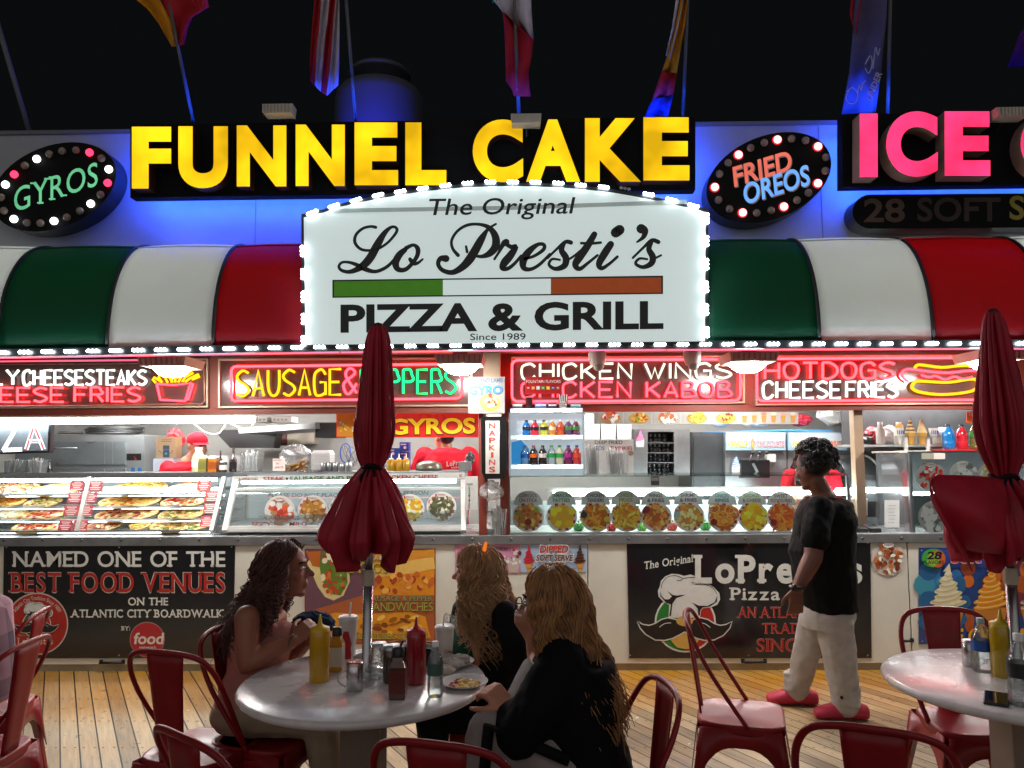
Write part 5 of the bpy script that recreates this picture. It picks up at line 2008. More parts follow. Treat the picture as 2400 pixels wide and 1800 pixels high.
board('menu_strip', 'strip of white tiles picturing rolls, fries, a burger and six cones', 'menu strip', 1392, 966, 1871, 994, HY - .05, flat('c8c8c4'), [('print', strip)], .02)
# bottle rack
Y = 1.1
t = T('bottle_rack', 'grey steel rack holding rows of dark pump bottles', 'rack', P(1555, 1110, Y))
g = B()
g.pbox(1484, 1006, 1518, 1110, Y, .3, STEELD)
g.pbox(1580, 1006, 1617, 1110, Y, .3, STEELD)
g.pbox(1518, 1006, 1580, 1012, Y, .3, STEELD)
g.rect(1518, 1012, 1580, 1110, Y + .28, mat('rack_back', '4c5054', .5))
g.obj('frame', t)
for v in (1037, 1060.5, 1083.5, 1108):
    g = B()
    g.pbox(1518, v, 1580, v + 2, Y + .01, .26, STEELD)
    g.obj('shelf', t)
PB, PC = liq('1d222c'), cap_('d5d8d8')
for r_, (v, us) in enumerate(((1036.5, (1525, 1536, 1546, 1557)), (1060, (1525, 1535.5, 1546, 1556.5, 1566)), (1083, (1525, 1536, 1546, 1556, 1566)), (1107.5, (1523, 1534, 1545, 1557, 1566)))):
    for k, u in enumerate(us):
        p = P(u, v, Y + .08)
        vessel('pump_bottle', ['first', 'second', 'third', 'fourth', 'fifth'][k] + ' white-headed pump bottle from the left on the rack, ' + ['top', 'second', 'third', 'bottom'][r_] + ' shelf', 'bottle', p.x, Y + .08, p.z, dim(19, Y), dim(5, Y), 'pump', PB, PC, None, 'pump bottles, ' + ['top', 'second', 'third', 'bottom'][r_] + ' shelf', 8)


def swirl(g, u, vb, w, hh, Y, cols, n=5, cup=None):
    for k in range(n):
        f = k / n
        r = w * (1 - f) ** .8
        vv = vb - hh * f * .86
        for q in range(3):
            g.disc(u + w * .06 * (-1) ** k, vv - hh * .02 * q, r * (1 - .12 * q), hh / n * (.62 - .1 * q), Y - .0006 * (k * 3 + q + 1), flat(cols[q % len(cols)]), 16, -.18)
    g.px([(u - w * .22, vb - hh * .82), (u + w * .12, vb - hh * 1.02), (u + w * .2, vb - hh * .82)], Y - .012, flat(cols[0]))


for nm, u, v, Y, cols, lb in (('ice_cream_sticker', 1500, 1030, 1.095, ('c05a90', 'e0a0c4', 'd98ab4'), 'pink ice cream swirl sticker on the steel rack'), ('ice_cream_sticker', 1725, 1090, 1.07, ('4a80b8', 'a8c8e4', 'd0e0ee'), 'blue ice cream swirl sticker on the first ice cream machine')):
    g = B()
    g.px([(u - 10, v), (u - 9, v + 18), (u + 9, v + 18), (u + 10, v)], Y, flat('dcdcdc'))
    swirl(g, u, v, 11, 24, Y, cols)
    tag(g.obj(nm), lb, 'sticker', 'ice cream stickers')
# fridge and ice cream machines
t = T('tall_fridge', 'dark steel fridge between the bottle rack and the ice cream machines', 'fridge', P(1660, 1110, 1.2))
g = B()
g.pbox(1622, 1013, 1700, 1250, 1.2, .6, mat('fridge_dark', '55585b', .35, metal=.6, var=.12))
g.obj('body', t)
g = B()
g.pbox(1626, 1022, 1696, 1248, 1.185, .014, mat('fridge_door', '4c4f52', .35, metal=.6, var=.12))
g.obj('door', t)


def machine(label, u0, u1, words, lever_u):
    Y = 1.1
    t = T('ice_cream_machine', label, 'ice cream machine', P((u0 + u1) / 2, 1160, Y), 'soft ice cream machines')
    g = B()
    g.pbox(u0, 1012, u1, 1250, Y + .02, .6, mat('machine_steel', '9ca1a4', .32, metal=.7, var=.1))
    g.obj('body', t, bev=.01)
    g = B()
    g.pbox(u0 + 2, 1014, u1 - 2, 1055, Y - .02, .05, mat('sign_sky', '8fb4cc', .4, e=.1, ec='c4dcea'))
    g.rect(u0 + 4, 1016, u1 - 4, 1034, Y - .022, mat('sign_sky_pale', 'aab9c2', .4, e=.1, ec='dfe8ee'))
    g.obj('sign_panel', t)
    g = B()
    for w, a, b_, c in words:
        g.text(w, a, 1047, b_, 15, Y - .0235, flat('f4f0ea'), .05)
        g.text(w, a + .5, 1046.5, b_ - .5, 14, Y - .025, flat(c), .018)
    um = words[0][2] + 9
    g.px([(um - 5, 1040), (um - 3, 1052), (um + 3, 1052), (um + 5, 1040)], Y - .024, flat('d8a24a'))
    swirl(g, um, 1038, 6, 16, Y - .024, ('d8c8a8', '9a7a5a', 'c8b090'))
    g.obj('lettering', t)
    g = B()
    g.pbox(lever_u - 34, 1078, lever_u + 32, 1120, Y - .06, .08, mat('machine_black', '15171a', .35))
    g.pbox(lever_u + 26, 1064, lever_u + 46, 1082, Y - .004, .02, flat('d4d4cf'))
    g.obj('dispenser_head', t)
    for k in range(3):
        g = B()
        uu = lever_u - 11 + 17 * k
        g.ptube([(uu - 4, 1080), (uu + 1, 1064)], Y - .075, .006, STEELD)
        g.ball(P(uu + 2, 1061, Y - .075), .017, .017, .015, mat('knob_black', '18181a', .3), 10, 6)
        g.obj('lever', t)
    g = B()
    a, b_ = P(lever_u - 7, 1086, Y - .07), P(lever_u + 5, 1110, Y - .09)
    g.bar(a, b_, .02, .02, STEEL)
    g.obj('drip_handle', t)
    return t


machine('steel ice cream machine with a sky blue sign reading VANILLA CHOCOLATE', 1700, 1843, [('VANILLA', 1703, 1755, 'e0c030'), ('CHOCOLATE', 1772, 1839, 'd07a80')], 1772)
machine('steel ice cream machine with a sky blue sign reading VANILLA ORANGE behind the customer', 1846, 1987, [('VANILLA', 1853, 1905, 'e0c030'), ('ORANGE', 1926, 1981, 'e0662a')], 1915)
zt = P(1800, 1012, 1.1).z
for u, w, c, lb, am in ((1690, 26, 'b8c0c4', 'clear tubs of topping on the fridge', .15), (1775, 34, 'c9cac6', 'pale plastic bag on the first ice cream machine', .3), (1955, 36, 'd2d3d0', 'big white plastic bag on the second ice cream machine', .25), (1880, 22, '9a2030', 'dark red cloth on the blue tray', .35)):
    p = P(u, 1000, 1.35)
    rz = .055 if u != 1955 else .11
    crumple('plastic_bag' if u != 1880 else 'red_cloth', lb, 'bag' if u != 1880 else 'cloth', (p.x, 1.35, zt + .055 + rz * .95), dim(w, 1.35), .07, rz, mat('bag_' + c, c, .4, var=.12), u, amp=am)
g = B()
g.prism([(1645, 1012), (1648, 1017), (1700, 1016), (1830, 1010), (1950, 1013), (1952, 1008), (1860, 1006), (1700, 1011)], 1.2, 1.5, mat('blue_tray', '4a90c8', .4))
tag(g.obj('blue_tray'), 'long sky blue tray lying on top of the ice cream machines', 'tray')
# roll-top cabinet, acrylic box, till
t = T('roll_top_cabinet', 'steel roll-top cabinet beside the customer in black', 'cabinet', P(2020, 1140, .7))
g = B()
x0, x1 = P(1979, 1140, .7).x, P(2062, 1140, .7).x
zb, ztp = P(2020, 1140, .7).z, P(2020, 1068, .7).z
prof = [(.62 + .42 * (1 - cos(a)), zb + (ztp - zb) * sin(a)) for a in [pi / 2 * k / 8 for k in range(9)]] + [(1.3, ztp), (1.3, ZC), (.62, ZC)]
n = len(prof)
g.add([(x, y, z) for x in (x0, x1) for y, z in prof], [tuple(range(n - 1, -1, -1)), tuple(range(n, 2 * n))] + [(i, (i + 1) % n, (i + 1) % n + n, i + n) for i in range(n)], mat('roll_steel', '6c7073', .3, metal=.85, var=.2, scale=4))
g.obj('shell', t)
g = B()
g.tube([(x1 + .004, y - .004, z) for y, z in prof[:9]], .012, WHITE, 6)
g.obj('edge_strip', t)
t = T('sneeze_guard', 'scratched clear acrylic box on the counter by the till', 'sneeze guard', P(2095, 1245, .06))
g = B()
AC = glass('acrylic', 'f0f2f2', .05, .10, .16, 'b9bcc0')
x0, x1 = P(2050, 1200, .08).x, P(2132, 1200, .08).x
z0, z1 = ZC, P(2090, 1060, .08).z
for q in ([(x0, .08, z0), (x1, .08, z0), (x1, .08, z1), (x0 + .03, .08, z1)], [(x1, .08, z0), (x1, .5, z0), (x1, .5, z1), (x1, .08, z1)], [(x0, .08, z1), (x1, .08, z1), (x1, .5, z1), (x0, .5, z1)]):
    g.poly([(a, b_, c + (.0 if i < 2 else -.004)) for i, (a, b_, c) in enumerate(q)], AC)
g.obj('sheets', t)
g = B()
g.tube([(x0, .078, z1), (x1, .078, z1)], .008, WHITE, 6)
g.tube([(x1, .078, z0), (x1, .078, z1)], .006, PLASTIC, 6)
g.obj('edges', t)
g = B()
g.rect(2073, 1172, 2108, 1236, .077, mat('note_paper', 'dcdedd', .5))
for k in range(6):
    g.rect(2082, 1184 + 8 * k, 2082 + 18 - 2 * (k % 3), 1185 + 8 * k, .0755, flat('9aa0a6'))
g.obj('notice', t)
for nm, u0, v0, u1, v1, c, lb in (('hot_dog_card', 1990, 1168, 2033, 1208, 'dcd8cf', 'card with a hot dog drawing in the lit case by the till'), ('dark_screen', 2034, 1175, 2062, 1212, '17191c', 'small dark screen beside the hot dog card')):
    def hd(g):
        g.disc(2022, 1190, 9, 5, .297, flat('d89a3a'), 14, -.9)
        g.disc(2022, 1190, 9, 2.2, .295, flat('9a3a1c'), 14, -.9)
        g.text('DOGS', 1993, 1192, 2009, 9, .297, flat('e0a020'), .02)
    board(nm, lb, 'card' if u0 == 1990 else 'screen', u0, v0, u1, v1, .3, mat('card_' + c, c, .4), [('print', hd)] if u0 == 1990 else None, .01)
t = T('card_reader', 'pair of black card payment terminals lying on the counter', 'card reader', (P(2030, 1222, .12).x, .12, ZC))
g = B()
x = P(2030, 1222, .12).x
for k, dx in enumerate((-.055, .045)):
    g.add([(x + dx + sx * .042, .12 + sy * .06, ZC + zz + (.025 if sy > 0 and zz > .01 else 0)) for zz in (0.0, .03) for sx, sy in ((-1, -1), (1, -1), (1, 1), (-1, 1))], [(3, 2, 1, 0), (4, 5, 6, 7)] + [(i, (i + 1) % 4, (i + 1) % 4 + 4, i + 4) for i in range(4)], mat('terminal_black', '1c1e20', .3))
g.obj('terminals', t, bev=.006)
g = B()
zz = P(2050, 1149, .3).z
g.tube([(P(1960, 1149, .3).x, .3, zz), (P(2135, 1149, .3).x, .3, zz)], .017, lamp('case_tube_strong', (.90, 1, 1), 45), 8)
tag(g.obj('tube_light'), 'bright white tube behind the acrylic box, shoulder high beside the customer', 'tube light')
# cone shelf
Y = .5
t = T('wall_shelf', 'pale shelf with cone models, sports drinks and jars at the end of the kitchen', 'shelf', P(2150, 1045, Y))
zs = P(2160, 1041, Y).z
g = B()
xs0 = P(2018, 1040, Y).x
g.box(xs0, XR - .08, Y, Y + .5, zs - .02, zs, mat('shelf_pale', 'a3a5a4', .45))
g.obj('board', t)
g = B()
g.box(xs0 + .06, XR - .08, Y + .5, Y + .52, zs, ZH0 + .3, mat('shelf_back_dark', '45474b', .5, var=.2))
g.obj('back', t)
g = B()
g.box(xs0 - .02, xs0 + .01, Y + .02, Y + .06, zs - .1, ZH0 + .3, mat('tan_post', 'a08a72', .6))
g.obj('side', t)
g = B()
x0, x1 = P(2204, 1055, .25).x, P(2312, 1055, .25).x
g.box(x0, x1, .2, .42, ZR + .001, ZR + .018, mat('red_tray', 'b02028', .4))
tag(g.obj('red_tray', bev=.004), 'red tray under the blue and red sports drinks', 'tray')
for u, vt, w, b_, c, l_, lb in ((2224, 991, 27, '1a78c0', '1a1c20', None, 'large bright blue sports drink on the red tray'), (2255, 992, 25, 'c82434', '1a1c20', None, 'large bright red sports drink on the red tray'), (2287, 985, 26, 'c8c48a', '2f8a34', '2f7a34', 'clear bottle with a green cap and label on the red tray')):
    vessel('sports_drink', lb, 'bottle', P(u, 1040, .3).x, .3, ZR + .018, dim(1048 - vt, .3) * 1.0, dim(w / 2, .3), 'pet', liq(b_) if b_ != 'c8c48a' else glass('oil', 'd8d49a', .06, .05, .2, 'c8c47a'), cap_(c), cap_(l_) if l_ else None, 'drinks on the red tray')
for u, w, c, lb in ((2064, 20, 'b0a8a4', 'clear jug on the cone shelf'), (2108, 22, 'c2bfb9', 'white milk jug on the cone shelf'), (2140, 14, '8a7a62', 'small brown jar behind the cone models'), (2196, 18, '8f867a', 'brown tub at the end of the cone models')):
    vessel('jug', lb, 'jug', P(u, 1030, .75).x, .75, zs, dim(52 if u < 2120 else 34, .75), dim(w / 2, .75), 'jug', mat('jug_' + c, c, .35, var=.1), cap_('d0ccc6'))
t = T('cone_stand', 'clear stand with two tall swirled ice cream cone models and two paper cones', 'cone stand', (P(2150, 1040, .42).x, .42, ZR))
zc = P(2150, 1023, .42).z
g = B()
x0, x1 = P(2096, 1023, .42).x, P(2202, 1023, .42).x
g.box(x0, x1, .38, .46, zc - .004, zc, PLASTIC)
for q in (P(2123, 1040, .42).x, P(2175, 1040, .42).x):
    g.box(q - .012, q + .012, .41, .43, ZR, zc - .004, WHITE)
g.box(x0 + .01, x1 - .01, .39, .45, ZR, ZR + .006, WHITE)
g.obj('stand', t)
for u, tp in ((2134, 'choc'), (2161, 'van')):
    g = B()
    x = P(u, 1020, .42).x
    zb = P(u, 1043, .42).z
    zm = P(u, 1015, .42).z
    g.lathe([(.018, zb), (.022, zm - .035), (.032, zm - .03), (.036, zm)], (x, .42, 0), mat('wafer', 'c98e34', .6), 14)
    for k in range(7):
        r = .040 * (1 - k / 8.5)
        g.lathe([(r * .86, zm + .0145 * k), (r, zm + .006 + .0145 * k), (r * .82, zm + .0145 * (k + 1))], (x, .42, 0), mat('choc_swirl', '6a4420', .4) if tp == 'choc' and k % 2 else mat('van_swirl', 'd3b886', .4), 14)
    g.lathe([(.006, zm + .10), (0, zm + .125)], (x, .42, 0), mat('van_swirl', 'd3b886', .4), 10)
    g.obj('cone_model', t)
for u, pt in ((2108, 1), (2188, 0)):
    g = B()
    x = P(u, 1020, .42).x
    za, zb = P(u, 1003, .42).z, P(u, 1045 if pt else 1028, .42).z
    g.lathe([(.002 if pt else .022, zb), (.034, za)], (x, .42, 0), mat('paper_cone', 'd8d4cc', .5), 14)
    for k in range(5):
        a = -2.4 + .4 * k
        g.box(x + .034 * cos(a) - .003, x + .034 * cos(a) + .003, .42 + .036 * sin(a), .42 + .038 * sin(a), za - .05, za - .02, flat('2a4a90'))
    if pt:
        g.ball((x, .42, za + .008), .034, .03, .03, mat('waffle', 'd09a4a', .6), 10, 6)
    g.obj('paper_cone', t)
for u, c, lb, rz in ((2050, '8f1f2a', 'red helmet-shaped bag at the back of the cone shelf', .075), (2090, 'a79ea0', 'pale clear bag at the back of the cone shelf', .08), (2215, '9a9ca0', 'grey bag at the back of the cone shelf', .07), (2042, '2a2426', 'dark cloth at the end of the cone shelf', .05)):
    p = P(u, 1000, .85)
    crumple('plastic_bag', lb, 'bag', (p.x, .9, zs + rz * 1.02), .075, .06, rz, mat('bag_' + c, c, .35, var=.2), u, amp=.25)
board('ice_sign', 'orange sign reading ICE CO in the upper corner behind the second umbrella', 'sign', 2266, 966, 2340, 992, .35, mat('orange_sign', 'b84a22', .35, e=.2, ec='b84a22'), [('print', lambda g: g.text('ICE COLD', 2271, 974, 2330, 6, .347, flat('e8dcd2'), .012))])

# ================================================================ posters and banners on the counter front
YB = -.007
k2 = lambda L: [(1460 + x * .1808, 1260 + y * .1808) for x, y in L]
VIN = mat('banner_black_vinyl', '15161a', .13, var=.12, scale=3, coat=.5)
INKW, INKR = flat('cfd0c8'), flat('a8201a')


def emblem(g, fn, Y, ring=True):
    """moustached chef badge: tricolour disc, white hat, beige nose and chin"""
    W_, K_, GR, RE, BE = flat('d6d7d2'), flat('17120f'), flat('1f7a2c'), flat('b0221c'), flat('c9a04c')
    s = abs(fn([(1, 0)])[0][0] - fn([(0, 0)])[0][0])
    cu, cv = fn([(808, 1100)])[0]

    def D(x, y, rx, ry, yy, m, a0=0., a1=2 * pi, n=28):
        u, v = fn([(x, y)])[0]
        g.disc(u, v, rx * s, ry * s, yy, m, n, 0, a0, a1)
    D(808, 1100, 398, 390, Y, W_)
    D(808, 1100, 374, 366, Y - .0012, GR, pi / 2, 3 * pi / 2)
    D(808, 1100, 374, 366, Y - .0012, RE, -pi / 2, pi / 2)
    g.px(fn([(600, 1040), (600, 870), (1000, 870), (1000, 1040)]), Y - .002, W_)
    hat = [(590, 1035), (600, 875), (520, 825), (462, 765), (452, 690), (476, 640), (490, 565), (545, 505), (630, 470), (720, 475), (790, 497), (870, 480), (950, 500), (1010, 560), (1090, 595), (1180, 645), (1250, 720), (1260, 800), (1225, 870),
           (1140, 905), (1040, 915), (1012, 945), (1000, 1035)]
    g.px(fn(hat), Y - .003, W_)
    g.px(fn([(482, 690), (486, 760), (560, 845), (622, 868), (602, 1015), (624, 1015), (640, 860), (690, 785), (815, 738), (700, 752), (640, 742), (580, 690), (632, 762), (600, 800), (545, 800), (500, 755)]), Y - .0042, K_)
    g.px(fn([(888, 838), (985, 882), (1100, 884), (1190, 835), (1226, 745), (1218, 830), (1130, 892), (1035, 905), (1002, 945), (998, 1010), (978, 1010), (968, 920), (930, 870)]), Y - .0042, K_)
    g.stroke(fn([(500, 650), (512, 585), (580, 510), (680, 492), (770, 525)]), 8 * s, Y - .0044, K_, 3)
    g.stroke(fn([(700, 552), (745, 555), (800, 525), (950, 512)]), 8 * s, Y - .0046, K_, 3)
    g.stroke(fn([(940, 605), (1060, 605), (1170, 655), (1215, 730)]), 8 * s, Y - .0048, K_, 3)
    mo = [(195, 1092), (250, 1130), (340, 1145), (420, 1120), (500, 1068), (580, 1045), (680, 1065), (720, 1110), (800, 1135), (880, 1110), (920, 1065), (1010, 1045), (1100, 1068), (1180, 1120), (1260, 1145), (1340, 1132), (1410, 1092),
          (1380, 1170), (1300, 1260), (1180, 1320), (1060, 1325), (960, 1300), (880, 1260), (800, 1215), (720, 1260), (640, 1300), (540, 1325), (420, 1320), (300, 1250), (230, 1170)]
    g.px(fn([(700, 1255), (800, 1210), (890, 1255), (990, 1325), (900, 1440), (810, 1445), (700, 1425), (620, 1330)]), Y - .005, BE)
    q = fn(mo)
    g.stroke(q + [q[0]], 30 * s, Y - .0056, W_)
    g.px(q, Y - .0064, K_)
    D(800, 1082, 108, 66, Y - .0072, BE)
    D(805, 1128, 62, 22, Y - .0078, BE)
    for a in ([(475, 1160), (540, 1115), (620, 1105)], [(980, 1105), (1060, 1115), (1130, 1165)]):
        g.stroke(fn(a), 9 * s, Y - .0072, W_, 3)


def outlined(g, t, u0, v, u1, hh, Y, m, mo=None, dv=0.):
    e = 1.1
    g.serif(t, u0 - e, v + e, u1 + e, hh + 2 * e, Y + .001, mo or flat('d4cfc6'), .034, dv)
    g.serif(t, u0, v, u1, hh, Y - .001, m, .016, dv)


def rivets(g, pts, Y):
    for u, v in pts:
        g.disc(u, v, 1.7, 1.7, Y, ALU, 8)


# left banner
def b1(g):
    Y = YB - .0015
    g.serif('NAMED ONE OF THE', 31, 1328, 528, 36, Y, INKW, .016, slab=.13)
    outlined(g, 'BEST FOOD VENUES', 27, 1387, 527, 45, Y, INKR)
    g.serif('ON THE', 300, 1418.5, 394, 18, Y, INKW, .022, slab=.15)
    g.serif('ATLANTIC CITY BOARDWALK', 167, 1447, 523, 18.5, Y, INKW, .022, slab=.15)
    g.serif('BY:', 285, 1477.5, 305, 10, Y, INKW, .02, slab=.15)


def b1_badge(g):
    Y = YB - .0015
    g.disc(87, 1462, 73, 73, Y, flat('c9bdb0'), 40)
    g.disc(87, 1462, 70, 70, Y - .0012, INKR, 40)
    g.text('Atlantic City Tradition Since 1989!', 0, 0, 0, 9, Y - .0024, flat('d8c8b8'), .006, arc=(87, 1462, 56, rad(-62), rad(62)))
    emblem(g, lambda L: [(86 + (x - 808) * .085, 1462 + (y - 1080) * .085) for x, y in L], Y - .003)
    g.text('PIZZA & GRILL', 44, 1491, 72, 4, Y - .0024, flat('c8b09a'), .006)
    g.serif("LoPresti's", 42, 1510, 124, 15, Y - .0024, flat('d8c8b8'), .012)


def b1_food(g):
    Y = YB - .0015
    g.disc(345, 1499, 41, 41.5, Y, flat('b58f86'), 36)
    g.disc(345, 1499, 39.5, 40, Y - .0012, flat('a8222a'), 36)
    g.text('food', 312, 1509, 382, 26, Y - .0024, flat('d8d4cc'), .022, it=.12)
    g.text('network', 327, 1520, 367, 6.5, Y - .0024, flat('d8d4cc'), .008)


def banner(label, u0, v0, u1, v1, m, art, name='banner', cat='banner', riv=True, skew=0):
    p = P((u0 + u1) / 2, v1, YB)
    t = T(name, label, cat, (p.x, YB, p.z))
    g = B()
    g.prism([(u0, v0), (u0 + skew, v1), (u1 + skew * .5, v1 - .5), (u1, v0 - 1)], YB, -.001, m)
    if riv:
        rivets(g, [(u0 + 6, v0 + 6), (u1 - 6, v0 + 5), ((u0 + u1) / 2, v0 + 6), (u0 + 8, v1 - 7), (u1 - 6, v1 - 7), ((u0 + u1) / 2, v1 - 7)], YB - .002)
    g.obj('sheet', t)
    for nm, fn in art:
        g = B()
        fn(g)
        g.obj(nm, t)
    return t


banner('black banner reading NAMED ONE OF THE BEST FOOD VENUES with two red round badges', 9, 1277, 549, 1543, VIN, [('lettering', b1), ('chef_badge', b1_badge), ('food_badge', b1_food)], skew=-4)


# right banner
def b2(g):
    Y = YB - .0015
    g.serif('The Original', *k2([(275, 412)])[0], k2([(905, 0)])[0][0], 18, Y, INKW, .014, dv=-17.5)
    g.serif("LoPresti's", 1629, 1364.5, 2021, 64, Y - .0075, INKW, .034, slab=.12)
    g.serif('Pizza & Grill', 1713, 1406, 1990, 29, Y, INKW, .018, slab=.12)
    for t_, a, v, c, hh in (('AN ATLANTIC CITY', 1731, 1447, 2004, 24), ('TRADITION', 1787, 1484, 1962, 23), ('SINCE 1989', 1774, 1525.5, 1990, 28)):
        g.serif(t_, a - .8, v + .8, c + .8, hh + 1.6, Y + .0007, flat('d2a89c'), .018)
        g.serif(t_, a, v, c, hh, Y - .0007, INKR, .007)


banner('black banner with a moustached chef in a white hat beside big white serif letters', 1469, 1268, 2040, 1543, VIN, [('chef_badge', lambda g: emblem(g, k2, YB - .0015)), ('lettering', b2)], skew=6)
f2 = lambda L: [(500 + x * .3315, 1250 + y * .3315) for x, y in L]


def b3(g):
    Y = YB - .0015
    g.px([(880, 1290), (1018, 1290), (1018, 1400), (860, 1400)], Y, flat('d98a1e'))
    g.px([(716, 1290), (860, 1290), (850, 1420), (716, 1440)], Y, flat('6a4654'))
    g.px([(850, 1395), (1018, 1395), (1018, 1508), (716, 1508), (716, 1435)], Y - .0003, flat('a85a30'))
    g.px(f2([(660, 200), (700, 180), (790, 260), (900, 180), (960, 250), (965, 340), (920, 440), (850, 475), (790, 450), (740, 380)]), Y - .001, flat('d8c88a'))
    g.px(f2([(770, 130), (900, 140), (940, 220), (950, 350), (900, 440), (840, 430), (770, 340), (750, 230)]), Y - .0016, flat('5a7a2a'))
    g.px(f2([(655, 130), (760, 125), (750, 240), (700, 230)]), Y - .0016, flat('b5601f'))
    rng = random.Random(8)
    for k in range(40):
        x, y = rng.uniform(775, 925), rng.uniform(150, 420)
        u, v = f2([(x, y)])[0]
        g.disc(u, v, rng.uniform(4, 10), rng.uniform(3, 7), Y - .002 - k * .00005, flat(rng.choice(['b04a1e', '8f3a1a', 'cf6a2c', 'e8ddb8', '6a8a34'])), 9, rng.uniform(0, 3))
    g.px(f2([(1130, 250), (1250, 230), (1430, 180), (1560, 160), (1568, 250), (1420, 280), (1130, 315)]), Y - .001, flat('e0b45c'))
    g.px(f2([(1240, 180), (1400, 130), (1560, 112), (1568, 165), (1400, 190), (1240, 240)]), Y - .0012, flat('cf8a2a'))
    for k in range(34):
        x = rng.uniform(1130, 1560)
        u, v = f2([(x, rng.uniform(300, 420) - (x - 1130) * .06)])[0]
        g.disc(u, v, rng.uniform(5, 11), rng.uniform(4, 8), Y - .002 - k * .00005, flat(rng.choice(['a8431c', 'c8642a', 'dd8a3a', 'e8b050', '8a3414'])), 9, rng.uniform(0, 3))
    g.px(f2([(710, 600), (860, 560), (1040, 570), (1400, 555), (1500, 590), (1520, 680), (1540, 740), (900, 745), (760, 680)]), Y - .001, flat('d9931f'))
    for k in range(40):
        u, v = f2([(rng.uniform(780, 1480), rng.uniform(585, 720))])[0]
        g.disc(u, v, rng.uniform(6, 15), rng.uniform(3, 7), Y - .002 - k * .00005, flat(rng.choice(['e8ad34', 'c47a18', '9a5a1c', 'f0c65a', '7a4418'])), 9, rng.uniform(-.5, .5))
    for t_, a, v, c, hh, m in (('BEEF & LAMB', 812, 1313, 910, 11, 'c8b8a0'), ('GYROS', 812, 1342, 910, 24, 'b9b02c'), ('SAUSAGE & PEPPER', 862, 1408, 1014, 12, '8f9a68'), ('SANDWICHES', 862, 1432, 1015, 20, '9aa04a'), ('CHEESESTEAKS', 838, 1498, 1002, 14, 'b0a850')):
        g.serif(t_, a - .7, v + .9, c + .9, hh + 1, Y - .0055, flat('241c14'), .03)
        g.serif(t_, a, v, c, hh, Y - .0068, flat(m), .008)


banner('colourful poster of gyros, sausage sandwiches and cheesesteaks behind the umbrella pole', 714, 1287, 1021, 1510, mat('poster_orange', '8a4a30', .16, coat=.4, var=.15), [('print', b3)], 'poster', 'poster')


def b4(g):
    Y = YB - .0015
    for u in (1082, 1204):
        g.px([(u - 16, 1308), (u - 10, 1342), (u + 10, 1342), (u + 16, 1308)], Y, flat('b9a9a4'))
        for k in range(14):
            rng = random.Random(k + u)
            g.disc(u + rng.uniform(-15, 15), 1305 + rng.uniform(-10, 22), rng.uniform(2, 5), rng.uniform(3, 6), Y - .001, flat(rng.choice(['d8d0cc', '5a2a20', '8a4034', 'e4dcd8'])), 8)
        g.disc(u, 1289, 3, 3, Y - .002, flat('a01a2c'), 10)
    g.text('HOT FUDGE', 1088, 1296, 1138, 8, Y - .003, flat('3a2a2c'), .02, dv=-3)
    g.text('STRAWBERRY', 1143, 1288, 1197, 8, Y - .003, flat('3a2a2c'), .02, dv=4)
    g.text('SUNDAES', 1105, 1316, 1185, 14, Y - .003, flat('e0d4d8'), .03)


banner('pink poster of two ice cream sundaes half behind the woman with curly blonde hair', 1066, 1270, 1219, 1343, mat('poster_pink', 'c98aa8', .2, var=.06), [('print', b4)], 'poster', 'poster', False)


def b5(g):
    Y = YB - .0015
    for u, cols in ((1239, ('b01a2c', 'd03048', 'c02238')), (1359, ('4a2a1c', '7a4a30', '3a2014'))):
        g.px([(u - 11, 1314), (u - 3, 1340), (u + 4, 1340), (u + 12, 1314)], Y, flat('c9954a'))
        swirl(g, u, 1316, 13, 40, Y - .001, cols)
    for t_, a, v, c, hh, m in (('DIPPED', 1265, 1295, 1331, 17, 'b8321c'), ('SOFT SERVE', 1256, 1314, 1342, 14, '6a4434'), ('CONES', 1279, 1332, 1322, 14, '6a4434')):
        g.text(t_, a - 1.6, v + 1.6, c + 1.6, hh + 3, Y - .013, flat('e4e4e2'), .07, it=.12)
        g.text(t_, a, v, c, hh, Y - .0145, flat(m), .03, it=.12)
    g.text('CHERRY', 1236, 1334, 1253, 3.5, Y - .013, flat('2a2a2c'), .01)
    g.text('CHOCOLATE', 1343, 1334, 1366, 3.5, Y - .013, flat('2a2a2c'), .01)


banner('pale blue poster reading DIPPED SOFT SERVE CONES', 1220, 1269, 1376, 1341, mat('poster_blue', 'a9bcd4', .2, var=.06), [('print', b5)], 'poster', 'poster', False)
food_sign('round sticker of a brown nutty dessert on the counter beside the black banner', 2082, 1309, 40, YB, 'nuts', 77, 'SUNDAE', check=False, rim='c8beb6', rv=41)


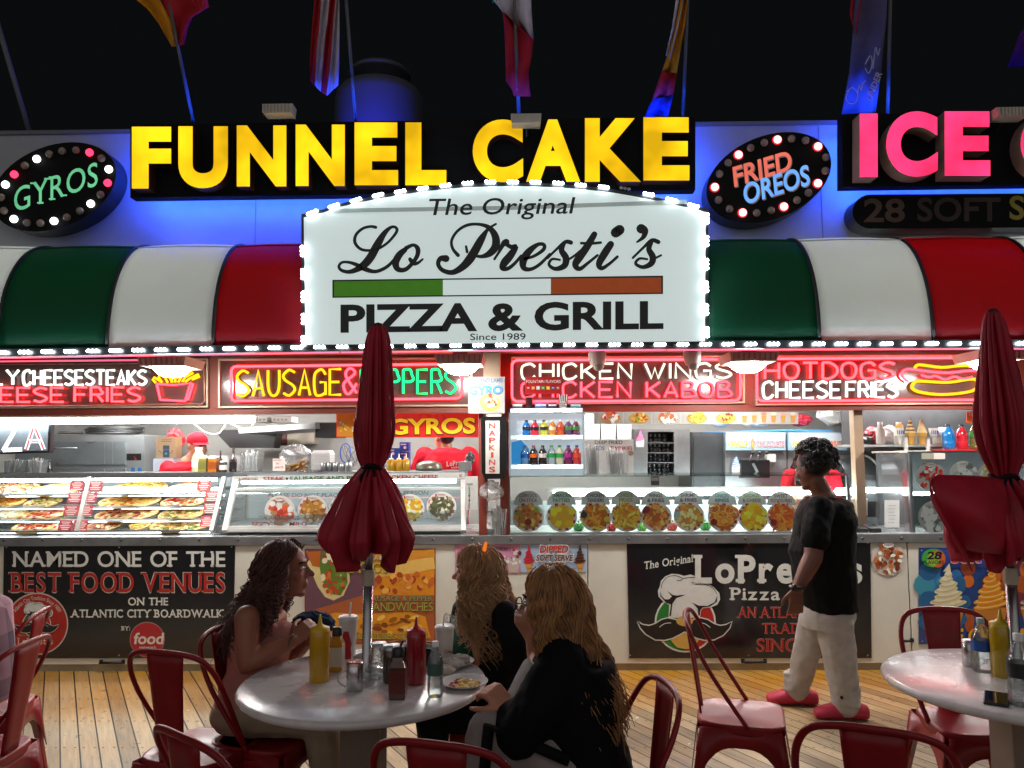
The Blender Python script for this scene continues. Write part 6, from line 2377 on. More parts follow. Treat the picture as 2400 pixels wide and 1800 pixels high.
def b6(g):
    Y = YB - .0015
    g.px([(2158, 1288), (2420, 1288), (2420, 1330), (2158, 1330)], Y, flat('2a3f8a'))
    rng = random.Random(4)
    for k in range(26):
        u, v = rng.uniform(2165, 2260), rng.uniform(1330, 1470)
        g.disc(u, v, rng.uniform(10, 26), rng.uniform(12, 30), Y - .0003 - k * .00002, flat(rng.choice(['2a7a9a', '1f5a8a', '2f6aa8', '3a8aa0'])), 12)
    for k in range(30):
        u, v = rng.uniform(2265, 2420), rng.uniform(1325, 1470)
        g.disc(u, v, rng.uniform(10, 24), rng.uniform(12, 28), Y - .0003 - k * .00002, flat(rng.choice(['a8501c', 'c8661c', '8a3a1c', '6a2a3a'])), 12)
    for u, cols in ((2220, ('d8cfa4', 'c9bd8c', 'e2dabc')), (2322, ('e0941c', 'e8c268', 'd88014')), (2432, ('c8b8a0', '9a7a5a', 'd8c8b0'))):
        g.px([(u - 40, 1424), (u - 22, 1500), (u + 22, 1500), (u + 40, 1424)], Y - .002, flat('b9772a'))
        swirl(g, u, 1418, 44, 96, Y - .003, cols, 7)
    g.disc(2188, 1308, 28, 22, Y - .016, flat('3a9a3a'), 24)
    g.disc(2198, 1310, 18, 20, Y - .0166, flat('c85a2a'), 24)
    g.disc(2187, 1312, 15, 16, Y - .0172, flat('8aa83a'), 24)
    g.text('28', 2172, 1310, 2206, 17, Y - .018, flat('17141a'), .03, it=.2)
    g.text('FLAVORS', 2164, 1322, 2212, 8, Y - .018, flat('17141a'), .01)
    g.text('Soft Serve', 2228, 1320.5, 2412, 25, Y - .018, flat('e0c8cc'), .035, dv=-2)
    g.text('Soft Serve', 2230, 1319.5, 2410, 23, Y - .0195, flat('c2505e'), .012, dv=-2)
    g.text('ICE CREAM', 2200, 1507, 2400, 34, Y - .016, flat('d8a01c'), .035)


banner('bright poster of swirled soft ice cream cones marked 28 FLAVORS behind the second table', 2154, 1284, 2500, 1510, mat('poster_deep_blue', '24407a', .16, coat=.4, var=.2), [('print', b6)], 'poster', 'poster')

# ================================================================ over the roof: poles, flags, tank, floodlights
NIGHT = mat('pole_paint', '5c5e62', .6)


def FY(v):
    """the poles lean out over the walk"""
    return -.12 - .0024 * max(0, 300 - v)


def flag(label, pole, base, top, cloths, rpole=.013):
    """pole from base to top (picture points at depth), cloths = [(name, outline rows, colour material)]"""
    Y = -.12
    p = P(*base, Y)
    t = T('flag', label, 'flag', p)
    g = B()
    a, b_ = P(*base, Y), P(*top, FY(top[1]))
    g.tube([a, a + (b_ - a) * .5, b_], [rpole, rpole * .9, rpole * .8], NIGHT, 8)
    g.obj('pole', t)
    for nm, rows, m in cloths:
        g = B()
        n = 9
        vs = []
        for j, (ul, vl, ur, vr) in enumerate(rows):
            for i in range(n):
                s_ = i / (n - 1)
                vs.append(P(ul + (ur - ul) * s_, vl + (vr - vl) * s_, FY(vl + (vr - vl) * s_) - .03 - .05 * sin(s_ * 7 + j * .9) * (.4 + .6 * s_)))
        fs = [(j * n + i, j * n + i + 1, (j + 1) * n + i + 1, (j + 1) * n + i) for j in range(len(rows) - 1) for i in range(n - 1)]
        g.add(vs, fs, m, True)
        o = g.obj(nm, t)
        sd = o.modifiers.new('s', 'SOLIDIFY')
        sd.thickness = .003
    return t


def cloth(c):
    return mat('cloth_' + c, c, .75, var=.2, scale=7, bump=.1)


RDF, WHF, YEF, BLF, GRF = cloth('a8202c'), cloth('b9b4c4'), cloth('c98a1c'), cloth('2c3a9a'), cloth('146a4a')
flag('red and yellow flag drooping from a leaning pole over the letter F', 0, (456, 300), (370, -120),
     [('yellow_band', [(250, -110, 300, -120), (296, -20, 370, -10), (345, 20, 385, 20), (372, 55, 403, 50), (392, 90, 410, 85), (402, 109, 414, 108)], YEF), ('red_field', [(300, -120, 480, -110), (372, -10, 478, -30), (386, 22, 490, 15), (404, 52, 450, 40), (411, 85, 440, 65), (414, 108, 432, 104)], RDF)])
flag('striped red and white flag hanging limp over the letter N', 0, (835, 300), (800, -140),
     [('stripe', [(735, -100, 752, -100), (737, 0, 752, 0), (730, 80, 748, 60), (726, 150, 742, 120), (728, 190, 738, 200)], RDF), ('stripe', [(752, -100, 768, -100), (752, 0, 772, 0), (748, 60, 768, 40), (742, 120, 762, 90), (738, 200, 752, 215)], WHF),
      ('stripe', [(768, -100, 782, -100), (772, 0, 786, 0), (768, 40, 780, 60), (762, 90, 776, 130), (752, 215, 766, 224)], RDF), ('stripe', [(782, -100, 797, -100), (786, 0, 795, 0), (780, 60, 795, 80), (776, 130, 794, 150), (766, 224, 792, 200)], WHF)])
flag('green, white and red flag hanging limp over the letter C', 0, (1217, 290), (1200, -140),
     [('green_band', [(1120, -100, 1165, -100), (1148, -10, 1170, -15), (1156, 8, 1166, 0)], GRF), ('white_band', [(1165, -100, 1235, -100), (1156, 0, 1245, 0), (1180, 30, 1247, 50), (1215, 60, 1250, 92)], WHF),
      ('red_band', [(1178, 28, 1183, 30), (1182, 60, 1250, 92), (1184, 120, 1246, 130), (1186, 190, 1238, 170), (1200, 210, 1240, 205), (1204, 225, 1244, 226)], RDF)])
flag('yellow and red flag with a pale edge hanging over the letters K and E', 0, (1600, 292), (1618, -160),
     [('pale_hem', [(1590, -40, 1612, -50), (1576, 60, 1588, 70), (1560, 130, 1572, 140)], WHF), ('yellow_band', [(1604, -50, 1618, -50), (1580, 80, 1605, 60), (1552, 165, 1586, 172)], YEF), ('red_band', [(1552, 166, 1586, 173), (1530, 230, 1578, 222)], RDF), ('blue_band', [(1530, 231, 1578, 223), (1510, 276, 1566, 272)], BLF)])
DKF = cloth('55557a')
flag('dark banner flag lettered in white script hanging beside the pink letters', 0, (2080, 300), (2090, -160),
     [('dark_cloth', [(2005, -60, 2082, -60), (2000, 60, 2078, 40), (1990, 170, 2066, 160), (1972, 268, 2052, 262)], DKF), ('red_patch', [(2000, -50, 2030, -50), (1992, 30, 2012, 40), (2002, 78, 2008, 80)], RDF)])
flg = [o for o in COL.objects if o.name.startswith('flag') and o.parent is None][-1]
g = B()
LT = mat('flag_script', 'a9a9c8', .6)
YF = FY(150) - .16
g.text('UNDER', 2042, 238, 2068, 7, YF, LT, .016, dv=-66, it=-1.9)
for k, L in enumerate(([(1985, 215), (1998, 205), (2010, 220), (2005, 240), (1990, 242), (1983, 228), (1992, 208)], [(2010, 222), (2014, 200), (2018, 212), (2022, 196), (2028, 190)], [(2028, 150), (2040, 130), (2044, 150), (2036, 172), (2028, 160)], [(2046, 160), (2052, 110), (2058, 130), (2066, 92)])):
    g.stroke(L, 2.4, YF - .001 * k, LT, 4)
g.obj('lettering', flg)
flag('purple flag at the edge of the night sky over the second pink C', 0, (2440, 260), (2440, -140), [('purple_cloth', [(2420, 20, 2470, 20), (2385, 90, 2460, 90), (2360, 158, 2450, 150)], cloth('4a1f6a'))])
for u0, v0, u1, v1, lb in ((70, 312, -10, 40, 'thin bare pole leaning over the oval GYROS sign'),):
    g = B()
    g.tube([P(u0, v0, -.12), P(u1, v1, -.12)], .02, NIGHT, 8)
    tag(g.obj('pole'), lb, 'pole')
# rooftop tank lit blue
t = T('roof_tank', 'round blue-lit rooftop tank with a flat domed lid behind the yellow letters', 'tank', P(890, 300, 1.6))
c = P(890, 290, 1.6)
TM = mat('tank_paint', '3a3d4a', .55, var=.08)
z1, z2 = P(890, 203, 1.6).z, P(890, 160, 1.6).z
g = B()
g.lathe([(.44, c.z - .4), (.44, z1 - .19), (.425, z1 - .12), (.38, z1 - .055), (.29, z1 - .01), (.19, z1 + .015), (0, z1 + .02)], (c.x, 1.6, 0), TM, 40)
g.obj('body', t)
g = B()
g.lathe([(.14, z1 + .01), (.14, z1 + .04), (.30, z2 - .10), (.31, z2 - .07), (.27, z2 - .03), (.16, z2), (0, z2 + .008)], (c.x, 1.6, 0), TM, 36)
g.obj('lid', t)
t = T('roof_lamp', 'blue rooftop lamp at the foot of the domed tank', 'lamp', (c.x + .05, .6, ZW + .02))
g = B()
g.box(c.x - .1, c.x + .2, .55, .7, ZW - .1, ZW + .02, BLACK)
g.obj('housing', t)
g = B()
g.add([(c.x - .09, .57, ZW + .024), (c.x + .19, .57, ZW + .024), (c.x + .19, .68, ZW + .024), (c.x - .09, .68, ZW + .024)], [(0, 1, 2, 3)], lamp('blue_roof_lamp', (.02, .03, 1), 650))
g.obj('lens', t)
g = B()
g.box(XL, XR, -.12, 2.2, ZW - .4, ZW - .3, mat('roof_felt', '3a3c40', .8))
g.obj('roof', stand)
for u, v, lb in ((655, 262, 'small dark floodlight on a bracket over the second N'), (1233, 285, 'pale finned floodlight between the yellow letters C and A'), (2362, 270, 'pink-lit finned floodlight between the pink letters E and C')):
    p = P(u, v, -.62)
    t = T('sign_floodlight', lb, 'floodlight', p, 'unlit floodlights above the letter signs')
    g = B()
    w = .105
    HM = mat('lamp_housing', 'b5aea3', .5)
    g.add([p + Vector((sx * w * q, yy, zz)) for zz, q in ((.035, 1), (-.03, .92)) for sx, yy in ((-1, -.05), (1, -.05), (1, .05), (-1, .05))], [(3, 2, 1, 0), (4, 5, 6, 7)] + [(i, (i + 1) % 4, (i + 1) % 4 + 4, i + 4) for i in range(4)], HM)
    for k in range(9):
        x = -.095 + .0238 * k
        g.box(p.x + x - .004, p.x + x + .004, p.y - .062, p.y - .05, p.z - .028, p.z + .03, HM)
    g.obj('housing', t)
    g = B()
    g.tube([p + Vector((0, .05, -.01)), p + Vector((0, .14, -.05)), p + Vector((0, .2, -.16))], .014, BLACK, 6)
    g.obj('bracket', t)

rng = random.Random(12)
g = B()
for k in range(46):
    x, y, r = rng.uniform(-2.6, 2.9), rng.uniform(-2.2, -.12), rng.uniform(.004, .012)
    o_ = rng.uniform(0, 6)
    g.poly([(x + r * rng.uniform(.5, 1.5) * cos(o_ + a), y + r * rng.uniform(.5, 1.5) * sin(o_ + a), .0025 + .002 * (a > 2)) for a in (0, 1.3, 2.6, 4.1, 5.2)], mat('litter_' + (c := rng.choice(['c9c4b8', '8a7a5a', 'd8d4cc', '4a4038'])), c, .8))
o = g.obj('litter')
o['kind'] = 'stuff'

# ================================================================ red metal cafe chairs
RED = mat('red_chair_paint', '800c16', .42, var=.2, scale=7, coat=.1, rv=.1)
RED.node_tree.nodes['Principled BSDF'].inputs['Specular IOR Level'].default_value = .3


def chair_proto():
    t = T('metal_chair', 'chair', 'chair', (0, 0, 0), 'red metal cafe chairs')
    g = B()
    n, w = 40, .185
    ring = []
    for i in range(n):
        a = 2 * pi * i / n
        c, s = cos(a), sin(a)
        k = (abs(c) ** 5 + abs(s) ** 5) ** (-1 / 5)
        y = s * k * w
        x = c * k * w * (1 if y > 0 else 1 - .10 * (y / w) ** 2)
        ring.append((x, y))
    prof = [(0, .445), (.86, .445), (.93, .449), (.985, .449), (1, .441), (1, .405), (.97, .405)]
    vs = [(x * r, y * r, z) for r, z in prof for x, y in ring]
    fs = [(i * n + j, i * n + (j + 1) % n, (i + 1) * n + (j + 1) % n, (i + 1) * n + j) for i in range(len(prof) - 1) for j in range(n)]
    g.add(vs, fs, RED, True)
    for x, y in ((-.03, 0), (.03, 0), (0, .03), (0, -.03), (-.06, 0), (.06, 0)):
        g.add([(x + .006 * cos(a), y + .006 * sin(a), .4462) for a in [pi / 4 * q for q in range(8)]], [tuple(range(8))], BLACK)
    g.obj('seat', t)
    g = B()                                     # arched apron, four sides
    for k in range(4):
        X = Matrix.Rotation(pi / 2 * k, 4, 'Z')
        g.X = X
        m_ = 14
        top, bot = [], []
        for i in range(m_ + 1):
            s = -1 + 2 * i / m_
            top.append((s * .168, .182, .432))
            zz = .36 - .17 * abs(s) ** 3.2
            bot.append((s * (.168 + (.432 - zz) * .12), .182 + (.432 - zz) * .13, zz))
        g.add(top + bot, [(i, i + 1, m_ + 2 + i, m_ + 1 + i) for i in range(m_)], RED, True)
    o = g.obj('apron', t)
    sd = o.modifiers.new('s', 'SOLIDIFY')
    sd.thickness = .003
    for sx in (-1, 1):
        for sy in (-1, 1):
            g = B()
            sec = []
            for z, q, w_ in ((.40, .172, .062), (.28, .19, .046), (.14, .208, .034), (0, .226, .026)):
                x, y = sx * q, sy * q
                sec.append([(x - sx * w_, y, z), (x - sx * .004, y + sy * .002, z), (x + sx * .002, y - sy * .004, z), (x, y - sy * w_, z), (x - sx * w_ * .4, y - sy * w_ * .6, z), (x - sx * w_ * .6, y - sy * w_ * .4, z)])
            vs = [p for r in sec for p in r]
            fs = [(i * 6 + j, i * 6 + (j + 1) % 6, (i + 1) * 6 + (j + 1) % 6, (i + 1) * 6 + j) for i in range(3) for j in range(6)] + [tuple(range(18, 24))]
            g.add(vs, fs, RED)
            o = g.obj('leg', t, bev=.003)
            gb = B()
            gb.box(sx * .214 - .015, sx * .214 + .015, sy * .214 - .015, sy * .214 + .015, 0, .012, BLACK)
            gb.obj('foot', o)
    g = B()
    half = [(.182, .03, .44), (.198, -.05, .56), (.208, -.125, .68), (.200, -.175, .775), (.165, -.208, .838), (.10, -.225, .862), (0, -.232, .868)]
    g.tube(smooth_path(half + [(-x, y, z) for x, y, z in half[-2::-1]], 4), .0115, RED, 8, flat=.8)
    g.obj('back_frame', t)
    g = B()
    rows = [(.056, -.175, .44), (.060, -.182, .50), (.066, -.196, .60), (.074, -.213, .72), (.082, -.226, .82), (.085, -.229, .862)]
    vs, m_ = [], 8
    for w_, y, z in rows:
        for i in range(m_ + 1):
            s = -1 + 2 * i / m_
            vs.append((s * w_, y + .008 * s * s - (.003 if .3 < abs(s) < .8 else 0), z))
    g.add(vs, [(j * (m_ + 1) + i, j * (m_ + 1) + i + 1, (j + 1) * (m_ + 1) + i + 1, (j + 1) * (m_ + 1) + i) for j in range(len(rows) - 1) for i in range(m_)], RED, True)
    o = g.obj('slat', t)
    sd = o.modifiers.new('s', 'SOLIDIFY')
    sd.thickness = .004
    return t


proto = chair_proto()


def chair(label, p, rz, back=True):
    """p = ground point under the seat, or under the top of the back"""
    a = rad(rz)
    d = Vector((-sin(a), cos(a), 0))
    loc = Vector((p.x, p.y, 0)) + (d * .225 if back else Vector())
    if not proto.get('used'):
        proto['used'] = 1
        proto.location = loc
        proto.rotation_euler = (0, 0, a)
        proto['label'] = label
        return proto
    return dup(proto, loc, a, label)


chair('empty red chair facing the customer in black, nothing on its perforated seat', G(1736, 1668, .45), -106, False)
chair('empty red chair with its back to the viewer before the curly-haired woman', G(384, 1528, .868), -17)
chair('red chair showing only the top of its back at the bottom edge, lower left', G(424, 1722, .868), -38)
chair('red chair back at the bottom edge before the post of the first table', G(1020, 1742, .868), -16)
chair('red chair under the woman in black with long wavy hair', G(1562, 1604, .868), 98)
chair('red chair back at the bottom edge below the pink clogs', G(2046, 1707, .868), -24)
chair('red chair facing the viewer behind the second table', G(2204, 1427, .868), 176)
chair('red chair under the plaid-shirted person, nearer of the two there', G(70, 1503, .868), 92)
chair('red chair beyond the plaid-shirted person, against the red chef badge', G(96, 1432, .868), 104)
chair('bright red chair under the curly-haired woman in the pink vest', G(522, 1468, .868), -104)
c10 = chair('red chair under the woman in the green jersey, mostly hidden by the table', G(1140, 1650, .45), 100, False)
if 'used' in proto:
    for o in list(COL.objects):
        if 'used' in o:
            del o['used']

# ================================================================ tables
TOPM = mat('table_top_laminate', 'd0cccb', .27, var=.16, scale=5, coat=.12, rv=.09)
TZ = .75


def table(label, c):
    t = T('round_table', label, 'table', (c.x, c.y, 0), 'round cafe tables')
    g = B()
    g.lathe([(0, TZ - .034), (.44, TZ - .034), (.455, TZ - .028), (.462, TZ - .016), (.457, TZ - .005), (.448, TZ), (.2, TZ), (0, TZ)], (c.x, c.y, 0), TOPM, 72)
    g.obj('tabletop', t)
    g = B()
    g.box(c.x - .075, c.x + .075, c.y - .075, c.y + .075, .03, TZ - .035, mat('post_tan', '7c6c60', .5, var=.12))
    g.obj('post', t, bev=.006)
    g = B()
    g.box(c.x - .26, c.x + .26, c.y - .04, c.y + .04, .0, .03, BLACK)
    g.box(c.x - .04, c.x + .04, c.y - .26, c.y + .26, .0, .029, BLACK)
    g.obj('base', t)
    return t


T1 = G(854, 1592, TZ)
T2 = Vector((P(2380, 1500, T1.y - .02).x, T1.y - .02, TZ))
table('round white-topped table with the condiments and the three seated women', T1)
table('round white-topped table with the phone and blue-labelled water bottle, cut by the edge', T2)

# ================================================================ closed umbrellas
MAR = mat('maroon_umbrella_cloth', 'b41c36', .55, var=.26, scale=6, bump=.12)
for m_, c_, f_ in ((MAR, 'b41c36', .3),):
    nt_ = m_.node_tree
    tl_ = nt_.nodes.new('ShaderNodeBsdfTranslucent')
    tl_.inputs[0].default_value = (*h(c_), 1)
    ms_ = nt_.nodes.new('ShaderNodeMixShader')
    ms_.inputs[0].default_value = f_
    nt_.links.new(nt_.nodes['Principled BSDF'].outputs[0], ms_.inputs[1])
    nt_.links.new(tl_.outputs[0], ms_.inputs[2])
    nt_.links.new(ms_.outputs[0], nt_.nodes['Material Output'].inputs[0])


def umbrella(label, c, prof, zs, lean, flap=False, seed=1, ku=1.):
    t = T('closed_umbrella', label, 'umbrella', (c.x, c.y, 0), 'closed maroon umbrellas')
    rng = random.Random(seed)
    ph = [rng.uniform(0, 6.28) for _ in range(12)]
    x0, y0 = c.x, c.y
    ax = lambda z: x0 + lean * (z - .75)
    g = B()
    g.tube([(x0, y0, .03), (ax(1.15), y0, 1.15)], .019, mat('pole_steel', 'b4b4b4', .2, metal=.95, var=.1), 12)
    g.tube([(ax(1.14), y0, 1.14), (ax(2.0), y0, 2.0)], .016, mat('pole_steel', 'b4b4b4', .2, metal=.95), 10)
    g.lathe([(.023, 1.10), (.025, 1.11), (.025, 1.15), (.022, 1.16)], (ax(1.13), y0, 0), mat('collar_cream', 'b8ac98', .4), 14)
    g.obj('pole', t)
    n = 120
    for nm, part in (('canopy', prof[0]), ('skirt', prof[1])):
        g = B()
        vs = []
        pts = [(r, z, q) for r, z, q in [tuple(p) for p in smooth_path(part, 4)]]
        for z_, (r, z, q) in enumerate(pts):
            for j in range(n):
                a = 2 * pi * j / n
                fold = .62 * abs(sin(4 * a + ph[0] + .9 * sin(z * 4 + ph[4]))) ** .7 + .34 * sin(9 * a + ph[1] + z * 5) + .24 * sin(17 * a + ph[2] + z * 9) + .14 * sin(29 * a + z * 14)
                rr = r * (1 + 1.25 * q * (fold - .5))
                zz = z - (q * (.16 * (1 + sin(4 * a + ph[3])) + .07 * sin(8 * a + ph[5]) + .04 * sin(15 * a)) * .5 if nm == 'skirt' and z_ > len(pts) - 6 else 0) * (z_ - len(pts) + 6) / 6
                vs.append((ax(z) + rr * cos(a), y0 + rr * sin(a) * .92, zz))
        m = len(pts)
        g.add(vs, [(i * n + j, i * n + (j + 1) % n, (i + 1) * n + (j + 1) % n, (i + 1) * n + j) for i in range(m - 1) for j in range(n)], MAR, True)
        o = g.obj(nm, t)
        sd = o.modifiers.new('s', 'SOLIDIFY')
        sd.thickness = .003
    g = B()
    zt = prof[1][0][1]
    rt = prof[1][0][0]
    g.tube([(ax(zt) + rt * 1.12 * cos(a), y0 + rt * 1.05 * sin(a), zt + .006 * sin(3 * a)) for a in [2 * pi * j / 24 for j in range(24)]], .011, mat('tie_strap', '1c0a10', .7), 6, closed=True)
    for k in range(3):
        a = rad(-110 + 18 * k)
        p = Vector((ax(zt) + rt * 1.15 * cos(a), y0 + rt * 1.1 * sin(a), zt))
        g.tube([p, p + Vector((-.02 + .014 * k, -.012, -.03)), p + Vector((-.03 + .02 * k, -.01, -.075))], .006, mat('tie_strap', '1c0a10', .7), 5)
    g.obj('tie', t)
    z1 = prof[0][0][1]
    g = B()
    g.lathe([(.024, z1 - .03), (.026, z1 - .01), (.018, z1 + .012), (.0, z1 + .018)], (ax(z1), y0, 0), mat('finial_cap', '3a1018', .5), 14)
    g.obj('finial', t)
    return t


def zof(v, Y):
    return P(877, v, Y).z


k = (T1.y + 5.75) / F * .86
Z = lambda v: zof(v, T1.y)
upper = [(17 * k, Z(766), .15), (25 * k, Z(786), .3), (31 * k, Z(825), .4), (35 * k, Z(870), .4), (41 * k, Z(950), .4), (43 * k, Z(1000), .45), (36 * k, Z(1045), .55), (26 * k, Z(1080), .5), (23 * k, Z(1094), .3)]
skirt = [(23 * k, Z(1094), .3), (33 * k, Z(1112), .5), (55 * k, Z(1142), .42), (78 * k, Z(1180), .34), (95 * k, Z(1218), .34), (107 * k, Z(1250), .4), (104 * k, Z(1268), .45), (84 * k, Z(1286), .5)]
umbrella('closed maroon umbrella standing in the middle of the table with the seated women', T1, (upper, skirt), None, .030, seed=3)
up2 = [(15 * k, Z(748), .15), (24 * k, Z(775), .3), (35 * k, Z(850), .35), (45 * k, Z(920), .35), (53 * k, Z(1000), .4), (44 * k, Z(1060), .5), (27 * k, Z(1110), .5), (24 * k, Z(1126), .3)]
sk2 = [(28 * k, Z(1126), .3), (50 * k, Z(1150), .5), (95 * k, Z(1182), .42), (120 * k, Z(1220), .4), (128 * k, Z(1258), .4), (110 * k, Z(1285), .5)]
u2 = umbrella('closed maroon umbrella with one loose flap sticking out, over the second table', T2, (up2, sk2), None, -.01, seed=8)
g = B()
Y = T2.y - .05
fl = [[(2352, 1124, .0), (2280, 1114, -.06), (2188, 1113, -.10)], [(2362, 1160, -.06), (2290, 1160, -.16), (2181, 1140, -.14)], [(2372, 1210, -.08), (2310, 1215, -.20), (2205, 1190, -.16)], [(2385, 1262, -.06), (2330, 1275, -.16), (2240, 1250, -.12)], [(2395, 1290, 0), (2350, 1300, -.08), (2262, 1290, -.08)]]
vs = []
for r_ in fl:
    q = smooth_path([(u, v, d) for u, v, d in r_], 4)
    vs += [P(p[0], p[1], Y + p[2]) for p in q]
n = len(vs) // len(fl)
g.add(vs, [(j * n + i, j * n + i + 1, (j + 1) * n + i + 1, (j + 1) * n + i) for j in range(len(fl) - 1) for i in range(n - 1)], MAR, True)
o = g.obj('flap', u2)
ss = o.modifiers.new('q', 'SUBSURF')
ss.levels = ss.render_levels = 2
sd = o.modifiers.new('s', 'SOLIDIFY')
sd.thickness = .004
g = B()
VAL = mat('red_valance', 'a5122a', .5, var=.15)
ed = [(2188, 1113, -.10), (2181, 1140, -.14), (2205, 1190, -.16), (2240, 1250, -.12), (2262, 1290, -.08)]
a, b_ = smooth_path(ed, 4), smooth_path([(u - 4 + (i * 5), v + 26 + i * 6, d - .015) for i, (u, v, d) in enumerate(ed)], 4)
vs = [P(p[0], p[1], Y + p[2]) for p in a] + [P(p[0], p[1], Y + p[2] - .01) for p in b_]
n = len(a)
g.add(vs, [(i, i + 1, n + i + 1, n + i) for i in range(n - 1)], VAL, True)
o = g.obj('valance', u2)
sd = o.modifiers.new('s', 'SOLIDIFY')
sd.thickness = .003

# ================================================================ things on the tables
def on1(u, v, z=TZ):
    return G(u, v, z)


def px1(n, p):
    return n / F * (p.y + 5.75)


ITEMS = [('mustard_bottle', 'tall yellow mustard squeeze bottle on the table by the pole', 'bottle', 748, 1596, 149, 22.5, 'squeeze', liq('b98a08'), cap_('c9a21c'), None),
         ('ketchup_bottle', 'tall red ketchup squeeze bottle behind the clear water bottle', 'bottle', 975, 1602, 149, 22.5, 'squeeze', liq('8f1220'), cap_('a8182a'), None),
         ('mustard_jar', 'square jar of brown mustard with a black lid behind the yellow bottle', 'jar', 789, 1572, 98, 17, 'square', liq('b07a20'), cap_('101012'), cap_('b8b2a4')),
         ('paper_cup', 'white paper cup with a red bottle print and a straw behind the pole', 'cup', 815, 1548, 100, 22, 'cup', mat('cup_paper', 'cfcac4', .4), cap_('cfd0cc'), None),
         ('paper_cup', 'tall white paper cup with small red script beside the woman in green', 'cup', 1042, 1560, 90, 22, 'cup', mat('cup_paper', 'cfcac4', .4), cap_('cfd0cc'), None),
         ('cheese_shaker', 'clear glass cheese shaker with a perforated steel lid by the pole', 'shaker', 888, 1572, 62, 18, 'mug', glass('shaker_glass', 'e8ecec', .06, .05, .3, 'd9d4c0'), STEEL, None),
         ('pepper_shaker', 'dark shaker with a domed steel lid just before the ketchup', 'shaker', 917, 1598, 82, 19, 'mug', glass('dark_shaker_glass', '9a948e', .06, .05, .35, '5a4a40'), STEEL, None),
         ('sauce_jar', 'square brown seasoning jar with a black flip lid, nearest on the table', 'jar', 933, 1636, 115, 21, 'square', liq('4a2214'), cap_('0c0c0e'), cap_('5a1a16')),
         ('steel_mug', 'steel shaker mug with a wire handle before the yellow bottle', 'mug', 831, 1617, 63, 18.5, 'mug', mat('mug_steel', 'c8c8c8', .22, metal=1), mat('mug_lid', 'c8a09a', .25, metal=.9), None),
         ('water_bottle', 'clear water bottle with a green label beside the paper plate', 'bottle', 1020, 1632, 122, 18, 'pet', glass('clear_bottle', 'eef4f4', .07, .04, .08, 'dfe8e8'), cap_('d8dcdc'), mat('green_label', '3f5f54', .4)),
         ]
for nm, lb, ct, u, v, hh, r, kd, bm, cm, lm in ITEMS:
    p = on1(u, v)
    vessel(nm, lb, ct, p.x, p.y, TZ + .0005, px1(hh, p) * 1.0, px1(r, p), kd, bm, cm, lm, square=(kd == 'square'), n=20)
by = {o['label']: o for o in COL.objects if o.parent is None and 'label' in o}
def find(s):
    return next(o for l, o in by.items() if s in l)


o = find('red bottle print')
p = o.location
g = B()
g.tube([p + Vector((.004, 0, .14)), p + Vector((.01, .0, .235))], .004, WHITE, 8)
g.obj('straw', o)
g = B()
R_ = [(.020, .012), (.022, .03), (.019, .055), (.022, .075), (.016, .10), (.010, .125)]
g.add([p + Vector((s * w, -.0375 * (.76 + z * 1.75) - .0015, z)) for w, z in R_ for s in (-1, 1)], [(2 * i, 2 * i + 1, 2 * i + 3, 2 * i + 2) for i in range(5)], flat('a8141c'))
g.obj('bottle_print', o)
o = find('small red script')
p = o.location
g = B()
g.tube([p + Vector((-.01, 0, .13)), p + Vector((.0, .0, .20)), p + Vector((.012, 0, .205))], .0038, WHITE, 8)
g.obj('straw', o)
g = B()
g.text('Coke', 1040, 1531, 1060, 8, p.y - .036, flat('8f1c1c'), .02, it=.25)
g.obj('lettering', o)
o = find('wire handle')
p = o.location
g = B()
g.tube(smooth_path([p + Vector((-.028, -.01, .07)), p + Vector((-.052, -.018, .062)), p + Vector((-.055, -.02, .035)), p + Vector((-.03, -.01, .014))], 4), .0028, STEEL, 6)
g.obj('handle', o)
o = find('black flip lid')
p = o.location
g = B()
g.bar(p + Vector((.008, -.005, .178)), p + Vector((.022, -.008, .200)), .02, .004, BLACK)
g.obj('flip', o)
g = B()
for k_, (w, zz) in enumerate(((.020, .088), (.026, .078), (.02, .07), (.016, .03))):
    g.box(p.x - w * .9, p.x + w * .9, p.y - .0475, p.y - .0465, zz, zz + .0045, flat('b0a090'))
g.obj('label_print', o)


def paper_plate(label, p, r, food=None, seed=0, tilt=0):
    t = T('paper_plate', label, 'paper plate', p, 'paper plates on the first table')
    g = B()
    n = 60
    prof = [(0, .002), (.66, .002), (.8, .009), (.97, .016), (1., .0165), (.985, .014), (.8, .006), (.66, 0), (0, 0)]
    vs = []
    for i, (q, z) in enumerate(prof):
        for j in range(n):
            a = 2 * pi * j / n
            w = (.0018 * cos(30 * a) if q > .75 else 0)
            vs.append(p + Vector((r * q * cos(a), r * q * sin(a), z + w)))
    g.add(vs, [(i * n + j, i * n + (j + 1) % n, (i + 1) * n + (j + 1) % n, (i + 1) * n + j) for i in range(len(prof) - 1) for j in range(n)], mat('paper_plate_white', 'c9c9c6', .55), True)
    g.obj('plate', t)
    if food:
        g = B()
        rng = random.Random(seed)
        for k_ in range(70):
            a, q = rng.uniform(0, 6.28), math.sqrt(rng.random()) * r * .62
            x, y = q * cos(a), q * sin(a)
            c = 'b3261c' if x < -.02 and rng.random() < .6 else rng.choice(['d9c27a', 'e2d4a8', 'd8a83c'])
            g.ball(p + Vector((x, y, .006)), rng.uniform(.006, .014), rng.uniform(.005, .010), rng.uniform(.003, .007), mat('scrap_' + c, c, .45, var=.2), 6, 4)
        g.obj('food_scraps', t)
    return t


